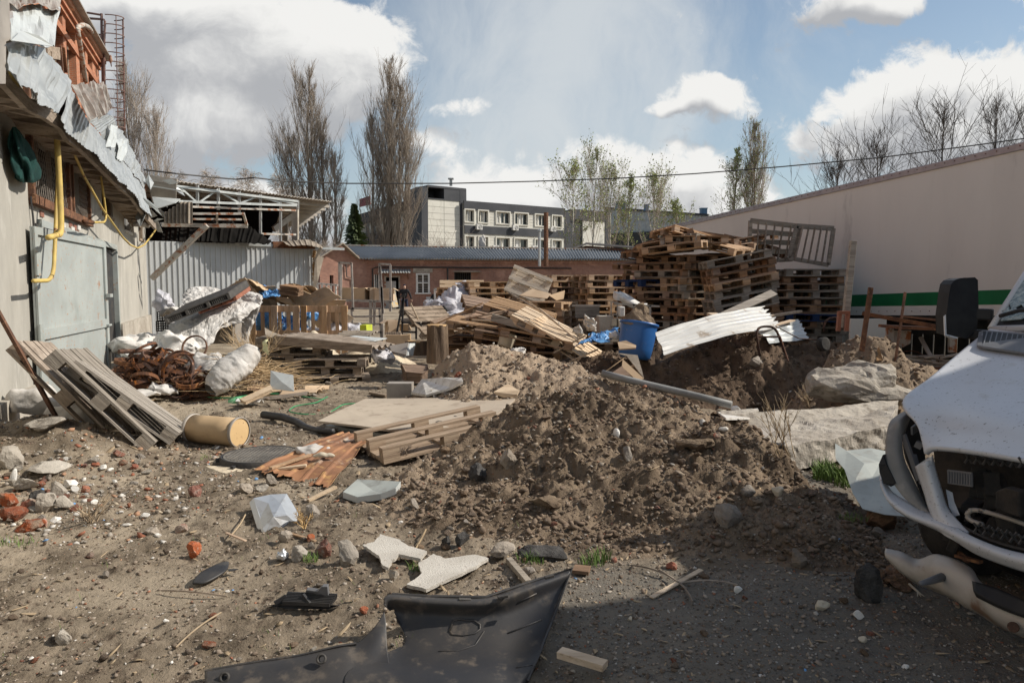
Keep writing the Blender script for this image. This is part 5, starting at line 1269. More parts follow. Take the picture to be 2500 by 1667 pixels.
# crash bar
m = MB(); surf_grid(m, [[(2162,1340,3.55),(2200,1348,3.50),(2242,1366,3.44),(2285,1354,3.36),(2340,1370,3.24),(2372,1390,3.16),(2392,1420,3.08),(2440,1450,2.98),(2520,1482,2.8),(2680,1520,2.5)],
                        [(2160,1350,3.50),(2200,1366,3.43),(2240,1386,3.36),(2285,1384,3.26),(2338,1398,3.14),(2370,1420,3.06),(2392,1450,2.98),(2440,1488,2.88),(2520,1518,2.7),(2680,1560,2.4)],
                        [(2166,1362,3.50),(2196,1388,3.44),(2240,1415,3.36),(2285,1430,3.26),(2330,1450,3.14),(2360,1472,3.07),(2396,1490,2.99),(2440,1516,2.9),(2520,1548,2.72),(2680,1592,2.42)],
                        [(2172,1366,3.6),(2200,1396,3.54),(2240,1424,3.46),(2285,1442,3.36),(2330,1462,3.24),(2360,1482,3.17),(2396,1500,3.09),(2440,1528,3.0),(2520,1560,2.82),(2680,1604,2.52)]], 14, 50)
m.build('crash_beam', 'bar_white', van, smooth=True, solid=.010)
m = MB(); surf_grid(m, [[(2378,1424,3.03),(2440,1440,2.90),(2530,1476,2.7),(2680,1516,2.4)],[(2380,1450,2.97),(2440,1482,2.84),(2530,1516,2.66),(2680,1560,2.38)]], 4, 12); m.build('bumper_step', 'van_black', van, smooth=True, solid=.03)
m = MB(); m.tube([at(2300,1408,3.20), at(2270,1418,3.16), at(2246,1424,3.12)], [.020,.016,.010], 10); m.build('tow_hook', 'van_grey', van, smooth=True)
m = MB(); m.lathe([(.0,.01),(.018,.01),(.021,0)], at(2474,1530,2.76), Euler((R(80),0,R(-40))).to_matrix(), 16); m.build('bolt_cap', 'rust', van)
m = MB(); m.bar(at(2335,1355,3.2), at(2395,1372,3.1), .03, .012); m.tube([at(2330,1345,3.3), at(2352,1358,3.2), at(2362,1366,3.15)], .015, 6); m.build('broken_strut', 'rust', van)
# wheels
for (c, nm) in ((Vector((2.62,3.95,.36)), 'wheel'), (Vector((2.62,3.95,.36))-VR*1.65, 'wheel')):
    M_ = Matrix((VH, Vector((0,0,1)), VR)).transposed()
    m = MB(); m.lathe([(.0,-.08),(.17,-.08),(.2,-.11),(.33,-.12),(.355,-.08),(.355,.08),(.33,.12),(.2,.11),(.17,.06),(0,.06)], c, M_, 36); m.build(nm, 'tyre', van, smooth=True)
m = MB(); m.box(Vector((3.5,3.5,.55)), (1.4,1.2,.35), (0,0,R(43))); m.build('underbody', 'engine_dark', van, bevel=.02)
# ================================================================ pallets
PROTO = {}
def pallet_proto(wood, var):
    key = (wood, var)
    if key in PROTO: return PROTO[key]
    rr = random.Random(hash(wood) % 7 if False else len(PROTO)*3+var); me = {}
    def mk(nm, mb):
        d = bpy.data.meshes.new(nm); d.from_pydata([tuple(q) for q in mb.v], [], mb.f); d.materials.append(MATS[wood]); d.update(); return d
    m = MB(); nb = {2:6,3:6}.get(var,7)
    for i in range(nb):
        if var == 1 and i == 2: continue
        y = -.35+.7*i/(nb-1); w = .062 if var == 3 else (.098 if nb == 7 else .11)
        m.box((rr.uniform(-.004,.004), y+rr.uniform(-.006,.006), .133), (1.2, w, .021), (0, rr.uniform(-.006,.006), rr.uniform(-.008,.008)))
    for x in (-.53, 0, .53): m.box((x, 0, .111), (.14, .8, .021))
    me['deck'] = mk('deck', m)
    m = MB(); m.box((0,0,0), (.14,.098,.078)); me['block'] = mk('block', m)
    m = MB(); m.box((0,0,.011), (1.2,.098,.021), (0,0,rr.uniform(-.006,.006))); me['runner'] = mk('runner', m)
    PROTO[key] = me; return me
def pallet(M, wood, label, group, var=0, blocks=True, name='pallet', cat='pallet'):
    me = pallet_proto(wood, var)
    t = bpy.data.objects.new(name, None); COL.objects.link(t); t.empty_display_size = .2; t.matrix_world = M; tag(t, label, cat, group)
    o = bpy.data.objects.new('deck', me['deck']); COL.objects.link(o); o.parent = t
    for y in (-.35, 0, .35):
        o = bpy.data.objects.new('runner', me['runner']); COL.objects.link(o); o.parent = t; o.location = (0,y,0)
        for x in (-.53, 0, .53):
            o = bpy.data.objects.new('block', me['block']); COL.objects.link(o); o.parent = t; o.location = (x,y,.061)
    return t
def RM(rx=0, ry=0, rz=0): return Euler((R(rx),R(ry),R(rz))).to_matrix().to_4x4()
def place(u, v, y, rx=0, ry=0, rz=0): return Matrix.Translation(at(u, v, y)) @ RM(rx, ry, rz)
def stack(u, y, n, rz, woods, desc, group, seed, tilt=(0,0), jit=.03, zb=None, x=None, i0=0):
    rr = random.Random(seed); x = at(u, 700, y).x if x is None else x; z = (surf(x, y)-.02) if zb is None else zb
    base = Matrix.Translation((x, y, z)) @ RM(tilt[0], tilt[1], rz)
    for i in range(n):
        M = base @ Matrix.Translation((rr.uniform(-jit,jit), rr.uniform(-jit,jit), .146*i)) @ RM(0, 0, rr.uniform(-3,3)*jit/.03)
        k = n-1-i
        lab = (f"topmost pallet {desc}" if k == 0 else f"bottom pallet {desc}" if i == 0 and i0 == 0 else f"{ordn(k)} pallet down {desc}")
        pallet(M, rr.choice(woods), lab, group, rr.choice([0,0,1,2]))
OR = ['orange_wood','orange_wood','orange_wood','brown_wood']; BR = ['brown_wood','brown_wood','grey_wood','brown_wood','orange_wood']; GRY = ['grey_wood','grey_wood','brown_wood']
GM = 'orange pallets stacked in the middle of the yard'; GR_ = 'pallets in the big mountain beside the trailer'
stack(1470,17.2,13,24,OR,'of the neat orange stack right of centre',GM,1)
stack(1378,17.6,13,28,OR,'of the orange stack just right of the white sloping pallet',GM,2)
stack(1190,17.6,12,22,OR,'of the orange stack beside the plastic film heap',GM,3)
stack(1133,18.9,11,30,OR,'of the leftmost orange stack',GM,4)
stack(1262,18.6,12,20,OR,'of the orange stack behind the white pallet',GM,5)
stack(1326,14.8,9,-28,['brown_wood','brown_wood','orange_wood'],'of the low brown stack with cardboard on it',GM,6)
stack(1418,15.9,6,8,OR,'of the low stack behind the grey cabinet',GM,7)
# the shaded mountain by the trailer
stack(1972,14.6,13,4,['grey_wood','brown_wood','grey_wood'],'of the straight stack touching the trailer side',GR_,11,jit=.045)
stack(1838,13.7,4,-2,BR,'under the leaning pallets of the mountain',GR_,12)
stack(1826,13.7,10,-3,BR,'of the leaning mountain stack',GR_,13,tilt=(0,-11),zb=.75,jit=.05,i0=1)
stack(1712,14.7,15,18,BR,'of the brown stack left of the leaning one',GR_,14,jit=.06)
stack(1640,14.9,15,-32,BR,'of the mountain stack showing short ends',GR_,15,jit=.06)
stack(1600,15.6,14,36,BR,'of the leftmost stack of the mountain',GR_,16,jit=.07)
stack(1775,15.9,16,8,BR,'of the rear middle mountain stack',GR_,17,jit=.06)
stack(1885,15.9,13,-6,BR,'of the stack under the lattice frames',GR_,18,jit=.05)
stack(1908,14.5,11,6,BR,'of the stack closing the gap by the trailer stack',GR_,21,jit=.06)
stack(1925,15.6,12,-8,BR,'of the rear stack beside the trailer wall',GR_,20,jit=.06)
stack(1518,17.6,8,-20,BR,'of the low stack between orange row and mountain',GR_,19,jit=.05)
rr = random.Random(44)
tops = [(1612,612,15.2),(1640,598,14.9),(1690,592,14.8),(1735,590,15.2),(1790,592,15.4),(1842,600,15.6),(1620,588,15.4),(1668,578,15.5),(1712,574,15.8),(1765,580,15.9),(1598,628,15.2),(1578,648,15.4),(1815,588,15.2),(1700,585,14.5),(1618,602,15.9),(1655,604,14.3),(1748,598,14.6)]
tw = ['upper left slope','middle','rear','right part','left edge','front']
for i, (u, v, y) in enumerate(tops):
    side_ = 'left' if u < 1640 else 'middle' if u < 1740 else 'right'
    pallet(place(u, v+10, y, rr.uniform(-9,9), rr.uniform(-13,13)-(6 if u < 1640 else -4), rr.uniform(-50,50)), rr.choice(['orange_wood','brown_wood','brown_wood','grey_wood']),
           f"loose tilted pallet capping the pallet mountain, {ordn(sorted(t[0] for t in tops).index(u))} from the left", GR_, rr.choice([0,1,2]))
pallet(place(1580,700,15.15,0,0,36), 'blue_wood', 'dark blue pallet low in the left of the mountain', GR_)
pallet(place(1968,783,14.35,0,2,4), 'blue_wood', 'dark blue pallet near the bottom of the stack by the trailer', GR_)
# toppled heap in the centre
GC = 'toppled pallets heaped in the centre'
heap = [(1148,790,12.8,8,-14,24,'pale frame tipped up beside the tall stump'),(1180,806,12.5,6,8,-6,'long one sloping down to the right above the earth heap peak'),(1238,795,12.7,12,12,-12,'middle one with blocks showing'),
        (1268,772,13.1,10,15,-14,'upper one sloping down right below the brown stack'),(1335,812,12.3,10,25,-16,'steep pale one at the right end'),(1240,832,12.3,2,9,4,'lowest one resting on the tan earth'),
        (1305,800,12.9,-8,17,10,'one crossing behind the steep one'),(1150,838,12.9,0,3,20,'dark one squashed at the bottom beside the stump'),(1156,858,12.9,3,-3,12,'bottom dark one beside the stump foot'),
        (1372,838,12.2,6,31,-22,'last one sliding off to the right'),(1205,762,13.4,14,10,12,'rear one tilted against the orange stack'),(1300,838,12.0,-4,12,6,'one half buried behind the tan heap')]
hw = ['orange_wood','orange_wood','brown_wood','orange_wood','pale_wood','brown_wood','orange_wood','brown_wood','brown_wood','pale_wood','brown_wood','brown_wood']
for (u, v, y, rx, ry, rz, lb_), w in zip(heap, hw): pallet(place(u, v, y, rx, ry, rz), w, 'toppled pallet, '+lb_, GC, rng.choice([0,1,2]))
def axes(o, L, W_, scale=(1,1,1)):
    L = Vector(L).normalized(); W_ = Vector(W_); N_ = L.cross(W_).normalized(); W_ = N_.cross(L)
    return Matrix.Translation(o) @ Matrix((L, W_, N_)).transposed().to_4x4() @ Matrix.Diagonal((*scale, 1))
# white sloping pallet shown face on
p = at(1290, 696, 16.2); pallet(axes(p, (.93,-.1,-.36), (.30,.28,.9), (.78,.8,1)) @ RM(180,0,0) @ Matrix.Translation((0,0,-.07)), 'bleached_wood', 'whitish pallet sloping face-on against the orange stacks', GM)
# fence of upright pallets in front of the blue bags
for (u, lb_, sc) in ((668,'upright pallet used as a fence, left of the pair before the blue bags',1.30), (790,'upright pallet used as a fence, right of the pair, boards missing',1.22)):
    c = at(u, 745, 15.2); c.z = .60
    pallet(axes(c, (0,0,1), (1,0.06,0), (1.0,sc,1)), 'orange_wood', lb_, 'upright pallets by the blue bags', 3)
# grey pallets leaning by the door
GL_ = 'grey pallets leaning at the left by the steel door'
def corner_pallet(nb, nt, w, wood, lab, flip=False, sx=1.0):
    nb, nt, w = Vector(nb), Vector(nt), Vector(w); L = nb-nt; c = (nb+nt)/2 - w*.5
    M = axes(c, L, -w if not flip else w, (L.length/1.2, w.length/.8, 1)); pallet(M @ Matrix.Translation((0,0,-.144)), wood, lab, GL_, 0)
corner_pallet((-3.06,6.9,.06), (-3.92,6.72,.78), (.58,-.74,-.15), 'grey_wood', 'weathered pallet leaning with its planked deck up, nearest the cardboard drum')
corner_pallet((-3.22,6.75,-.03), (-4.03,6.6,.86), (.50,-.70,-.28), 'grey_wood', 'middle one of the grey pallets leaning by the steel door')
corner_pallet((-3.80,7.15,-.12), (-4.72,7.05,.93), (.40,-.66,-.22), 'old_wood', 'darkest grey pallet leaning, nearest the rusty rod and the wall')
corner_pallet((-3.45,7.45,-.10), (-4.35,7.5,.72), (.50,-.6,-.2), 'old_wood', 'lowest grey pallet, half hidden under the leaning ones')
# foreground pallet thrown on the board edge
a, b = at(862,1132,6.15), at(1190,1052,6.85); w = Vector((.12,.74,.07)); c = (a+b)/2+w/2
pallet(axes(c, b-a, w, ((b-a).length/1.2, .95, 1)) @ RM(180,0,0) @ Matrix.Translation((0,0,-.10)), 'tan_wood', 'upturned pallet lying tilted between the rusty sheet and the big earth heap', None, 1)
# dark low stack under the long roofing sheet
GD = 'dark wet pallets under the long roofing sheet'
stack(718,12.7,5,2,['old_wood','grey_wood'],'of the dark stack under the roofing sheet',GD,51,jit=.06)
stack(800,12.4,3,12,['old_wood','old_wood'],'of the low dark stack next to pale sand',GD,52,jit=.08)
pallet(place(1050,792,14.5,40,0,55), 'old_wood', 'dark pallet leaning behind the tall stump', None, 1)
pallet(place(1128,722,19.5,62,0,8), 'pale_wood', 'pale pallet propped upright on the plastic film heap', None, 0)
# standing lattice frames on the mountain
def lattice(name, tl, tr, br, bl, nb, nc, y, lab, mt='grey_wood', w=.055):
    t = thing(name, at((tl[0]+br[0])/2, bl[1], y), lab, 'frame', 'lattice frames standing on the pallet mountain')
    q = lambda s, r, dy=0: at(*[tl[k]*(1-s)*(1-r)+tr[k]*s*(1-r)+br[k]*s*r+bl[k]*(1-s)*r for k in (0,1)], y+dy)
    m = MB(); m.bar(q(0,0), q(1,0), .05, .10); m.bar(q(0,1), q(1,1), .05, .08); m.bar(q(0,0), q(0,1), .05, w+.02); m.bar(q(1,0), q(1,1), .05, w+.02); m.build('outer_frame', mt, t)
    for i in range(nb):
        s = (i+1)/(nb+1); m = MB(); m.bar(q(s,0,-.04), q(s,1,-.04), .02, w, up=(0,1,0)); m.build('upright_slat', mt, t)
    for i in range(nc):
        r = (i+1)/(nc+1); m = MB(); m.bar(q(0,r,.04), q(1,r,.04), .02, .10); m.build('cross_slat', mt, t)
lattice('lattice_frame', (1832,539), (1952,553), (1934,634), (1828,640), 5, 3, 14.9, 'left lattice frame with crossed slats standing on the pallet mountain')
lattice('lattice_frame', (1945,552), (2035,558), (2022,647), (1925,630), 5, 0, 14.7, 'right lattice frame with five open slats leaning on the trailer')
# loose boards
def board(p0, p1, w, h, mt, lab, up=(0,0,1), name='board', cat='board', group=None):
    m = MB(); m.bar(p0, p1, w, h, up); o = m.build(name, mt, bevel=.002); return tag(o, lab, cat, group)
rr = random.Random(61)
for i, (u, v, ang, L, y, lb_) in enumerate(((1290,800,16,1.3,12.1,'grey plank lying across the toppled pallets'),(1230,786,4,1.1,12.2,'thin pale lath lying level on the toppled pallets'),(1340,775,38,.9,12.2,'splintered board pointing down right over the steep pallet'),(1372,800,40,1.0,12.0,'pale lath beside the steep pallet'),(1300,748,30,1.0,12.9,'dark batten above the toppled pallets'),(1390,840,-28,.6,11.7,'short pale board sticking out right of the toppled pallets'),(1120,766,-24,.9,12.2,'long pale batten rising to the right by the stump'),(1180,770,-10,.8,12.4,'batten tucked under the tipped frame'),(1425,868,-24,.5,11.4,'broken board on the rubble left of the blue barrel'),(1520,905,-25,.4,9.0,'wooden lath poking up by the torn carton'))):
    c = at(u, v, y); d = Vector((math.cos(R(ang)), rr.uniform(-.2,.2), -math.sin(R(ang)))).normalized()*L/2
    board(c-d, c+d, .10 if i < 1 else .05, .12 if i < 1 else .025, ['grey_wood','pale_wood','pale_wood','pale_wood','old_wood','pale_wood','orange_wood','orange_wood','pale_wood','orange_wood'][i], lb_)
board(at(1768,770,12.3), at(1890,714,12.9), .16, .03, 'grey_wood', 'long grey plank slanting up in front of the pallet mountain', up=(0,-.6,.8))
board(at(1880,772,12.2), at(1955,760,12.4), .08, .04, 'pale_wood', 'light board end lying above the ribbed white sheet')
board(at(1737,766,11.8), at(1760,775,11.6), .20, .04, 'pale_wood', 'short board under the plank end, above the white sheet')
# ================================================================ yard clutter
def crumple(m, amp, freq=3.0, seed=1, zmin=None):
    P_ = np.array([tuple(q) for q in m.v]); 
    dx_ = fbm(P_[:,0]*freq+P_[:,1]*freq*.7, P_[:,2]*freq*1.3, 4, seed, .6); dy_ = fbm(P_[:,0]*freq, P_[:,2]*freq+P_[:,1]*freq, 4, seed+5, .6); dz_ = fbm(P_[:,0]*freq+3, P_[:,1]*freq+P_[:,2]*freq*.6, 4, seed+9, .6)
    m.v = [Vector((p[0]+a*amp, p[1]+b*amp, p[2]+c*amp)) for p, a, b, c in zip(P_, dx_, dy_, dz_)]
def bag(name, c, size, mt, lab, cat, group=None, seed=1, rot=(0,0,0), amp=.12, freq=4, parent=None):
    m = MB(); rr = random.Random(seed); vs, fs = ICO[3]; M_ = Euler(rot).to_matrix(); c = Vector(c)
    for q in vs:
        pass
    pts = [M_ @ Vector((q.x*size[0], q.y*size[1], max(q.z, -.5)*size[2]*(1-.35*abs(math.sin(q.x*3+seed))))) + c for q in vs]
    m.add(pts, fs); crumple(m, amp*.55, freq*.7, seed); crumple(m, amp*.16, freq*3.2, seed+2)
    o = m.build(name, mt, parent, smooth=True)
    return tag(o, lab, cat, group) if parent is None else o
def boxo(name, u0, v0, u1, v1, y, d, mt, lab, cat, group=None, rz=0, open_top=False, th=.012, parent=None):
    a, b = at(u0, v1, y), at(u1, v0, y); w, h = b.x-a.x, b.z-a.z; m = MB(); c = Vector(((a.x+b.x)/2, y+d/2, a.z)); M_ = Euler((0,0,R(rz))).to_matrix()
    if not open_top: m.box(c+Vector((0,0,h/2)), (w, d, h), M_)
    else:
        for s_ in (-1, 1):
            m.box(c+M_@Vector((s_*(w/2-th/2),0,h/2)), (th, d, h), M_); m.box(c+M_@Vector((0,s_*(d/2-th/2),h/2)), (w-2*th, th, h), M_)
            m.box(c+M_@Vector((s_*(w/2+.06),0,h-.03)), (.14, d*.95, th*.7), M_@Euler((0,R(28*s_),0)).to_matrix()); 
        m.box(c+Vector((0,0,.02)), (w*.98, d*.98, th), M_)
    o = m.build(name, mt, parent, bevel=.003); return tag(o, lab, cat, group) if parent is None else o

# --- white tarpaulin heap ---
m = MB(); surf_grid(m, [[(448,716,14.6),(480,700,14.7),(515,701,14.8),(560,716,14.8),(600,712,14.8),(636,722,14.7)],
   [(440,742,13.9),(480,735,14.0),(520,738,14.0),(560,728,14.0),(600,722,14.1),(640,728,14.1)],
   [(412,800,13.3),(450,785,13.2),(500,772,13.2),(550,760,13.3),(598,752,13.4),(633,748,13.6)],
   [(398,838,12.9),(430,850,12.6),(480,842,12.6),(525,822,12.8),(545,792,13.1),(590,780,13.3)],
   [(395,850,12.8),(430,864,12.5),(475,858,12.5),(515,838,12.8),(545,800,13.1),(592,788,13.3)]], 60, 70)
crumple(m, .028, 4, 3); crumple(m, .007, 18, 8); o = m.build('tarpaulin', 'white_sack', solid=.006); tag(o, 'large crumpled white woven tarpaulin draped over a heap by the shed wall', 'tarpaulin')
m = MB(); surf_grid(m, [[(588,712,14.0),(610,716,13.9),(640,722,13.8)],[(590,742,13.8),(615,745,13.7),(636,740,13.7)],[(590,830,13.6),(600,835,13.6),(604,832,13.7)]], 30, 14)
crumple(m, .03, 6, 6); o = m.build('tarpaulin_flap', 'white_sack', solid=.005); tag(o, 'frayed sacking hanging down at the right end of the tarpaulin heap', 'sacking')
m = MB(); m.box(at(500,830,13.6)+Vector((0,.3,.2)), (1.1,.6,.55)); o = m.build('washing_machine_shell', 'gal_dull', bevel=.02); tag(o, 'dull metal casing half hidden under the white tarpaulin', 'casing')
# --- plastic grid pallets leaning on it ---
def grid_pallet(p0, p1, th, dep, mt, lab):
    p0, p1 = Vector(p0), Vector(p1); d = (p1-p0); L = d.length; d.normalize(); up = Vector((0,0,1)); w = Vector((.15,1,.35)).normalized(); n = d.cross(w).normalized(); n = n if n.z > 0 else -n
    M_ = Matrix((d, w, n)).transposed(); m = MB()
    m.box(p0+d*L/2+n*th*.5, (L, dep, .025), M_); m.box(p0+d*L/2-n*th*.5, (L, dep, .02), M_)
    for k in range(34):
        if k % 12 in (8,9,10,11): continue
        m.box(p0+d*(L*(k+.5)/34), (.012, dep*.95, th), M_)
    for k in (.01,.33,.66,.99): m.box(p0+d*(L*k), (.05, dep, th), M_)
    o = m.build('plastic_pallet', mt); return tag(o, lab, 'pallet')
mat('terracotta_plastic', (.32,.125,.075), (.25,.10,.06), 6, .6, bump=.1)
grid_pallet(at(432,766,12.95), at(582,707,13.35), .11, .7, 'dark_plastic', 'dark grey plastic pallet lying sloped on the white tarpaulin')
grid_pallet(at(505,748,13.3), at(592,716,13.5), .07, .55, 'terracotta_plastic', 'terracotta plastic pallet edge under the dark plastic one')
# --- crate and plastic bags by the wall corner ---
t = thing('plastic_crate', at(405,808,15.5), 'black plastic crates stacked in the corner of shed and workshop', 'crate')
for (v0, v1, uo) in ((762,783,0),(785,808,-3)):
    m = MB(); a, b = at(385+uo,v1,15.5), at(424+uo,v0,15.5); w, h = b.x-a.x, b.z-a.z; c = (a+b)/2
    for z in (0, .25, .5, .75, 1):
        m.box((c.x, 15.5, a.z+h*z), (w, .02, .02)); m.box((a.x, 15.75, a.z+h*z), (.02, .5, .02)); m.box((b.x, 15.75, a.z+h*z), (.02,.5,.02))
    for k in range(8): m.box((a.x+w*k/7, 15.5, c.z), (.016, .02, h))
    m.build('crate_tier', 'black_plastic', t)
bag('plastic_bag', at(398,742,15.6), (.24,.2,.30), 'film', 'clear bag of white packing stuffed above the black crates', 'bag', None, 4, amp=.12)
bag('plastic_bag', at(418,764,15.3), (.22,.2,.14), 'white_sack', 'white knotted bag resting on the crate rim', 'bag', None, 5, amp=.09)
# --- crumpled sacks at left ---
GS = 'discarded white woven sacks'
bag('woven_sack', at(338,842,12.6), (.46,.4,.24), 'white_sack', 'flattened greyish sack against the workshop base', 'sack', GS, 11, amp=.13)
bag('woven_sack', at(430,838,12.4), (.34,.3,.26), 'white_sack', 'pointed torn sack left of the tarpaulin foot', 'sack', GS, 12, amp=.15)
bag('woven_sack', at(365,862,12.2), (.5,.3,.14), 'white_sack', 'white sack lying flat behind the rusty rings', 'sack', GS, 13, amp=.1)
bag('woven_sack', at(500,900,10.7), (.27,.25,.26), 'white_sack', 'open-mouthed white sack between the rings and the leaning sack', 'sack', GS, 14, amp=.11)
bag('woven_sack', at(402,955,9.9), (.22,.18,.09), 'white_sack', 'small rag of white sack in front of the ring pile', 'sack', GS, 15, amp=.08)
bag('woven_sack', at(345,962,9.7), (.26,.16,.06), 'white_sack', 'flat strip of sack at the front left of the ring pile', 'sack', GS, 16, amp=.06)
m = MB(); P0, P1 = at(523,952,10.0), at(640,846,10.6)
ax = (P1-P0); Ls = ax.length; ax.normalize(); s1_ = ax.cross(Vector((0,0,1))).normalized(); s2_ = ax.cross(s1_)
def sk(a, b):
    r_ = .235*(math.sin(math.pi*min(1,a*1.02+.03))**.30); r_ *= 1 if a < .86 else max(.18, 1-(a-.86)*6.2)
    th = b*2*math.pi; f = 1+.04*math.sin(th*3+a*5)+.012*math.sin(a*31+th*3)
    return P0+ax*(a*Ls*1.02-.08)+(s1_*math.cos(th)*r_*1.05+s2_*math.sin(th)*r_*.9)*f+Vector((0,0,.05))
m.grid(sk, 70, 40); crumple(m, .018, 4, 2); crumple(m, .007, 14, 3)
o = m.build('woven_sack', 'white_sack', smooth=True); tag(o, 'big full white sack leaning to the right, tied with a yellowish rag', 'sack', GS)
mat('yellow_rag', (.62,.60,.36), None, bump=.3, rough=.9)
m = MB(); surf_grid(m, [[(640,838,10.5),(648,828,10.5),(656,832,10.5)],[(642,850,10.45),(650,846,10.4),(655,842,10.4)],[(650,862,10.4),(658,866,10.4),(662,860,10.4)]], 8, 8); crumple(m, .03, 9, 4)
m.build('tie_rag', 'yellow_rag', o, solid=.004)
# --- rusty rings ---
rr = random.Random(21); GRI = 'rusty steel rings in the pile'
mat('rust_dark', (.10,.05,.032), (.05,.03,.024), 7, .8, metal=.2, bump=.3, c3=(.28,.12,.05), rnd=.4)
m = MB(); n_ = 30; prof = [(.180,-.018),(.200,-.018),(.200,.018),(.180,.018)]
vs = [Vector((r_*math.cos(2*math.pi*j/n_), r_*math.sin(2*math.pi*j/n_), z_)) for (r_, z_) in prof for j in range(n_)]
m.add(vs, [(i*n_+j, i*n_+(j+1)%n_, ((i+1)%4)*n_+(j+1)%n_, ((i+1)%4)*n_+j) for i in range(4) for j in range(n_)])
ring_me = []
for mt in ('rust', 'rust_dark'):
    me = bpy.data.meshes.new('steel_ring'); me.from_pydata([tuple(q) for q in m.v], [], m.f); me.materials.append(MATS[mt]); me.update(); ring_me.append(me)
special = [(462,893,10.6,62,10,20,'large ring standing at the heap top beside the sack'),(433,936,9.95,80,8,12,'ring standing upright at the front of the pile'),(480,936,10.1,74,30,30,'ring leaning beside the open white sack'),(500,938,10.15,82,50,40,'dark ring wedged under the leaning sack'),(475,848,11.4,70,-20,10,'tilted ring on top by the tarpaulin'),(375,868,11.2,25,-10,0,'flat ring high on the pile top'),(440,880,10.9,40,20,0,'tilted ring in the middle of the pile')]
k = 0
for (u, v, y, rx, ry, rz, lab) in special:
    o = bpy.data.objects.new('steel_ring', ring_me[k % 2]); COL.objects.link(o); o.location = at(u, v, y); o.rotation_euler = (R(rx), R(ry), R(rz)); tag(o, 'rusty '+lab, 'ring', GRI); k += 1
for i in range(110):
    t = rr.random(); u = 300+200*t; y = 10.0+rr.random()*1.5; H_ = .62*math.sin(math.pi*min(1, (u-280)/230+.08))+.05; z = rr.uniform(.02, max(.05, H_))*(1-abs(y-10.7)*.5)+.04
    x = (u-1250)/1750*y; o = bpy.data.objects.new('steel_ring', ring_me[0 if rr.random() < .5 else 1]); COL.objects.link(o); o.location = (x, y, z+.02)
    tl = rr.choice([12, 25, 60, 85]); o.rotation_euler = (R(rr.uniform(-tl, tl)), R(rr.uniform(-tl, tl)*.6), rr.uniform(0,3)); s_ = rr.uniform(.9,1.35); o.scale = (s_, s_, rr.uniform(.8,1.8))
    tag(o, 'thin rusty steel ring tangled among the others in the pile', 'ring', GRI)
m = MB(); m.tube([at(290,858,10.9), at(376,856,11.4)], .035, 8); o = m.build('rusty_tube', 'rust'); tag(o, 'rusty orange tube lying along the top left of the ring pile', 'tube')
# --- cardboard heap and blue film ---
rr = random.Random(31); GCB = 'flattened cartons heaped behind the upright pallets'
spots_ = [(592,708,'leftmost, folded upright'),(607,712,'brown one standing on edge under the blue film'),(622,716,'broad one sloping right below the blue film'),(640,722,'large one leaning forward, left half'),(662,718,'one under the tied bundle'),(680,726,'one sliding down in the middle'),(700,716,'one right of the tied bundle'),(722,722,'big pale one arched at the right'),(745,730,'pale one in front on the right'),(765,722,'curled one near the right end'),(785,732,'last one at the right by the white railing'),(710,736,'lowest one touching the upright pallets'),(650,736,'low one behind the left upright pallet'),(620,698,'topmost board over the blue film'),(800,775,'one standing behind the right upright pallet'),(822,770,'narrow one beside the steel rack'),(810,742,'white edged one by the rack post')]
for i, (u, v, lab) in enumerate(spots_):
    y = 16.2+rr.uniform(-.5,.7); w, h = rr.uniform(.45,.95), rr.uniform(.3,.6); m = MB(); cur = rr.uniform(-.12,.16)
    M_ = Euler((R(rr.uniform(-70,-15)), R(rr.uniform(-30,30)), R(rr.uniform(-40,40)))).to_matrix(); c = at(u, v, y)
    m.grid(lambda a, b: c+M_@Vector(((a-.5)*w, (b-.5)*h, cur*math.sin(math.pi*a)+.02*math.sin(b*9))), 10, 5)
    o = m.build('carton_sheet', 'cardboard', solid=.012); tag(o, 'flattened carton, '+lab, 'cardboard', GCB)
t = thing('carton_bundle', at(712,712,16.0), 'tied bundle of folded dark brown cartons on the heap top', 'cardboard')
for k in range(7): 
    m = MB(); m.box(at(712,718-k*3.2,16.0), (.40+rr.uniform(-.03,.03), .4, .02), (R(4), R(8), R(rr.uniform(-6,6)))); m.build('folded_carton', 'brown_wood', t)
m = MB(); surf_grid(m, [[(620,702,16.2),(650,702,16.2),(690,706,16.1)],[(630,712,15.9),(655,714,15.8),(680,712,15.9)],[(640,718,15.8),(662,724,15.7),(678,726,15.7)]], 20, 20); crumple(m, .06, 7, 5); o = m.build('blue_film', 'blue_film', solid=.004); tag(o, 'sheet of crumpled blue film on top of the carton heap', 'film')
for (u, v, sx, sz, lab) in ((632,790,.30,.34,'far left, behind the left upright pallet'),(668,786,.34,.36,'middle, seen through the left upright pallet'),(705,800,.32,.26,'right one behind the left upright pallet'),(752,766,.16,.22,'small one above the right upright pallet rail')):
    bag('blue_bag', at(u, v, 16.0), (sx,.3,sz), 'blue_film', 'blue bag, '+lab, 'bag', 'blue film bags behind the upright pallets', u, amp=.16, freq=5)
for (u, v, sx, sz, lab) in ((770,812,.42,.16,'left one low behind the right upright pallet'),(826,808,.36,.18,'between the right upright pallet and the rack'),(862,812,.28,.22,'at the foot of the steel rack'),(935,868,.18,.18,'by the little sawn stump')):
    bag('white_bag', at(u, v, 15.9 if u < 900 else 12.9), (sx,.3,sz), 'film', 'white plastic bag, '+lab, 'bag', 'thin white plastic bags', u, amp=.11, freq=5)
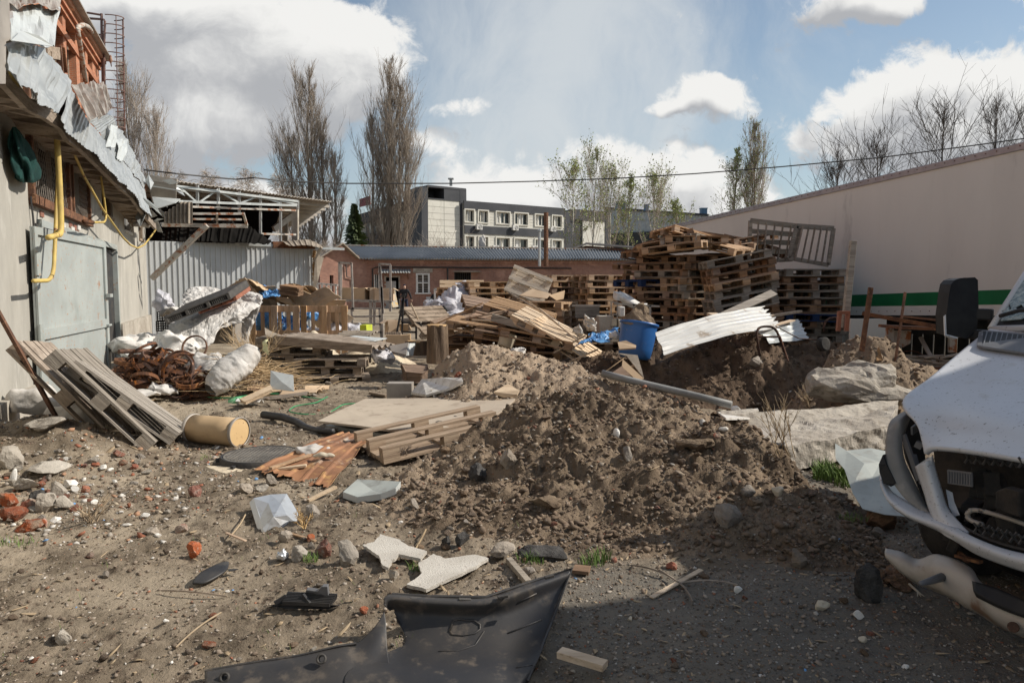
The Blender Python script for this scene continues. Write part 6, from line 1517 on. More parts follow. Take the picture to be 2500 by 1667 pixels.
# --- long roofing sheets on the dark pallets ---
def slab(poly, y, th, name, mt, lab, cat):
    m = MB(); m.plate([at(*q) for q in poly], th, nrm=(0,-.25,1)); o = m.build(name, mt, bevel=.004); return tag(o, lab, cat)
def wave_sheet(p0, p1, w, dep, amp, nw, mt, name, lab, cat, up=(0,0,1), sag=0):
    p0, p1, w = Vector(p0), Vector(p1), Vector(w); u_ = (p1-p0).cross(w).normalized(); u_ = u_ if u_.z > 0 else -u_
    m = MB(); m.grid(lambda a, b: p0+(p1-p0)*a+w*b+u_*(amp*math.sin(b*nw*2*math.pi)-sag*math.sin(a*math.pi)), 24, nw*8)
    o = m.build(name, mt, smooth=True, solid=dep); return tag(o, lab, cat)
wave_sheet(at(668,822,12.1), at(908,850,12.1), (.25,.85,.0), .012, .03, 4, 'old_wood', 'roofing_sheet', 'long weathered grey roofing sheet laid across the dark pallets', 'roofing sheet', sag=-.03)
m = MB(); m.bar(at(668,830,12.05), at(908,852,12.05), .03, .14); o = m.build('side_board', 'old_wood'); tag(o, 'dark plank edge hanging under the long roofing sheet', 'board')
wave_sheet(at(830,826,12.7), at(915,833,12.6), (.1,.7,.0), .01, .0, 3, 'white_tin', 'flat_sheet', 'light grey sheet showing behind the right end of the roofing sheet', 'metal sheet')
wave_sheet(at(815,822,13.4), at(898,822,13.4), (.1,.5,.08), .01, .03, 3, 'asbestos', 'roofing_sheet', 'brown ribbed sheet behind the small sand heap', 'roofing sheet')
m = MB(); surf_grid(m, [[(646,800,12.6),(668,812,12.4),(700,822,12.3)],[(648,818,12.2),(668,826,12.1),(700,830,12.1)]], 10, 10); o = m.build('curled_sheet', 'asbestos', solid=.01); tag(o, 'pointed curled sheet sticking up left of the roofing sheet', 'sheet')
# --- steel rack, table with cartons, railing ---
def frame(name, bars, y, w, mt, lab, cat, parts='rail'):
    t = thing(name, at(bars[0][0], bars[0][1], y), lab, cat)
    for (u0, v0, u1, v1, *dy) in bars:
        d = dy[0] if dy else 0; m = MB(); m.bar(at(u0, v0, y+d), at(u1, v1, y+d), w, w, up=(0,1,0)); m.build('post' if abs(v1-v0) > abs(u1-u0) else parts, mt, t)
    return t
mat('rack_paint', (.50,.47,.43), (.38,.35,.32), 5, .5, metal=.3, bump=.05, c3=(.25,.2,.17))
frame('steel_rack', [(828,640,829,738),(858,642,862,760),(828,641,858,643),(833,645,832,735,.6),(926,643,929,735),(926,644,953,646),(953,646,953,735),(928,650,936,765,.0),(932,700,934,832),(856,753,929,753),(858,773,930,772),(862,790,931,791),(870,810,932,811),(858,753,860,800),(926,753,931,830)], 19.5, .05, 'rack_paint', 'tall bare steel rack frame with four rails before the brick workshop', 'rack')
t = frame('steel_table', [(826,733,957,736),(836,735,836,790),(905,735,905,790),(914,735,914,795),(953,736,953,760),(826,733,957,736,.8)], 20.2, .07, 'rack_paint', 'long metal table carrying open cartons beside the rack', 'table')
m = MB(); m.plate([at(826,732,20.2), at(957,735,20.2), at(957,735,20.2)+Vector((0,.8,0)), at(826,732,20.2)+Vector((0,.8,0))], .03, nrm=(0,0,1)); m.build('table_top', 'rack_paint', t)
for (u0,v0,u1,v1,rz,lab) in ((829,702,857,732,6,'first carton from the left on the metal table'),(862,703,893,732,-8,'second carton on the metal table, in partial shade'),(898,702,911,733,14,'narrow carton full of scraps in the middle of the metal table'),(913,704,958,735,5,'largest carton, at the right end of the metal table')):
    boxo('carton', u0, v0, u1, v1, 20.2, .45, 'cardboard', lab, 'carton', 'cartons on the metal table', rz, open_top=True)
frame('railing', [(775,692,825,696),(775,693,775,735),(786,694,786,735),(797,694,797,736),(808,695,808,738),(820,696,820,738)], 23, .05, 'white_paint', 'low white railing at the corner of the shed', 'railing')
frame('trestle', [(986,722,963,842),(985,727,980,842),(978,724,990,718),(981,788,1027,788),(984,810,1016,811),(1016,789,1016,828),(1024,789,1034,828),(1027,792,1040,828)], 14.0, .035, 'dark_paint', 'dark metal stepladder trestle standing right of the cartons', 'trestle')
m = MB(); m.plate([at(981,786,14), at(1027,786,14), at(1040,776,14.6), at(976,776,14.6)], .03, nrm=(0,0,1)); o = m.build('plank_top', 'asbestos'); tag(o, 'dusty slab laid on the trestle', 'board')
m = MB(); m.bar(at(1002,740,14.1), at(1025,790,14.1), .03, .03); o = m.build('shovel_handle', 'pale_wood'); tag(o, 'wooden handle leaning against the trestle', 'handle')
boxo('carton', 940, 783, 966, 818, 14.6, .35, 'cardboard', 'torn open carton left of the trestle', 'carton', None, 20, open_top=True)
boxo('carton', 976, 791, 998, 808, 14.8, .3, 'cardboard', 'small closed carton seen between the trestle legs', 'carton', None, -4)
boxo('carton', 941, 818, 998, 846, 13.8, .35, 'cardboard', 'shallow carton with egg trays in it under the trestle', 'carton', None, 3)
m = MB()
for i in range(9): m.lathe([(.03,0),(.012,.05),(0,.055)], at(944+i*4.2, 817, 13.85), None, 8)
o = m.build('egg_tray', 'old_wood'); tag(o, 'row of grey egg tray cups on the shallow carton', 'tray')
mat('lime', (.55,.62,.05), (.42,.48,.06), 3, .7, bump=.05)
boxo('lime_box', 882, 793, 900, 819, 15.4, .25, 'lime', 'bright yellow-green box beside the rack foot', 'box', None, -20)
t = thing('cabinet_part', at(985,873,12.2), 'grey-sided white cabinet carcass lying by the sand', 'cabinet')
m = MB(); m.plate([at(951,846,12.3), at(998,838,12.3), at(992,868,12.0), at(958,860,12.2)], .02); m.build('side_panel', 'gal_dull', t)
m = MB(); m.plate([at(998,838,12.3), at(1012,838,12.5), at(1006,868,12.3), at(984,874,12.0), at(992,868,12.0)], .02); m.build('end_panel', 'white_tin', t)
# --- stumps ---
def stump(u, v0, v1, y, r0, lab, seed, oval=1.0):
    t = thing('tree_stump', at(u, v1, y), lab, 'stump', 'sawn tree stumps'); rr = random.Random(seed); h = at(u, v0, y).z-at(u, v1, y).z; b = at(u, v1, y); m = MB()
    m.grid(lambda a, q: b+Vector((r0*(1.05-.08*a)*(1+.06*math.sin(q*43.98+a*2)+.05*math.sin(q*18.85+seed))*math.cos(q*2*math.pi)*oval, r0*(1.05-.08*a)*(1+.06*math.sin(q*43.98+a*2))*math.sin(q*2*math.pi), a*h)), 14, 48); m.build('bark', 'bark', t)
    m = MB(); m.lathe([(r0*.96,h-.02),(r0*.96,h+.004),(0,h+.010)], b, None, 32); o = m.build('cut_face', 'sawn', t); o.scale = (1,1,1)
stump(1067, 793, 886, 11.4, .165, 'tall upright log stump beside the toppled pallets', 1); stump(1020, 832, 866, 13.0, .19, 'low broad stump behind the cabinet carcass', 2, 1.2); stump(926, 834, 862, 13.2, .10, 'small slanted stump at the end of the roofing sheet', 3)
m = MB(); m.plate([at(981,893,11.9), at(1040,890,12.1), at(1047,905,11.8), at(1030,911,11.6), at(990,911,11.6)], .16, nrm=(0,-.2,1)); o = m.build('log_chunk', 'brown_wood', bevel=.03); tag(o, 'flat sawn wood chunk lying on the ground in front of the sand', 'log')
# --- plastic film heap ---
for (u, v, y, s_, lab) in ((1075,755,17,(.45,.5,.34),'left lower part'),(1112,740,17.3,(.42,.5,.42),'middle hump'),(1095,780,16.6,(.6,.5,.25),'front foot'),(1135,722,17.6,(.32,.4,.36),'top right hump'),(1060,778,16.9,(.35,.4,.22),'left foot')):
    bag('film_bale', at(u, v, y), s_, 'film', 'bale of clear crumpled film, '+lab+' of the film heap', 'film', 'clear film bales left of the orange pallets', u, amp=.17, freq=5)
def bucket(u, v, y, r_, h, rot, mt, lab):
    m = MB(); M_ = Euler(rot).to_matrix(); m.lathe([(r_*.82,0),(r_*.84,.0),(r_,h),(r_*1.06,h),(r_*1.06,h-.03),(r_*.98,h-.03),(r_*.96,h-.01),(r_*.8,.02),(0,.02)], at(u, v, y), M_, 24); o = m.build('bucket', mt, smooth=False); tag(o, lab, 'bucket')
mat('cream_plastic', (.55,.49,.38), (.45,.39,.30), 4, .5, bump=.1)
bucket(1158,765,15.5,.17,.28,(R(-38),R(14),0),'cream_plastic','cream bucket lying tipped between film heap and orange stack')
bucket(1232,846,11.9,.15,.22,(R(-12),R(20),0),'cream_plastic','cream bucket with rusty rim half sunk behind the tan heap')
m = MB(); m.box(at(1072,765,16.2), (.42,.1,.16), (0,R(-38),0)); o = m.build('dark_case', 'black_plastic', bevel=.02); tag(o, 'black case with a red end lying on the film heap', 'case')
# cardboard sheets on the low brown stack
for i, (q, lab) in enumerate(((((1268,722,15.0),(1300,706,15.3),(1345,718,15.2),(1335,730,14.9),(1300,726,14.8)),'grey cardboard sheet folded over the low brown stack, left piece'),(((1340,722,14.7),(1379,710,14.9),(1376,730,14.5),(1358,734,14.4)),'brown cardboard sheet on the right end of the low brown stack'))):
    m = MB(); m.plate([at(*k_) for k_ in q], .012); o = m.build('carton_sheet', 'cardboard'); tag(o, lab, 'cardboard')
bag('tangled_rags', at(1258,788,12.35), (.22,.15,.10), 'white_sack', 'bundle of twisted pale strapping on the toppled pallets', 'strapping', None, 8, amp=.08, freq=9)
# --- junk between orange stack and pit ---
t = thing('metal_cabinet', at(1487,800,13.2), 'grey metal cabinet standing open beside the blue barrel', 'cabinet')
m = MB(); m.box((at(1480,765,13.2).x, 13.45, .80), (.26,.5,.52)); m.build('body', 'foundation', t, bevel=.008)
m = MB()
for z in (.92, .68): m.box((at(1502,765,13.2).x, 13.2, z), (.13,.02,.19)); 
m.build('inner_shelf', 'cream_plastic', t, bevel=.01)
m = MB(); m.bar(at(1492,738,13.2), at(1492,800,13.2), .02,.02); m.bar(at(1507,738,13.2), at(1507,800,13.2), .02,.02); m.bar(at(1490,738,13.2), at(1509,738,13.2), .02,.02); m.bar(at(1490,768,13.2), at(1509,768,13.2), .02,.02); m.bar(at(1490,797,13.2), at(1509,797,13.2), .02,.02); m.build('door_frame', 'gal_dull', t)
for (v0, v1) in ((748,772),(780,800)):
    m = MB(); m.box((at(1516,760,13.3).x, 13.3, (at(0,v0,13.3).z+at(0,v1,13.3).z)/2), (.10,.3,(v1-v0)*13.3/1750)); o = m.build('white_canister', 'white_paint', bevel=.02); tag(o, ('upper' if v0 < 760 else 'lower')+' white plastic canister beside the grey cabinet', 'canister')
frame('table_frame', [(1396,746,1466,746),(1500,741,1610,748),(1565,744,1565,790),(1587,745,1587,790),(1547,742,1547,790)], 13.4, .035, 'gal_dull', 'bare metal table frame behind the blue barrel', 'table frame')
m = MB(); m.plate([at(1404,747,14), at(1463,747,14), at(1463,776,14), at(1404,776,14)], .03); o = m.build('old_panel', 'grey_wood'); tag(o, 'grey peeling panel leaning on the stack left of the cabinet', 'panel')
m = MB(); surf_grid(m, [[(1512,712,14.0),(1535,722,13.9),(1562,740,13.8),(1580,742,13.8)],[(1510,722,13.8),(1535,735,13.7),(1560,750,13.6),(1578,754,13.7)],[(1514,733,13.9),(1530,744,13.8),(1556,756,13.8),(1576,760,13.8)]], 10, 14)
o = m.build('enamel_tub', 'white_paint', smooth=True, solid=.03); tag(o, 'dirty white enamel tub tipped on the table frame', 'tub')
m = MB(); m.plate([at(1510,712,14), at(1522,717,13.8), at(1518,736,13.8), at(1509,730,14)], .12); o = m.build('white_basin', 'white_paint', bevel=.02); tag(o, 'square white end piece of sink beside the tub', 'basin')
# blue barrel full of earth
t = thing('blue_barrel', at(1552,866,10.6), 'dented blue plastic barrel, tilted and filled with earth', 'barrel')
mat('blue_plastic', (.025,.12,.36), (.02,.10,.30), 2, .38, bump=.04, spots=[((.25,.22,.18), 5, .62, .72)], spec=.5)
BM = Euler((R(-6), R(9), 0)).to_matrix(); bb0 = at(1548,862,10.6); bb0.z -= .08
m = MB(); m.lathe([(.20,0),(.235,.03),(.25,.15),(.262,.30),(.27,.45),(.272,.50),(.29,.51),(.29,.54),(.268,.545),(.26,.50),(.24,.1)], bb0, BM, 40); m.build('shell', 'blue_plastic', t, smooth=True)
m = MB(); m.grid(lambda a, b: bb0+BM@Vector((a*.265*math.cos(b*2*math.pi), a*.265*math.sin(b*2*math.pi), .50+.36*(1-a)**.8)), 12, 32); crumple(m, .03, 7, 5); m.build('earth_fill', 'mound_dirt', t)
# white ribbed sheets
def ribsheet(tl, tr, bl, br, nr, mt, name, lab, seed=1, rib=.02, bow=.0):
    tl, tr, bl, br = [at(*q) for q in (tl, tr, bl, br)]; n = (tr-tl).cross(bl-tl).normalized(); n = n if n.z > 0 else -n; rr = random.Random(seed)
    m = MB(); nv = nr*8
    def fn(a, b):
        k = (b*nr) % 1; r_ = rib if k < .16 else 0
        ed = .02*math.sin(b*31+seed)+.015*math.sin(b*77) if a > .99 else 0
        p = tl.lerp(tr, a).lerp(bl.lerp(br, a), b); return p+n*(r_+bow*math.sin(a*math.pi)+.02*float(vnoise(np.array([a*6.+seed]), np.array([b*3.]), seed)[0]))+(tr-tl)*ed
    m.grid(fn, 40, nv); o = m.build(name, mt, solid=.004); return tag(o, lab, 'metal sheet')
mat('dirty_white', (.58,.575,.55), (.50,.49,.46), 2, .5, bump=.08, bscale=6, metal=.1, spots=[((.30,.25,.20), 4, .56, .66)])
ribsheet((1600,812,9.9),(1862,748,11.4),(1622,866,9.5),(1905,800,10.7),6,'dirty_white','ribbed_sheet','long bent white ribbed sheet lying over the dark bank beside the blue barrel',2,rib=.009,bow=.07)
ribsheet((1842,800,11.3),(1948,782,11.6),(1880,838,10.8),(1975,828,11.1),4,'white_tin','ribbed_sheet','smaller light ribbed sheet in shade, right of the long white one',5,rib=.012)
m = MB(); m.bar(at(1822,812,10.9), at(1935,782,11.5), .10, .02); o = m.build('trim_strip', 'cardboard'); tag(o, 'brown flat strip between the two ribbed sheets', 'strip')
# bent tube frames
def tubething(name, pts, r_, mt, lab, cat): 
    m = MB(); m.tube(arc([at(*p) for p in pts]), r_, 8); o = m.build(name, mt, smooth=True); return tag(o, lab, cat)
t = thing('barrow_frame', at(1880,880,10.3), 'rusty bent tube frame sticking out of the dark bank', 'frame')
m = MB(); m.tube(arc([at(1855,870,10.2), at(1845,798,10.4), at(1893,796,10.5), at(1915,860,10.3)]), .018, 8); m.build('tube_loop', 'rust_dark', t, smooth=True)
m = MB(); m.tube([at(1850,822,10.4), at(1905,822,10.4)], .014, 8); m.build('cross_tube', 'rust_dark', t)
m = MB(); m.tube([at(1893,796,10.5), at(1950,826,10.6), at(2000,830,10.7)], .008, 6); m.tube([at(1905,822,10.4), at(1925,882,10.0)], .012, 6); m.build('bent_rod', 'rust_dark', t)
tubething('handle_loop', [(2012,810,12),(2013,778,12),(2075,772,12),(2086,808,12)], .022, 'rust_dark', 'rusty tube handle rising before the trailer, left of the red post foot', 'handle')
mat('pipe_grey', (.26,.26,.25), (.2,.2,.19), 2, .5, bump=.05)
tubething('grey_pipe', [(1470,911,8.7),(1560,934,8.5),(1680,962,8.25),(1786,988,8.0)], .043, 'pipe_grey', 'long grey plastic pipe lying along the foot of the dark bank', 'pipe')
# torn carton near the pipe
t = thing('torn_carton', at(1520,925,8.9), 'torn open brown carton lying on its side above the grey pipe', 'carton')
for (q, mt) in ((((1470,911),(1520,878),(1530,868),(1480,905)), 'cardboard'),(((1520,878),(1572,925),(1556,931),(1518,896)), 'cardboard'),(((1495,910),(1522,892),(1530,905),(1548,930),(1498,920)), 'brown_wood'),(((1500,862),(1556,868),(1567,905),(1572,925),(1530,870)), 'asbestos')):
    m = MB(); m.plate([at(u, v, 8.9+(900-v)*.004) for (u, v) in q], .012); m.build('carton_flap', mt, t)
m = MB(); m.plate([at(1508,838,10.3), at(1528,834,10.3), at(1553,846,10.2), at(1552,852,10.0), at(1512,855,10.0)], .02); o = m.build('carton_sheet', 'cardboard'); tag(o, 'pale folded carton piece just left of the blue barrel', 'cardboard')
bag('crumpled_paper', at(1500,822,10.9), (.12,.1,.08), 'white_sack', 'roll of crumpled white paper left of the barrel', 'paper', None, 3, amp=.05, freq=9)
for (u, v, y, s_, lab) in ((1440,792,12.6,(.10,.08,.2),'tall pointed one behind the rubble'),(1412,808,12.2,(.09,.07,.14),'smaller pointed one on its left'),(1360,800,12.6,(.08,.08,.09),'thin clear one left of them'),(1262,862,10.6,(.12,.1,.1),'on the crest of the tan heap')):
    bag('sack_scrap', at(u, v, y), s_, 'white_sack', 'torn whitish sack, '+lab, 'sack', 'torn sacks on the rubble', u, amp=.10, freq=7)
m = MB(); surf_grid(m, [[(1440,812,11.8),(1475,806,11.9),(1508,796,12)],[(1436,826,11.4),(1470,822,11.4),(1506,815,11.6)],[(1405,842,11.1),(1440,838,11.1),(1480,830,11.2)]], 16, 16); crumple(m, .05, 7, 8); o = m.build('blue_film', 'blue_film', solid=.004); tag(o, 'blue torn film lying on the rubble left of the barrel', 'film')
# tall post with the red sleeve, rusty posts and beams
t = thing('timber_post', at(2062,815,9.6), 'tall grey timber post held in a rusty red steel shoe', 'post')
m = MB(); m.bar(at(2062,800,9.6), at(2083,588,9.6), .075, .075, up=(0,1,0)); m.build('shaft', 'grey_wood', t, bevel=.004)
m = MB()
for (a, b) in (((2046,808),(2050,760)),((2066,808),(2070,760))): m.bar(at(*a,9.5), at(*b,9.5), .045, .05, up=(0,1,0))
m.bar(at(2048,763,9.48), at(2072,763,9.48), .05, .04); m.build('steel_shoe', 'terracotta_plastic', t)
def post(pts, w, mt, lab, name='steel_post', cat='post', grp=None):
    m = MB(); m.bar(at(*pts[0]), at(*pts[1]), w, w*.6, up=(0,1,0)); o = m.build(name, mt, bevel=.002); return tag(o, lab, cat, grp)
post(((2126,702,9.0),(2104,858,8.95)), .055, 'rust', 'thick rusty steel post standing crooked in the earth heap')
post(((2210,713,9.2),(2186,882,9.1)), .03, 'rust', 'thin rusty steel post right of the thick one')
post(((2105,765,9.3),(2320,803,8.8)), .05, 'rust', 'rusty angle beam slanting down to the right behind the posts', 'steel_beam', 'beam')
post(((2200,772,9.9),(2360,789,9.6)), .03, 'rust', 'thin rusty rail behind the slanting beam', 'steel_beam', 'beam')
post(((2120,900,9.8),(2310,900,9.6)), .05, 'rust_dark', 'rusty beam lying low in the junk under the trailer', 'steel_beam', 'beam')
post(((2247,823,10.3),(2283,890,10)), .05, 'gal_dull', 'grey bent strip leaning in the junk under the trailer', 'metal_strip', 'strip')
t = thing('rusty_table', at(2240,860,10.4), 'low rusty steel table with a peeling top beside the posts', 'table')
m = MB(); m.bar(at(2166,797,10.2), at(2312,803,10.2), .5, .04); m.build('table_top', 'rust', t)
for (u, lab) in ((2172,0),(2325,0)): m = MB(); m.bar(at(u,800,10.2), at(u,860,10.2), .10, .05, up=(0,1,0)); m.build('leg', 'rust_paint', t)
m = MB(); m.plate([at(2180,806,10.25), at(2222,806,10.25), at(2220,838,10.25), at(2200,848,10.25), at(2182,838,10.25)], .03); m.build('side_panel', 'rust_paint', t)
boxo('ribbed_screen', 2075, 778, 2165, 835, 11.6, .05, 'panel_cream', 'pale ribbed panel standing behind the rusty posts', 'panel')
tubething('bent_wires', [(2180,870,10.6),(2230,850,10.5),(2260,875,10.4),(2300,860,10.3),(2290,885,10.2)], .008, 'rust_dark', 'tangle of dark wire under the rusty table', 'wire')
rr = random.Random(77)
for i in range(14):
    u, v = rr.uniform(2110,2330), rr.uniform(868,895); c = at(u, v, rr.uniform(9.6,10.6)); L_w = rr.uniform(.25,.6); an = rr.uniform(-.5,.5); d = Vector((math.cos(an), rr.uniform(-.5,.5), math.sin(an)*.35))*L_w/2
    m = MB(); m.bar(c-d, c+d, rr.uniform(.04,.14), .02); o = m.build('scrap_strip', rr.choice(['gal_dull','old_wood','rust_dark','asbestos'])); tag(o, 'scrap strip lying in the dark junk heap under the rusty table', 'scrap', 'scrap strips under the table')
m = MB(); m.plate([at(2178,872,9.5), at(2185,862,9.5), at(2222,885,9.3), at(2180,886,9.3)], .01); o = m.build('white_shard', 'white_tin'); tag(o, 'white bent shard right of the thin rusty post', 'shard')
m = MB(); m.plate([at(2140,862,9.1), at(2146,846,9.1), at(2156,880,9.0), at(2140,882,9.0)], .015); o = m.build('orange_shard', 'insulation'); tag(o, 'ochre pointed shard at the foot of the thick rusty post', 'shard')
m = MB(); m.lathe([(.07,-.04),(.095,-.04),(.095,.04),(.07,.04)], at(2010,840,9.9), Euler((R(80),0,R(30))).to_matrix(), 24); o = m.build('rubber_wheel', 'tyre', smooth=True); tag(o, 'small dark wheel rim beside the crumbly heap', 'wheel')
# people in the yard
def figure(name, J, E, base, mats_, lab, parts):
    t = thing(name, base, lab, 'person', 'people in the yard')
    def skin(nm, keys, edges, mt, root):
        idx = {k: i for i, k in enumerate(keys)}; me = bpy.data.meshes.new(nm); me.from_pydata([J[k][0] for k in keys], [(idx[a], idx[b]) for a, b in edges], []); me.materials.append(MATS[mt])
        o = bpy.data.objects.new(nm, me); COL.objects.link(o); o.parent = t; md = o.modifiers.new('skin', 'SKIN'); md.use_smooth_shade = True
        if not me.skin_vertices: return o
        for k, i in idx.items(): sv = me.skin_vertices[0].data[i]; sv.radius = J[k][1]; sv.use_root = (k == root)
        s_ = o.modifiers.new('sub', 'SUBSURF'); s_.levels = 2; s_.render_levels = 2; return o
    for (nm, keys, edges, mt, root) in parts: skin(nm, keys, edges, mt, root)
    return t
mat('black_cloth', (.018,.018,.020), (.03,.03,.033), 8, .9, bump=.3); mat('navy_cloth', (.02,.026,.05), (.03,.035,.06), 8, .9, bump=.3); mat('skin', (.50,.32,.24), None, rough=.6, bump=0)
q = lambda r_, s_=None: (r_, s_ or r_)
J = {'pel':((0,0,.98),q(.15,.11)),'wai':((0,0,1.12),q(.14,.10)),'che':((0,0,1.32),q(.17,.12)),'nk':((0,.0,1.48),q(.06)),'sL':((-.19,0,1.42),q(.075)),'eL':((-.30,-.02,1.16),q(.055)),'wL':((-.25,.10,.96),q(.04)),
     'sR':((.19,0,1.42),q(.075)),'eR':((.31,.0,1.17),q(.055)),'wR':((.36,.06,.95),q(.04)),
     'p2':((0,0,.97),q(.155,.12)),'hL':((-.09,0,.90),q(.10)),'kL':((-.12,.02,.50),q(.07)),'aL':((-.15,0,.10),q(.05)),'hR':((.09,0,.90),q(.10)),'kR':((.13,.02,.50),q(.07)),'aR':((.15,-.02,.10),q(.05)),
     'h0':((0,0,1.47),q(.05)),'h1':((0,.02,1.58),q(.085,.095)),'h2':((0,.02,1.68),q(.075,.085)),'c1':((0,.03,1.66),q(.092,.10)),'c2':((0,.03,1.745),q(.075,.085)),
     'fL':((-.15,-.03,.06),q(.05,.04)),'gL':((-.15,.14,.035),q(.045,.035)),'fR':((.15,-.03,.06),q(.05,.04)),'gR':((.16,.14,.035),q(.045,.035)),'mR':((.37,.07,.93),q(.032)),'nR':((.375,.09,.86),q(.04,.022)),'oR':((.37,.10,.80),q(.03,.018)),
     'mL':((-.25,.11,.95),q(.032)),'nL':((-.23,.15,.90),q(.04,.022))}
gx0 = gd(988, 774, surf(-5.7, 38)); gx0 = Vector((at(988,775,38).x, 38, surf(-5.7,38)-.01))
SH = [('legs',['p2','hL','kL','aL','hR','kR','aR'],[('p2','hL'),('hL','kL'),('kL','aL'),('p2','hR'),('hR','kR'),('kR','aR')],'navy_cloth','p2'),
 ('jacket',['pel','wai','che','nk','sL','eL','wL','sR','eR','wR'],[('pel','wai'),('wai','che'),('che','nk'),('che','sL'),('sL','eL'),('eL','wL'),('che','sR'),('sR','eR'),('eR','wR')],'black_cloth','pel'),
 ('head',['h0','h1','h2'],[('h0','h1'),('h1','h2')],'skin','h0'),('cap',['c1','c2'],[('c1','c2')],'navy_cloth','c1'),('hand',['mR','nR','oR'],[('mR','nR'),('nR','oR')],'skin','mR'),('hand',['mL','nL'],[('mL','nL')],'skin','mL'),
 ('shoe',['fL','gL'],[('fL','gL')],'black_cloth','fL'),('shoe',['fR','gR'],[('fR','gR')],'black_cloth','fR')]
figure('person', J, None, gx0, None, 'standing person seen from behind in black jacket, navy trousers and cap', SH)
J2 = {'pel':((0,0,.48),q(.16,.14)),'wai':((0,-.05,.62),q(.15,.12)),'che':((0,-.14,.80),q(.18,.13)),'nk':((0,-.20,.94),q(.07)),'sL':((-.19,-.15,.88),q(.08)),'eL':((-.25,-.30,.66),q(.06)),'wL':((-.10,-.48,.64),q(.045)),'sR':((.19,-.15,.88),q(.08)),'eR':((.27,-.30,.66),q(.06)),'wR':((.12,-.48,.64),q(.045)),
     'p2':((0,0,.46),q(.16,.13)),'kL':((-.18,-.42,.50),q(.085)),'aL':((-.17,-.42,.08),q(.055)),'kR':((.18,-.42,.50),q(.085)),'aR':((.19,-.45,.08),q(.055)),
     'h0':((0,-.20,.92),q(.055)),'h1':((0,-.25,1.03),q(.085,.095)),'h2':((0,-.25,1.12),q(.075)),'c1':((0,-.22,1.10),q(.10,.11)),'c2':((0,-.20,1.18),q(.08)),'c0':((0,-.15,1.0),q(.08)),
     'mL':((-.09,-.50,.64),q(.035)),'nL':((-.03,-.54,.66),q(.042,.03)),'mR':((.11,-.50,.64),q(.035)),'nR':((.05,-.54,.66),q(.042,.03))}
SH2 = [('legs',['p2','kL','aL','kR','aR'],[('p2','kL'),('kL','aL'),('p2','kR'),('kR','aR')],'black_cloth','p2'),('jacket',['pel','wai','che','nk','sL','eL','wL','sR','eR','wR'],[('pel','wai'),('wai','che'),('che','nk'),('che','sL'),('sL','eL'),('eL','wL'),('che','sR'),('sR','eR'),('eR','wR')],'black_cloth','pel'),
 ('head',['h0','h1','h2'],[('h0','h1'),('h1','h2')],'skin','h0'),('hood',['c0','c1','c2'],[('c0','c1'),('c1','c2')],'black_cloth','c1'),('hand',['mL','nL'],[('mL','nL')],'skin','mL'),('hand',['mR','nR'],[('mR','nR')],'skin','mR')]
sp = at(1066,745,36); figure('person', J2, None, Vector((sp.x, 36, .28)), None, 'seated person in black hooded clothes looking down at their hands', SH2)
m = MB(); m.box(Vector((sp.x, 36.15, .33)), (.6,.5,.8)); o = m.build('wooden_box', 'brown_wood', bevel=.01); tag(o, 'wooden box the hooded person sits on', 'box')
m = MB(); m.plate([at(1040,725,36.5), at(1060,725,36.5), at(1062,750,36.4), at(1046,750,36.4)], .04); o = m.build('door_panel', 'gal'); tag(o, 'light grey panel propped behind the seated person', 'panel')
frame('window_frame', [(1061,705,1062,735),(1061,705,1078,708),(1066,712,1100,714),(1083,710,1083,740),(1100,704,1100,740)], 34, .08, 'white_paint', 'white wooden frames leaning behind the seated person', 'frame')
t = frame('sawhorse', [(1052,752,1023,785),(1066,754,1040,786),(1042,749,1080,747)], 30, .12, 'brown_wood', 'brown trestle board leaning in front of the seated person', 'trestle')
m = MB(); m.plate([at(953,735,30), at(963,708,30.5), at(972,750,30), at(958,752,29.8)], .04); o = m.build('painted_board', 'lime'); MATS['ochre'] = mat('ochre', (.55,.36,.12), (.4,.38,.33), 9, .8, bump=.1); o.data.materials[0] = MATS['ochre']; tag(o, 'ochre painted board leaning on the table end', 'board')
# ================================================================ foreground objects
# cardboard drum
t = thing('fibre_drum', on(505,1085), 'tan cardboard drum with metal rims lying on its side', 'drum')
cr_, ax = at(586,1052,7.05), Vector((.94,-.34,.0)).normalized(); cr_.z = .155; cl_ = cr_-ax*.60
DM = Matrix((ax.cross(Vector((0,0,1))), Vector((0,0,1)), ax)).transposed()
mat('drum_card', (.50,.36,.215), (.44,.315,.185), 2, .75, bump=.06, spec=.25, c3=(.40,.285,.17)); mat('drum_lid', (.60,.42,.22), (.55,.38,.19), 3, .6, bump=.03, spots=[((.30,.18,.10), 30, .62, .66)])
m = MB(); m.lathe([(.141,.02),(.142,.2),(.142,.4),(.142,.58)], cl_, DM, 48); m.build('tube', 'drum_card', t, smooth=True)
m = MB(); m.lathe([(.150,.57),(.152,.575),(.152,.60),(.146,.605),(.140,.600)], cl_, DM, 48, cap=False); m.build('metal_rim', 'gal_dull', t, smooth=True)
m = MB(); m.lathe([(.150,-.005),(.152,.0),(.152,.028),(.142,.03)], cl_, DM, 48, cap=False); m.build('metal_rim', 'gal_dull', t, smooth=True)
m = MB(); m.lathe([(.141,.588),(.135,.592),(0,.594)], cl_, DM, 48); m.build('lid', 'drum_lid', t)
m = MB(); m.lathe([(0,.0),(.146,.0)], cl_, DM, 48); m.build('base_disc', 'drum_card', t)
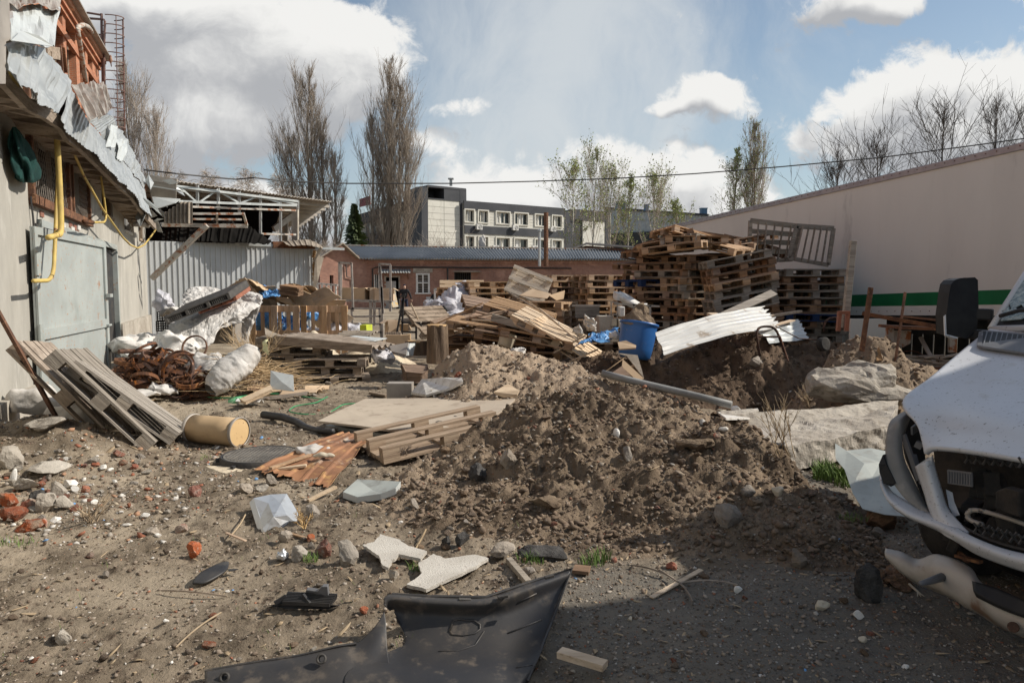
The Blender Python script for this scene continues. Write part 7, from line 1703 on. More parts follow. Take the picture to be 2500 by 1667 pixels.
# manhole
mc = gd(637,1107,.075); t = thing('manhole_cover', (mc.x, mc.y, 0), 'round dark manhole cover in a raised black collar', 'manhole cover')
mat('iron', (.19,.175,.155), (.12,.11,.10), 5, .8, metal=.1, bump=.5, bscale=60, c3=(.27,.24,.20)); mat('collar', (.04,.04,.042), (.07,.065,.06), 4, .6, bump=.1)
m = MB(); m.lathe([(.36,-.05),(.36,.0),(.352,.055),(.345,.075),(.330,.075),(.328,.06)], (mc.x,mc.y,0), None, 56)
for k in range(6):
    a = k*math.pi/3+.2; m.box((mc.x+.367*math.cos(a), mc.y+.367*math.sin(a), .02), (.05,.03,.06), (0,0,a))
m.build('collar', 'collar', t)
m = MB(); m.lathe([(.326,.066),(.322,.072),(0,.074)], (mc.x,mc.y,0), None, 56)
for i in range(-8, 9):
    L = math.sqrt(max(0, .30**2-(i*.036)**2)); 
    if L > .03: m.box((mc.x+i*.036, mc.y, .0745), (.014, 2*L, .003)); m.box((mc.x, mc.y+i*.036, .0743), (2*L, .014, .003))
m.build('lid', 'iron', t)
m = MB(); m.lathe([(.50,-.03),(.47,.012),(.36,.018)], (mc.x,mc.y,0), None, 40); crumple(m, .012, 6, 3); m.build('cement_ring', 'sand', t); 
MATS['sand'] = MATS['sand']
# big flat board
t = thing('flat_board', gd(980,1040,0), 'large flat beige board lying on the ground behind the upturned pallet', 'board')
mat('board_beige', (.47,.40,.315), (.42,.355,.28), 1.5, .8, bump=.15, spec=.2, c3=(.33,.27,.21))
pz = [(893,977,.15),(1262,974,.22),(1232,1000,.19),(1188,1036,.14),(1060,1052,.12),(952,1054,.12),(865,1042,.11),(776,1032,.11),(838,1002,.13)]
pz = [(u, v, z+.035) for (u, v, z) in pz]; m = MB(); m.plate([gd(*q) for q in pz], .022); m.build('panel', 'board_beige', t)
m = MB()
for (a, b) in (((1018,976),(905,1046)),((1150,976),(1060,1050))): m.bar(gd(*a,.203), gd(*b,.160), .006, .004)
m.build('panel_joint', 'old_wood', t)
m = MB(); m.bar(gd(800,1040,.06), gd(948,1062,.05), .06, .03); m.bar(gd(795,1046,.04), gd(945,1070,.03), .03, .02); m.build('edge_strip', 'gal', t)
m = MB(); m.bar(gd(905,1100,.03), gd(935,1072,.06), .05, .02); o = m.build('white_strip', 'white_paint'); tag(o, 'short pale strip beside the rusty sheet end', 'strip')
for (u, v) in ((1110,1018),(1125,1024),(1160,1018),(1070,1030),(1185,1012)):
    m = MB(); c = gd(u, v, .19); m.plate([c+Vector((-.03,0,0)), c+Vector((.0,.02,.01)), c+Vector((.05,.0,.004)), c+Vector((.01,-.015,.012))], .003); o = m.build('dark_flake', 'black_plastic'); tag(o, 'small dark flake lying on the flat beige board', 'flake', 'dark flakes on the board')
# grey box and white board behind it
o = boxo('grey_tin_box', 944, 936, 1005, 976, 10.05, .22, 'gal_dull', 'grey rusty tin box standing behind the flat board', 'box')
m = MB(); m.plate([on(1004,972)+Vector((0,0,.06)), on(1030,950)+Vector((0,0,.12)), on(1078,941)+Vector((0,0,.10)), on(1128,940)+Vector((0,0,.09)), on(1131,952)+Vector((0,0,.08)), on(1100,962)+Vector((0,0,.07)), on(1040,978)+Vector((0,0,.06))], .03, nrm=(0,-.2,1)); o = m.build('broken_board', 'white_chip'); tag(o, 'white broken board lying at the foot of the tan heap', 'board')
board(on(905,965)+Vector((0,0,.03)), on(944,972)+Vector((0,0,.03)), .08, .03, 'old_wood', 'short dark board left of the grey tin box')
m = MB(); m.plate([on(1205,972)+Vector((0,0,.05)), on(1240,956)+Vector((0,0,.08)), on(1268,968)+Vector((0,0,.06)), on(1262,976)+Vector((0,0,.05)), on(1230,978)+Vector((0,0,.05))], .02, nrm=(0,-.2,1)); o = m.build('foam_piece', 'pale_wood'); tag(o, 'cream broken piece at the top right corner of the flat board', 'foam')
# rusty ribbed sheet
mat('rust_sheet', (.33,.165,.085), (.21,.105,.06), 2.5, .75, metal=.1, bump=.2, c3=(.45,.26,.11), spots=[((.40,.35,.30), 2.2, .60, .70)])
ribsheet((836,1052,7.22),(622,1153,5.95),(914,1068,6.95),(806,1188,5.64),5,'rust_sheet','rusty_sheet','rusty orange ribbed sheet lying between the manhole and the upturned pallet',9,rib=.014,bow=.03)
o = bag('crumpled_film', gd(765,1100,.10), (.16,.12,.07), 'film', 'crumpled translucent film between manhole cover and rusty sheet', 'film', None, 6, amp=.03, freq=7); o.data.materials[0] = MATS['white_sack']
bag('foam_scrap', gd(790,1112,.13), (.10,.03,.03), 'cream_plastic', 'cream foam strip lying on the rusty sheet', 'foam', None, 7, amp=.012, freq=12)
for (a, b, w, mt, lab) in (((655,1148,.05),(748,1136,.08),.05,'pale_wood','split pale board on the left end of the rusty sheet'),((660,1143,.08),(757,1110,.10),.04,'orange_wood','splintered plank lying over the manhole side of the rusty sheet'),((752,1222,.03),(820,1188,.08),.035,'pale_wood','pale broken batten pointing at the rusty sheet')):
    board(gd(*a), gd(*b), w, .02, mt, lab)
# black hose
m = MB(); m.tube([gd(*q) for q in ((642,1012,.09),(690,1018,.09),(725,1030,.06),(745,1043,.04),(775,1051,.05),(812,1052,.10))], [.045,.045,.042,.042,.03,.03], 10); o = m.build('black_hose', 'black_plastic', smooth=True); tag(o, 'thick black rubber strip curving on the ground left of the flat board', 'hose')
# bent silver panel
t = thing('tin_panel', gd(655,1300,0), 'crumpled shiny tin panel leaning in the dirt below the rusty sheet', 'metal panel')
V_ = {k: at(*q) for k, q in dict(A=(619,1216,4.92),B=(660,1207,5.0),C=(700,1205,5.04),D=(716,1232,4.95),E=(728,1254,4.86),F=(723,1277,4.76),G=(690,1288,4.68),H=(647,1300,4.62),I=(635,1262,4.76),J=(655,1228,4.86),K=(686,1229,4.84),L=(668,1262,4.66),M=(700,1258,4.72),N=(641,1290,4.63)).items()}
m = MB(); ks = list(V_); m.add([V_[k] for k in ks], [tuple(ks.index(c) for c in f) for f in ('ABJ','BCKJ','CDK','DEMK','EFM','FGLM','GHL','HNIL','IAJL','JKL','KML')]); m.build('face', 'tin', t, solid=.003)
m = MB(); m.plate([V_['A'], V_['A']+Vector((-.03,.0,-.03)), V_['H']+Vector((-.04,.01,-.03)), V_['H']], .004); m.plate([V_['H'], V_['G'], V_['F'], V_['F']+Vector((.01,-.01,-.04)), V_['G']+Vector((0,-.01,-.03)), V_['H']+Vector((0,0,-.02))], .004); m.build('folded_edge', 'tin', t)
# shallow metal tray
t = thing('metal_tray', on(905,1215), 'pale dented metal tray on the slope of the big earth heap', 'tray')
tp_ = [on(838,1218)+Vector((0,0,.05)), on(873,1188)+Vector((0,0,.06)), on(978,1192)+Vector((0,0,.05)), on(966,1212)+Vector((0,0,.05)), on(930,1222)+Vector((0,0,.05)), on(873,1230)+Vector((0,0,.045))]
m = MB(); c = sum(tp_, Vector())/6+Vector((0,0,-.012)); m.add(tp_+[c], [(i,(i+1)%6,6) for i in range(6)]); m.build('face', 'sheet_grey', t, solid=.004)
m = MB()
for i in range(6): a, b = tp_[i], tp_[(i+1)%6]; m.add([a, b, b+Vector((0,0,-.045)), a+Vector((0,0,-.045))], [(0,1,2,3)])
m.build('rim', 'white_tin', t, solid=.004)
# white panel by the brush and other mid-left bits
m = MB(); a, b, c_, d = at(661,905,9.7), at(716,916,9.6), at(718,955,9.45), at(660,949,9.5); mid = (a+c_)/2+Vector((0,-.05,0)); m.add([a,b,c_,d,mid,(b+c_)/2], [(0,1,4),(1,5,4),(5,2,4),(2,3,4),(3,0,4)]); o = m.build('dented_sheet', 'white_tin', solid=.01); tag(o, 'dented white square panel leaning beside the dry brushwood', 'metal panel')
m = MB(); m.plate([at(585,974,9.2), at(660,940,9.5), at(664,950,9.4), at(598,980,9.1)], .05, nrm=(0,-.6,.8)); o = m.build('insulation_board', 'cream_plastic', bevel=.006); crm = o.data.materials; o.data.materials[0] = MATS['pale_wood']; tag(o, 'yellowish insulation board pointing up to the white panel', 'board')
for i, (u, v, w, h, an, mt, lab) in enumerate(((680,965,.5,.12,8,'cardboard','curled bark-like carton below the white panel'),(735,968,.55,.12,-6,'cardboard','long flat carton right of the white panel foot'),(700,978,.6,.08,3,'old_wood','dark board under the curled cartons'),(630,960,.3,.14,20,'brown_wood','brown carton tube left of the white panel'),(775,960,.35,.08,12,'cardboard','small carton strip near the pale sand'),(610,993,.32,.08,-4,'white_chip','white folded sheet lying alone before the cartons'),(372,972,.30,.16,-8,'cardboard','pale carton corner behind the leaning pallets'),(520,962,.9,.05,6,'asbestos','long grey board in front of the leaning sack'))):
    c = on(u, v)+Vector((0,0,.05)); m = MB(); M_ = Euler((R(rng.uniform(-15,15)), R(rng.uniform(-8,8)), R(an))).to_matrix(); m.grid(lambda a, b: c+M_@Vector(((a-.5)*w, (b-.5)*h*2, .04*math.sin(b*math.pi))), 6, 6); o = m.build('carton_scrap', mt, solid=.01); tag(o, lab, 'scrap')
for (pts, lab) in (([(296,922,.1),(345,948,.05),(430,958,.03),(480,968,.03),(560,972,.04),(640,960,.06),(700,962,.05),(790,975,.03)],'thin green cord running from the ring pile past the leaning sack'),([(800,968,.03),(770,984,.04),(720,990,.02),(702,1004,.02),(740,1012,.02),(800,1010,.02),(840,985,.05),(880,985,.04)],'green cord looping on the ground left of the flat board')):
    m = MB(); m.tube(arc([gd(*q) for q in pts]), .008, 5); mat('green_cord', (.05,.28,.12), None, bump=0); o = m.build('green_cord', 'green_cord'); tag(o, lab, 'cord')
m = MB(); m.lathe([(0,0),(.035,.0),(.038,.12),(.03,.17),(.013,.2),(.013,.23),(0,.23)], gd(558,982,.04), Euler((0,R(78),R(35))).to_matrix(), 16); mat('green_bottle', (.20,.55,.28), None, rough=.2, bump=0, spec=.7, alpha=.75); o = m.build('plastic_bottle', 'green_bottle', smooth=True); tag(o, 'green tinted plastic bottle by the foot of the leaning sack', 'bottle')
# fibre boards
mat('fibre', (.58,.545,.485), (.49,.455,.40), 4, .95, bump=.5, bscale=120, spots=[((.36,.31,.26), 60, .60, .68)])
for (poly, lab) in (([(886,1328),(912,1323),(930,1303),(975,1316),(996,1331),(1042,1344),(1028,1363),(975,1352),(958,1366),(947,1384),(933,1377),(926,1356),(905,1342)],'whitish torn fibreboard, left of the two before the big heap'),([(1021,1373),(1059,1351),(1087,1363),(1154,1352),(1193,1361),(1154,1386),(1101,1409),(1042,1437),(994,1426),(1031,1398)],'whitish torn fibreboard, right of the two, arrow shaped')):
    pp = []; rr = random.Random(len(poly))
    for i in range(len(poly)):
        a, b = poly[i], poly[(i+1)%len(poly)]
        for k in range(4): t_ = k/4; pp.append((a[0]+(b[0]-a[0])*t_+rr.uniform(-2,2), a[1]+(b[1]-a[1])*t_+rr.uniform(-1,1)))
    m = MB(); m.plate([gd(u, v, .055+(1380-v)*.0004) for (u, v) in pp], .018, nrm=(0,0,1)); o = m.build('fibreboard', 'fibre'); tag(o, lab, 'fibreboard')
# black trim strip, grille insert, torn paper
m = MB(); surf_grid(m, [[(491,1398,3.868),(515,1385,3.915),(547,1372,3.992),(558,1374,4.011)],[(476,1412,3.801),(505,1402,3.839),(545,1385,3.915),(558,1380,3.954)],[(470,1424,3.763),(500,1423,3.763),(540,1402,3.849),(556,1388,3.915)]], 8, 14); o = m.build('trim_strip', 'black_plastic', smooth=True, solid=.012); tag(o, 'dark bluish plastic trim strip lying left in the foreground', 'trim')
m = MB(); m.plate([gd(556,1390,.02), gd(582,1389,.02), gd(570,1394,.015), gd(558,1394,.02)], .004); o = m.build('trim_clip', 'black_plastic'); tag(o, 'thin dark splinter at the tip of the trim strip', 'clip')
t = thing('grille_insert', gd(740,1480,0), 'broken black plastic grille insert lying left of the bumper', 'car part')
gq = lambda u, v, z: gd(u, v, z)
m = MB(); m.plate([gq(655,1477,.03), gq(699,1472,.05), gq(800,1476,.05), gq(828,1477,.03), gq(800,1486,.02), gq(700,1485,.02)], .03, nrm=(0,-1,.4)); m.build('front_rail', 'black_plastic', t, bevel=.003)
m = MB()
for k in range(7): m.bar(gq(690+k*2,1470-k*3.6,.05+k*.004), gq(805+k*3,1476-k*3.8,.05+k*.005), .008, .018)
m.bar(gq(672,1474,.04), gq(700,1456,.07), .01, .03); m.bar(gq(740,1452,.08), gq(757,1474,.05), .012, .02); m.bar(gq(800,1476,.04), gq(818,1455,.07), .012, .03); m.build('slats', 'black_plastic', t)
m = MB(); m.plate([gq(745,1448,.06), gq(752,1432,.11), gq(778,1436,.11), gq(790,1424,.14), gq(803,1424,.14), gq(806,1450,.08)], .02); m.build('bracket', 'van_grey', t, bevel=.003)
m = MB(); surf_grid(m, [[(682,1548,3.34),(712,1540,3.38),(738,1520,3.46)],[(690,1556,3.30),(722,1550,3.34),(748,1534,3.42)],[(694,1562,3.28),(724,1560,3.30),(760,1546,3.36)]], 8, 8); crumple(m, .02, 14, 2); o = m.build('torn_paper', 'white_sack', solid=.003); tag(o, 'torn whitish paper scrap on the dirt left of the bumper', 'paper')
# black bumper shell
mat('bumper_black', (.030,.030,.033), (.050,.046,.043), 2.5, .5, bump=.06, spec=.4, c3=(.105,.088,.072))
t = thing('bumper_shell', gd(1000,1667,0), 'broken black plastic car bumper lying in the very foreground', 'bumper')
m = MB(); surf_grid(m, [[(935,1466,3.22),(957,1451,3.25),(1045,1456,3.24),(1186,1458,3.25),(1289,1423,3.33),(1396,1388,3.42)],
  [(934,1474,3.17),(957,1462,3.19),(1045,1470,3.18),(1186,1472,3.19),(1286,1440,3.27),(1390,1402,3.38)],
  [(958,1500,3.20),(975,1498,3.22),(1045,1505,3.2),(1186,1510,3.2),(1275,1490,3.25),(1373,1440,3.34)],
  [(985,1570,3.12),(1000,1575,3.1),(1060,1580,3.08),(1186,1585,3.06),(1268,1570,3.1),(1345,1520,3.20)],
  [(850,1640,2.90),(900,1645,2.88),(1045,1655,2.84),(1186,1662,2.82),(1255,1652,2.86),(1320,1595,3.0)],
  [(855,1720,2.74),(900,1722,2.73),(1045,1735,2.70),(1186,1735,2.70),(1240,1715,2.75),(1287,1662,2.87)]], 40, 60)
# crack: drop the faces inside the torn gap
gap = [(938,1490),(962,1488),(972,1520),(962,1540),(986,1570),(984,1582),(940,1586),(944,1530)]
def inpoly(u, v, poly):
    c = False; n = len(poly)
    for i in range(n):
        (x1, y1), (x2, y2) = poly[i], poly[i-1]
        if (y1 > v) != (y2 > v) and u < (x2-x1)*(v-y1)/(y2-y1)+x1: c = not c
    return c
def proj(p):
    d = p-Vector((0,0,CAMZ)); z = d.dot(_f); return (1250+FPX*d.x/z, 833.5-FPX*d.dot(_u)/z)
from mathutils.bvhtree import BVHTree
bump_tree = BVHTree.FromPolygons([tuple(q) for q in m.v], [tuple(f) for f in m.f])
def onb(u, v, y=None):
    h = bump_tree.ray_cast(Vector((0,0,CAMZ)), ray(u, v).normalized()); return (h[0]-ray(u, v).normalized()*.006) if h[0] is not None else at(u, v, y or 3.0)
keep = []
for f in m.f:
    c = sum((m.v[i] for i in f), Vector())/len(f); u, v = proj(c)
    if not inpoly(u, v, gap) and not (u < 938 and v < 1600): keep.append(f)
m.f = keep; m.m = [0]*len(keep); m.build('shell', 'bumper_black', t, smooth=True, solid=.008)
m = MB(); surf_grid(m, [[(500,1638,2.95),(600,1620,2.97),(727,1601,3.0),(828,1577,3.03),(870,1571,3.05),(915,1530,3.10),(938,1492,3.16)],
  [(500,1650,2.90),(600,1634,2.92),(727,1616,2.95),(828,1594,2.99),(875,1590,3.01),(918,1556,3.06),(942,1520,3.12)],
  [(502,1700,2.80),(600,1690,2.81),(727,1680,2.83),(828,1665,2.85),(870,1655,2.88),(920,1620,2.96),(946,1590,3.02)],
  [(502,1760,2.66),(600,1755,2.67),(727,1745,2.69),(828,1735,2.71),(870,1720,2.75),(925,1690,2.80),(960,1670,2.84)]], 12, 40); m.build('lower_strip', 'bumper_black', t, smooth=True, solid=.008)
m = MB(); m.tube([at(500,1637,2.94), at(600,1619,2.96), at(727,1600,2.99), at(828,1576,3.02), at(870,1570,3.04)], .006, 6); m.tube([at(957,1450,3.24), at(1045,1455,3.23), at(1186,1457,3.24), at(1289,1422,3.32), at(1396,1387,3.41), at(1345,1520,3.19), at(1287,1662,2.86)], .008, 6); m.build('edge_lip', 'bumper_black', t)
for (a, b) in (((1000,1454),(1030,1455)),((1120,1457),(1150,1458)),((1215,1452),(1240,1447)),((1330,1404),(1352,1398))):
    m = MB(); m.bar(at(a[0],a[1]+6,3.2), at(b[0],b[1]+6,3.21), .02, .012); m.build('clip_tab', 'dark_plastic', t, bevel=.002)
for (u, v) in ((550,1653),(786,1608)):
    m = MB(); c = at(u, v, 2.88 if u < 600 else 2.93); M_ = Euler((R(58),0,R(-5))).to_matrix(); m.lathe([(.011,-.004),(.020,-.004),(.022,.012),(.014,.014),(.011,.004)], c, M_, 20, cap=False); m.build('mounting_ring', 'dark_plastic', t, smooth=True)
m = MB(); m.tube([onb(u, v) for (u, v) in ((1098,1540),(1106,1515),(1120,1511),(1158,1514),(1172,1524),(1172,1535),(1160,1545),(1130,1550),(1104,1548),(1098,1540))], .005, 6); m.tube([onb(u, v) for (u, v) in ((1070,1590),(1120,1588),(1160,1574),(1182,1540))], .004, 6)
for (a, b) in (((1240,1545),(1322,1512)),((1260,1630),(1300,1622)),((1265,1470),(1310,1448))): m.tube([onb(*a), onb((a[0]+b[0])/2,(a[1]+b[1])/2), onb(*b)], .004, 6)
m.build('moulded_ridge', 'bumper_black', t, smooth=True)
# sticks and laths in the foreground
for (a, b, w, h, mt, lab) in (((1366,1592,.03),(1478,1625,.03),.055,.03,'pale_wood','short squared stick lying in the shade at the bottom'),((1242,1366,.05),(1290,1422,.06),.035,.03,'grey_wood','grey stick standing up behind the bumper top'),((1590,1458,.02),(1712,1390,.03),.03,.008,'pale_wood','long pale sliver along the shade edge'),((1400,1388,.03),(1440,1392,.03),.09,.02,'brown_wood','short brown board by the grass right of the bumper tip'),((690,1296,.03),(770,1320,.03),.02,.01,'orange_wood','thin yellow lath by the tin panel foot'),((552,1300,.02),(600,1320,.02),.018,.008,'orange_wood','small yellow splinter left of the tin panel')):
    board(gd(*a), gd(*b), w, h, mt, lab, name='stick', cat='stick')
rr = random.Random(15)
for i, (pts, lab) in enumerate((([(1540,1388),(1600,1402),(1650,1425),(1680,1450),(1690,1480)],'bare twig crossing the long pale sliver'),([(1660,1432),(1740,1430),(1800,1437)],'thin side twig running right from the sliver'),([(395,1452),(470,1460),(555,1466)],'thin dark root on the smooth patch'),([(540,1510),(480,1550),(430,1590)],'thin straw stalk at the smooth patch edge'),([(1015,1350),(1032,1330),(1040,1300)],'short dry stalk by the left fibreboard'),([(600,1262),(585,1300),(560,1320)],'dry stalks sticking up left of the tin panel'),([(690,1180),(730,1190),(742,1196)],'dark curved root under the rusty sheet'),([(918,1228),(912,1210),(922,1196)],'small rusty twig standing in the metal tray'))):
    m = MB(); m.tube(arc([on(u, v)+Vector((0,0,.02+.02*(k == 1))) for k, (u, v) in enumerate(pts)]), .005, 5); o = m.build('twig', 'old_wood' if i not in (3,4,5) else 'straw'); tag(o, lab, 'twig')
# rod leaning on the left
m = MB(); a, b = at(-10,752,6.9), at(158,1056,7.1); m.bar(a, b, .035, .035, up=(0,1,0)); o = m.build('rusty_rod', 'rust'); tag(o, 'long rusty angle rod leaning across the far left pallets', 'rod')
bag('white_sack_lump', at(90,985,8.0), (.30,.2,.22), 'white_sack', 'pale sack slumped in the shadow behind the rusty rod', 'sack', None, 21, amp=.05, freq=5)
bag('white_sack_lump', at(185,1020,7.7), (.35,.25,.22), 'white_sack', 'pale sack slumped under the leaning grey pallets', 'sack', None, 22, amp=.06, freq=5)
# ---------------- stones and bricks that can be told apart
def stone(u, v, w, h, mt, lab, name='stone', cat='stone', seed=0, boxy=0, group=None, dz=0, dep=.8):
    p = on(u, v+h*.5); s_ = p.y/FPX; m = MB(); W2, H2 = w*s_/2, h*s_/2*1.25
    m.rock((0,0,0), (W2, W2*dep, H2), seed+int(u*7+v), rot=(rng.uniform(-.15,.15), rng.uniform(-.2,.2), rng.uniform(-.5,.5)), sub=2 if w > 26 else 1, jag=.16, boxy=boxy)
    if w > 34: crumple(m, W2*.06, 1.5/W2, seed+1)
    m.v = [q+Vector((p.x, p.y+W2*dep*.3, p.z+H2*.62+dz)) for q in m.v]; o = m.build(name, mt, bevel=0); return tag(o, lab, cat, group)
B = 'brick_red'
for a in ((442,1290,30,22,B,'broken brick alone on the dirt, upper one of two',.8),(472,1343,34,42,B,'broken brick standing on end on the open dirt',.9),(793,1342,48,40,B,'brown brick half hidden by a lump of concrete',.8),(474,1198,36,28,B,'broken brick left of the rusty sheet',.6),(757,1313,24,18,B,'small brick chunk just above the brown brick',.7),
          (18,1222,50,34,B,'bright brick at the left edge, upper one',.85),(30,1255,62,34,B,'long bright orange brick, largest in the left rubble',.9),(66,1284,66,26,B,'red brick lying in front of the left rubble',.85),(66,1233,34,28,B,'pale pink brick beside the bright bricks',.8),(206,1197,26,18,B,'brick bit right of the white chunk in the rubble',.6),(105,1274,20,26,B,'orange brick standing on end in the left rubble',.8),(218,1357,24,16,B,'small brick bit alone on the left dirt',.6),
          (1751,1063,22,18,B,'red brick chip on the right slope of the big heap',.3),(300,1132,22,14,B,'brick bit in the strip of chips before the pallets',.5),(232,1135,26,12,B,'flat brick bit left of the pallet feet',.5),(330,1140,20,14,B,'second brick bit before the pallet feet',.5),(1640,1382,28,20,B,'dark red brick bit at the foot of the heap',.6),(1500,1366,18,16,B,'brick bit beside the right grass tuft',.6),(1118,920,20,20,B,'orange brick bit on the left flank of the tan heap',.5),(520,1508,26,16,B,'brick bit below the trim strip',.5),(510,1575,38,12,B,'flat long brick shard at the bottom left',.5),(888,1492,26,16,B,'dark brick bit behind the bumper crack',.5)):
    stone(*a[:4], a[4], a[5], 'brick', 'brick', 3, boxy=a[6])
for a in ((845,1348,66,58,'concrete','knobbly concrete lump beside the brown brick',.3),(730,1352,44,36,'concrete','pale wedge of concrete below the tin panel',.5),(697,1311,40,30,'stone','grey stone under the tin panel edge',.2),(761,1256,54,46,'stone','rounded brown stone right of the tin panel',0),(959,1402,28,36,'concrete','pale pointed stone under the left fibreboard',.3),(151,1552,52,38,'concrete','grey rough stone at the bottom left',.2),(258,1400,26,22,'stone','small round stone on the open dirt at left',0),(27,1118,56,54,'concrete','square pale block at the left edge',.8),(110,1146,92,26,'concrete','long flat concrete slab piece in the left rubble',.6),(110,1226,46,46,'concrete','grey block between the bricks and the pale stones',.8),(152,1226,50,34,'concrete','pale stone at the right end of the left rubble',.3),(60,1182,62,34,'concrete','wide pale lump above the bright bricks',.2),(137,1194,42,40,'concrete','square dusty block in the middle of the left rubble',.7),(170,1182,38,22,'white_chip','white plaster chunk in the left rubble',.5),(32,1160,16,40,'white_chip','white slanted slab piece under the square block',.8),(82,1208,46,18,'asphalt_lump','dark slate piece among the bricks',.6),(372,1294,40,20,'stone','flat tan stone on the open left dirt',.2),(110,1040,110,30,'concrete','flat dusty slab on top of the left bank',.3),(760,1330,22,20,'stone','small stone above the brown brick',0),
          (1165,1156,52,48,'asphalt_lump','dark asphalt lump on the front slope of the big heap',0),(1240,1120,44,46,'stone','round brown stone high on the big heap',0),(1336,1232,100,30,'mound_dirt','wide flat clod on the big heap front',0),(1320,1350,130,34,'asphalt_lump','long dark asphalt slab at the foot of the heap',.4),(1088,1318,34,32,'asphalt_lump','dark round lump right of the fibreboards, left one',0),(1125,1316,44,40,'asphalt_lump','dark pointed lump right of the fibreboards, right one',.1),(1225,1345,70,36,'stone','grey stone left of the asphalt slab',.1),(1700,1085,100,44,'mound_dirt','big dark clod on the right slope of the heap',0),(1531,1120,34,32,'stone','brownish stone in the middle of the heap top',.3),(1826,1200,42,26,'stone','grey stone low on the right slope',.2),(1770,1260,84,50,'stone','broad smooth stone on the lower right slope',.2),(1846,880,34,34,'stone','round clod on the dark bank',0),(1799,1002,34,22,'white_chip','white plaster lump at the slab corner',.2),(1764,1006,30,18,'cream_plastic','yellowish plaster lump beside the white one',.1),
          (1950,1360,44,56,'stone','tall brown stone near the asphalt chunk',.2),(2118,1418,74,96,'asphalt_lump','long leaning asphalt chunk before the crash bar',.6),(2152,1266,78,52,'brown_wood','dark wooden block below the white bent panel',.9),(2142,1300,36,34,'stone','small stone below the wooden block',.1),(1290,1398,40,22,'stone','flat reddish stone behind the bumper',.3),(1840,1228,60,20,'mound_dirt','flat clod near the right foot of the heap',0),(1010,1228,30,30,'stone','small grey stone beside the metal tray',.2),(1900,1200,34,22,'cream_plastic','tan flat shard low on the right slope',.5),(1505,1058,18,22,'white_chip','grey shard standing on the heap top',.6),(1716,1030,20,18,'white_chip','white shard near the slab corner',.6),(1766,1048,26,12,'white_chip','flat pale shard by the slab',.5),(600,1190,40,30,'stone','stone half buried left of the tin panel',.1),(660,1172,44,26,'stone','rounded stone under the rusty sheet edge',.1),(640,1192,40,20,'concrete','pale flat stone under the rusty sheet',.3),(1050,918,22,24,'stone','grey pebble on the tan heap flank',0)):
    stone(*a[:4], a[4], a[5], 'stone', 'stone', 5, boxy=a[6])
bag('foil_ball', on(691,1372)+Vector((0,0,.03)), (.034,.03,.045), 'tin', 'crumpled foil ball beside the pale wedge of concrete', 'foil', None, 31, amp=.012, freq=40)
for (u, v, mt, s_, lab) in ((2010,1478,'cream_plastic',.045,'cream foam lump in the shade near the van'),(2097,1502,'white_chip',.035,'white foam lump in the shade near the van'),(1802,1440,'white_chip',.03,'white foam crumb right of the pale sliver'),(1538,1512,'cream_plastic',.02,'yellow crumb in the shade'),(2105,1560,'cream_plastic',.03,'small cream crust in the deep shade')):
    stone(u, v, s_*820, s_*620, mt, lab, 'foam_crumb', 'foam', 9, boxy=.35)
# concrete slabs at the right
def slabrock(polys, lab, seed, th, amp=.03):
    m = MB(); n_ = 26
    tl, tr, br, bl = [at(*q) for q in polys]; nrm = (tr-tl).cross(bl-tl).normalized(); nrm = -nrm if nrm.y > 0 else nrm
    def f(a, b, k):
        e = .035*math.sin(b*23+seed)*(a in (0,1)) 
        return tl.lerp(tr, a).lerp(bl.lerp(br, a), b)-nrm*th*k
    m.grid(lambda a, b: f(a, b, 0), n_*2, n_); m.grid(lambda a, b: f(1-a, b, 1), n_*2, n_)
    for (g_) in (lambda a, b: f(a, 0, 1-b), lambda a, b: f(a, 1, b), lambda a, b: f(0, a, b), lambda a, b: f(1, a, 1-b)): m.grid(g_, n_*2, 12)
    crumple(m, amp, 2.6, seed); crumple(m, amp*.3, 11, seed+3); o = m.build('concrete_slab', 'concrete', smooth=False); return tag(o, lab, 'concrete slab', 'broken concrete slabs before the earth heap')
s2 = slabrock([(1800,1012,7.5),(2192,978,8.0),(2196,1040,7.4),(1812,1098,6.7)], 'tilted concrete slab with a smooth face and two rebar loops', 3, .28, .014)
slabrock([(1930,1085,6.9),(2190,1048,7.1),(2175,1092,6.7),(1922,1150,6.0)], 'lowest concrete slab, its broken end toward the heap', 7, .22, .022)
slabrock([(1760,1000,7.7),(1850,1000,7.8),(1845,1030,7.5),(1765,1030,7.4)], 'small broken slab end left of the smooth faced slab', 9, .12, .015)
m = MB(); m.rock((0,0,0), (.78,.36,.21), 5, rot=(0,.05,.1), sub=3, jag=.05, boxy=.45); m.rock((-.05,.1,.05), (.60,.33,.26), 8, rot=(0,-.1,.1), sub=3, jag=.05, boxy=.3); crumple(m, .05, 2.2, 4); crumple(m, .012, 7, 6); crumple(m, .006, 20, 9)
c = at(2112,946,8.35); m.v = [q+c for q in m.v]; o = m.build('concrete_slab', 'concrete'); tag(o, 'big rough concrete block under the crumbly earth heap', 'concrete block', 'broken concrete slabs before the earth heap')
for (u, v, y, r_, o_, lab) in ((2118,1024,7.55,.048,s2,'right'),(1955,1062,7.0,.07,s2,'left')):
    m = MB(); c = at(u, v, y-.22); m.tube([c+Vector((r_*.9*math.cos(k*.4), -.02*math.sin(k*.4)-.02, r_*math.sin(k*.4))) for k in range(15)], .008, 6); m.build('rebar_loop', 'rust_dark', o_)
m = MB(); m.plate([on(1752,1016)+Vector((0,0,.05)), on(1800,1012)+Vector((0,0,.05)), on(1850,1010)+Vector((0,0,.07)), on(1852,1030)+Vector((0,0,.05)), on(1772,1032)+Vector((0,0,.03))], .02, nrm=(0,-.1,1)); o = m.build('white_board', 'white_chip'); tag(o, 'white board lying between pipe end and concrete slab', 'board')
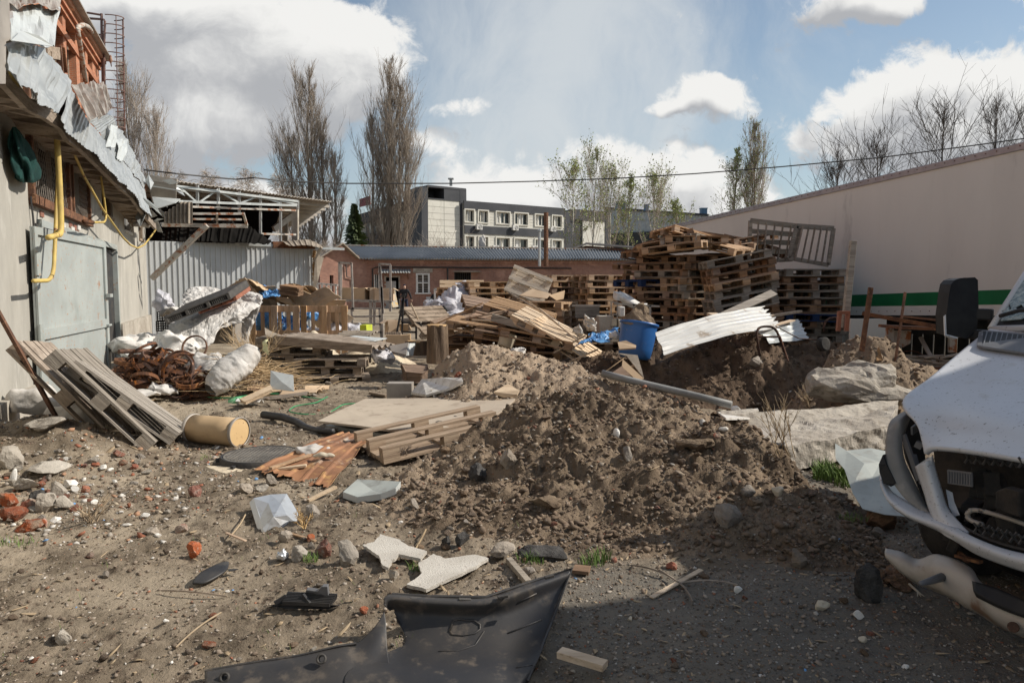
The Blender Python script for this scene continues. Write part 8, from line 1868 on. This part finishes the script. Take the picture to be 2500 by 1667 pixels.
m = MB(); m.plate([at(1822,1062,6.5), at(1860,1046,6.6), at(1898,1048,6.6), at(1850,1082,6.4)], .01); m.plate([at(1818,1066,6.5), at(1842,1052,6.55), at(1850,1058,6.5), at(1836,1078,6.4)], .01); o = m.build('bent_tin', 'gal_dull'); tag(o, 'small bent grey tin at the slab edge on the heap', 'tin')
# white bent panel by the van
t = thing('bent_sheet', at(2110,1240,4.7), 'crumpled white sheet metal panel lying before the slabs beside the van', 'metal panel')
K = {k: at(*q) for k, q in dict(a=(2039,1082,5.75),b=(2066,1100,5.6),c=(2125,1094,5.6),d=(2190,1106,5.5),e=(2200,1150,5.2),f=(2226,1262,4.55),g=(2160,1256,4.6),h=(2106,1242,4.72),i=(2082,1204,4.95),j=(2062,1146,5.3),k=(2040,1120,5.5),l=(2110,1132,5.3),m=(2130,1165,5.15),n=(2150,1128,5.35),o=(2130,1210,4.9),p=(2090,1168,5.12)).items()}
m = MB(); ks = list(K); m.add([K[q] for q in ks], [tuple(ks.index(c) for c in f) for f in ('akb','bkj','bjl','bln','bnc','cnd','den','lmn','nem','jpl','plm','jip','ipo','pom','moe','oef','iho','hgo','gfo')]); m.build('face', 'sheet_grey', t, solid=.004)
# dead hen in the shade
t = thing('dead_hen', on(2190,1440), 'dead brown hen lying in the shade beneath the crash bar', 'hen')
m = MB(); c = on(2192,1430)+Vector((0,0,.05)); m.rock(c, (.12,.09,.06), 3, sub=3, jag=.12); crumple(m, .02, 20, 4); m.tube([c+Vector((-.08,.02,.0)), c+Vector((-.15,.05,.02)), c+Vector((-.19,.05,-.02))], [.035,.02,.022], 8); m.build('body', 'brown_wood', t)
m = MB(); f0 = c+Vector((.02,-.07,-.01)); f1 = f0+Vector((.005,-.07,-.01)); m.tube([f0, f1], .006, 6)
for a in (-.5, 0, .5): m.tube([f1, f1+Vector((math.sin(a)*.035, -.03, -.012))], [.005,.002], 5)
m.build('foot', 'cream_plastic', t)
# ================================================================ scattered rubble
RS = np.random.RandomState(5)
def scatter_pts(n, ymin=2.35, ymax=14, xlim=.80, bias=1.0, keep=None):
    """points spread over the yard, denser near the viewpoint"""
    y = ymin*(ymax/ymin)**(RS.rand(n)**bias); x = (RS.rand(n)*2-1)*xlim*y
    ok = (x > -5.9+.382*np.maximum(0, 8.5-y)*-1-.2) | (y < 6)
    wallx = -5.9-.382*(y-8.5); ok = x > wallx+.25
    if keep is not None: ok &= keep(x, y)
    return x[ok], y[ok]
def chips(name, x, y, size, mt, lab, flat=.6, elong=1.0, sink=.25, seed=1, kindstuff=True, sub=0):
    n = len(x); z = surfv(x, y); vs, fs = ICO[sub]; V0 = np.array([tuple(q) for q in vs]); F0 = np.array(fs); k = len(V0); rs = np.random.RandomState(seed)
    V = V0[None]*(1+rs.uniform(-.46,.36,(n,k,1))); s = np.stack([size*elong*rs.uniform(.6,1.3,n), size*rs.uniform(.5,1.1,n), size*flat*rs.uniform(.5,1.2,n)], -1); V = V*s[:,None,:]
    a = rs.uniform(0, 6.283, n); t_ = rs.uniform(-.5,.5,n); ca, sa, ct, st = np.cos(a), np.sin(a), np.cos(t_), np.sin(t_)
    X_, Y_, Z_ = V[...,0].copy(), V[...,1].copy(), V[...,2].copy(); X2 = X_*ct[:,None]+Z_*st[:,None]; Z2 = -X_*st[:,None]+Z_*ct[:,None]
    V[...,0] = X2*ca[:,None]-Y_*sa[:,None]; V[...,1] = X2*sa[:,None]+Y_*ca[:,None]; V[...,2] = Z2
    V[...,0] += x[:,None]; V[...,1] += y[:,None]; V[...,2] += (z+s[:,2]*(1-sink*2))[:,None]
    F = (F0[None]+(np.arange(n)*k)[:,None,None]).reshape(-1, 3)
    me_o = raw_mesh(name, V.reshape(-1,3), F, mt)
    me = me_o.data; at_ = me.attributes.new('tone', 'FLOAT', 'FACE'); at_.data.foreach_set('value', np.repeat(rs.rand(n), len(F0)).astype(np.float32))
    me_o['kind'] = 'stuff'; me_o['label'] = lab; return me_o
def tonemat(name, ramp_cols, rough=.93, bump=.3):
    m = bpy.data.materials.new(name); m.use_nodes = True; N = NT(m.node_tree); b = N.n['Principled BSDF']; a = N.add('ShaderNodeAttribute', _attribute_name='tone')
    r_ = N.add('ShaderNodeValToRGB'); N.l.new(a.outputs['Fac'], r_.inputs[0]); r_.color_ramp.interpolation = 'CONSTANT'
    while len(r_.color_ramp.elements) < len(ramp_cols): r_.color_ramp.elements.new(.5)
    for i, (p, c) in enumerate(ramp_cols): r_.color_ramp.elements[i].position = p; r_.color_ramp.elements[i].color = (*c, 1)
    tcn = N.add('ShaderNodeTexCoord'); col = N.mix(N.ramp(N.noise(tcn.outputs['Object'], 40, 4), .35, .65, 0, .45), r_.outputs[0], (.10,.075,.055)); N.put(b.inputs['Base Color'], col)
    b.inputs['Roughness'].default_value = rough; b.inputs['Specular IOR Level'].default_value = .15; MATS[name] = m; return m
tonemat('gravel_mix', [(0,(.22,.17,.127)),(.26,(.32,.26,.205)),(.46,(.15,.112,.083)),(.66,(.37,.315,.255)),(.88,(.42,.37,.31)),(.955,(.34,.16,.10)),(.98,(.58,.54,.48))])
tonemat('clod_mix', [(0,(.19,.14,.10)),(.35,(.225,.168,.122)),(.7,(.145,.107,.077)),(.95,(.29,.235,.18))])
tonemat('chip_mix', [(0,(.66,.63,.58)),(.20,(.46,.27,.17)),(.36,(.34,.13,.08)),(.52,(.50,.42,.31)),(.70,(.36,.32,.27)),(.93,(.16,.34,.60)),(.96,(.30,.29,.27))])
tonemat('grit_mix', [(0,(.16,.15,.14)),(.4,(.22,.205,.19)),(.7,(.09,.085,.08)),(.85,(.42,.40,.37)),(.95,(.30,.13,.08))])
onm = lambda x, y: mound_z('main', x, y) > base_z(x, y)+.01
x, y = scatter_pts(34000, 2.4, 9, bias=.9); s = (.003+.010*RS.rand(len(x))**4)*(.7+.13*y); chips('gravel', x, y, s, 'gravel_mix', 'small mixed gravel spread over the whole yard', seed=2)
x, y = scatter_pts(9000, 5, 16, bias=1); s = (.008+.02*RS.rand(len(x))**3)*(.6+.07*y); chips('gravel', x, y, s, 'gravel_mix', 'coarser gravel spread over the middle distance', seed=3)
x, y = scatter_pts(60000, 3.6, 8, keep=onm); s = .0035+.026*RS.rand(len(x))**6; chips('clods', x, y, s, 'clod_mix', 'crumbled soil clods covering the big dark heap', seed=4, flat=.6, elong=1.25)
for i, k in enumerate(('back','bank','post')):
    x, y = scatter_pts(26000, 7.2, 12.6, keep=lambda x, y, k=k: mound_z(k, x, y) > base_z(x, y)+.01); s = .006+.034*RS.rand(len(x))**6; chips('clods', x, y, s, 'clod_mix' if k != 'back' else 'gravel_mix', {'back':'crumbs of tan earth on the peaked heap','bank':'dark soil crumbs on the dug bank','post':'soil crumbs on the heap with posts'}[k], seed=10+i, flat=.8)
x, y = scatter_pts(1500, 2.5, 10, bias=.9); s = (.003+.006*RS.rand(len(x))**2)*(.7+.13*y); chips('litter_chips', x, y, s, 'chip_mix', 'white, orange and blue chips littered over the dirt', seed=6, flat=.4, elong=1.3)
lf = lambda x, y: (x < -2.3+.3*np.sin(y*9)) & (y > 4.4) & (y < 7.6)
x, y = scatter_pts(30000, 4.4, 7.6, keep=lf); sel = RS.rand(len(x)) < .22; x, y = x[sel], y[sel]; s = .005+.028*RS.rand(len(x))**4; chips('brick_rubble', x, y, s, 'chip_mix', 'small brick and plaster rubble on the left bank', seed=7, flat=.6)
x, y = scatter_pts(16000, 2.4, 4.6, keep=lambda x, y: x > -.1); s = .003+.006*RS.rand(len(x))**3; chips('grit', x, y, s, 'grit_mix', 'grey asphalt grit at the bottom right', seed=8)
x, y = scatter_pts(1000, 2.5, 12, bias=.9); s = (.006+.014*RS.rand(len(x))**2)*(.6+.1*y); o = chips('straw_bits', x, y, s, 'straw', 'dry straw and wood splinters scattered on the ground', seed=9, flat=.10, elong=3.2)
# the bigger loose stones, each its own
rr = random.Random(8); smes = []
for i in range(6):
    m = MB(); m.rock((0,0,0), (1, rr.uniform(.6,.95), rr.uniform(.5,.75)), 100+i, rot=(0,0,0), sub=1, jag=.25, boxy=.0 if i < 4 else .5); me = bpy.data.meshes.new('stone'); me.from_pydata([tuple(q) for q in m.v], [], m.f); me.update(); smes.append(me)
def inst(me, mt): c = me.copy(); c.materials.append(MATS[mt]); return c
pool = {mt: [inst(me, mt) for me in smes] for mt in ('stone','brick_red','clod','concrete','white_chip')}
for i in range(300):
    zone = rr.random() if i < 230 else 2; mt = rr.choice(['stone','stone','stone','clod','clod','brick_red','concrete','white_chip'])
    if zone > 1: u, v = rr.uniform(0,430)*rr.uniform(.3,1), rr.uniform(1105,1300); lab0 = 'in the rubble at the left edge'; mt = rr.choice(['stone','concrete','concrete','brick_red','white_chip','brick_red'])
    elif zone < .45: u, v = rr.uniform(0,1250), rr.uniform(1160,1667); lab0 = 'on the open dirt in the left foreground'
    elif zone < .8: u, v = rr.uniform(980,2050), rr.uniform(980,1420); lab0 = 'on the big dark earth heap'; mt = rr.choice(['stone','clod','clod','clod','brick_red'])
    elif zone < .9: u, v = rr.uniform(1300,2300), rr.uniform(1430,1660); lab0 = 'on the shaded grit at bottom right'
    else: u, v = rr.uniform(700,1500), rr.uniform(880,1050); lab0 = 'around the tan earth heap'
    p = on(u, v); s_ = rr.uniform(4, 13)*(1.3 if mt == 'clod' or zone > 1 else .85)*p.y/1750
    o = bpy.data.objects.new({'brick_red':'brick_chip','clod':'earth_clod','white_chip':'plaster_chip'}.get(mt, 'stone'), rr.choice(pool[mt])); COL.objects.link(o); o.location = p+Vector((0,0,s_*.35)); o.rotation_euler = (rr.uniform(-.4,.4), rr.uniform(-.4,.4), rr.uniform(0,6.3)); o.scale = (s_,)*3
    kind = {'brick_red':'small red brick chip','clod':'small brown earth clod','white_chip':'small white plaster chip','concrete':'small pale concrete piece','stone':'small loose grey-brown stone'}[mt]
    tag(o, kind+' '+lab0, 'stone' if mt in ('stone','concrete') else 'chip', kind+'s '+lab0)
# ---------------- grass and dry plants
mat('grass', (.16,.24,.06), (.10,.16,.04), 8, .8, bump=0); mat('dry_grass', (.42,.32,.19), (.30,.225,.135), 8, .9, bump=0)
def blades(spots_, name, mt, lab, hh=(.04,.12), kind='stuff', w=.004):
    V, F = [], []; rr = random.Random(4)
    for (u, v, rad, n, hs) in spots_:
        p = on(u, v)
        for i in range(n):
            a, r_ = rr.uniform(0,6.28), rad*math.sqrt(rr.random()); x, y = p.x+r_*math.cos(a), p.y+r_*math.sin(a)*.7; z = surf(x, y)-.005 if n < 60 else p.z; h = rr.uniform(*hh)*hs; le = rr.uniform(.2,.8)*h; la = rr.uniform(0,6.28); pe = Vector((math.sin(la), -math.cos(la), 0))*w*hs
            b = Vector((x, y, z)); t1 = b+Vector((le*.35*math.cos(la), le*.35*math.sin(la), h*.6)); t2 = b+Vector((le*math.cos(la), le*math.sin(la), h)); k = len(V)
            V += [b-pe, b+pe, t1+pe*.8, t1-pe*.8, t2+pe*.15, t2-pe*.15]; F += [(k,k+1,k+2,k+3),(k+3,k+2,k+4,k+5)]
    o = raw_mesh(name, np.array([tuple(q) for q in V]), np.array(F), mt); o['kind'] = kind; o['label'] = lab; return o
blades([(2035,1172,.17,300,1.2),(2012,1150,.08,80,1.1),(2060,1190,.08,60,.9),(1285,1372,.06,45,.6),(1448,1376,.09,75,.75),(1470,1368,.05,25,.8),(755,1374,.05,60,.5),(1010,1395,.05,40,.5),(2080,1270,.10,60,.5),(40,1330,.12,50,.5),(1310,1370,.05,50,.6),(500,1120,.06,30,.4),(1620,1010,.05,20,.3)], 'green_grass', 'grass', 'fresh green grass tufts between the rubble')
blades([(rng.uniform(0,1300), rng.uniform(1150,1660), .05, 3, .35) for _ in range(70)], 'grass_sprouts', 'grass', 'tiny green sprouts on the open dirt', w=.003)
blades([(330,800,.5,200,4),(310,812,.3,120,4),(620,900,.5,200,3),(1015,612,.1,2,1)], 'dry_grass', 'dry_grass', 'dry yellow stalks by the workshop base and brushwood', w=.003)
def weed(u, v, h, n, lab, mt='straw', seed=1, spread=.35, cat='weed', name='dry_weed', r_=.004):
    p = on(u, v); rr = random.Random(seed); segs = []
    for i in range(n):
        b = Vector((rr.uniform(-.05,.05)*h*3, rr.uniform(-.05,.05)*h*3, 0)); a = rr.uniform(0,6.28); d = Vector((math.cos(a)*spread, math.sin(a)*spread, 1)).normalized(); pts, dd = bend(b, d, h*rr.uniform(.6,1.05), r_, r_*.5, 6, -.03, .09, rr, segs)
        for _ in range(8):
            k = rr.randint(2,5); bend(pts[k], (dd+Vector((rr.uniform(-1,1), rr.uniform(-1,1), rr.uniform(0,.6)))*.8).normalized(), h*rr.uniform(.12,.3), r_*.6, r_*.3, 3, .02, .15, rr, segs)
    t = thing(name, p, lab, cat); seg_mesh('stems', segs, mt, t); return t
weed(1912,1118,.50,9,'dry branching weed standing before the concrete slabs',seed=3,spread=.45)
weed(1975,1000,.35,10,'small dry weed on the edge of the upper concrete block',seed=4,spread=.6)
weed(970,1132,.22,14,'tangle of dry roots at the end of the upturned pallet',seed=5,spread=.9,mt='old_wood')
weed(620,905,.9,22,'tall dry stalks rising from the brushwood heap',seed=6,spread=.7)
weed(745,1290,.14,8,'little dry stalks behind the tin panel',seed=7,spread=.7)
weed(225,1275,.22,12,'dry straw tuft at the edge of the left rubble',seed=8,spread=.9)
weed(1740,850,.5,14,'thin dark brambles on the dark bank',seed=9,spread=1.4,mt='rust_dark')
weed(1905,775,.5,10,'dry brambles in front of the trailer side stack',seed=10,spread=1.2,mt='old_wood')
# brushwood heap
t = thing('brushwood_heap', Vector((-4.15,10.9,.2)), 'heap of dry twigs and grass between leaning sack and dark pallets', 'brushwood'); segs = []; rr = random.Random(3)
for i in range(520):
    x, y = rr.gauss(-4.1,.45), rr.gauss(10.85,.32); z = surf(x, y)+rr.random()**2*.25; a = rr.uniform(0,6.28); bend(Vector((x+4.15,y-10.9,z-.2)), Vector((math.cos(a), math.sin(a), rr.uniform(-.1,.45))).normalized(), rr.uniform(.25,.8), .007, .002, 4, -.06, .12, rr, segs)
seg_mesh('twigs', segs, 'straw', t)
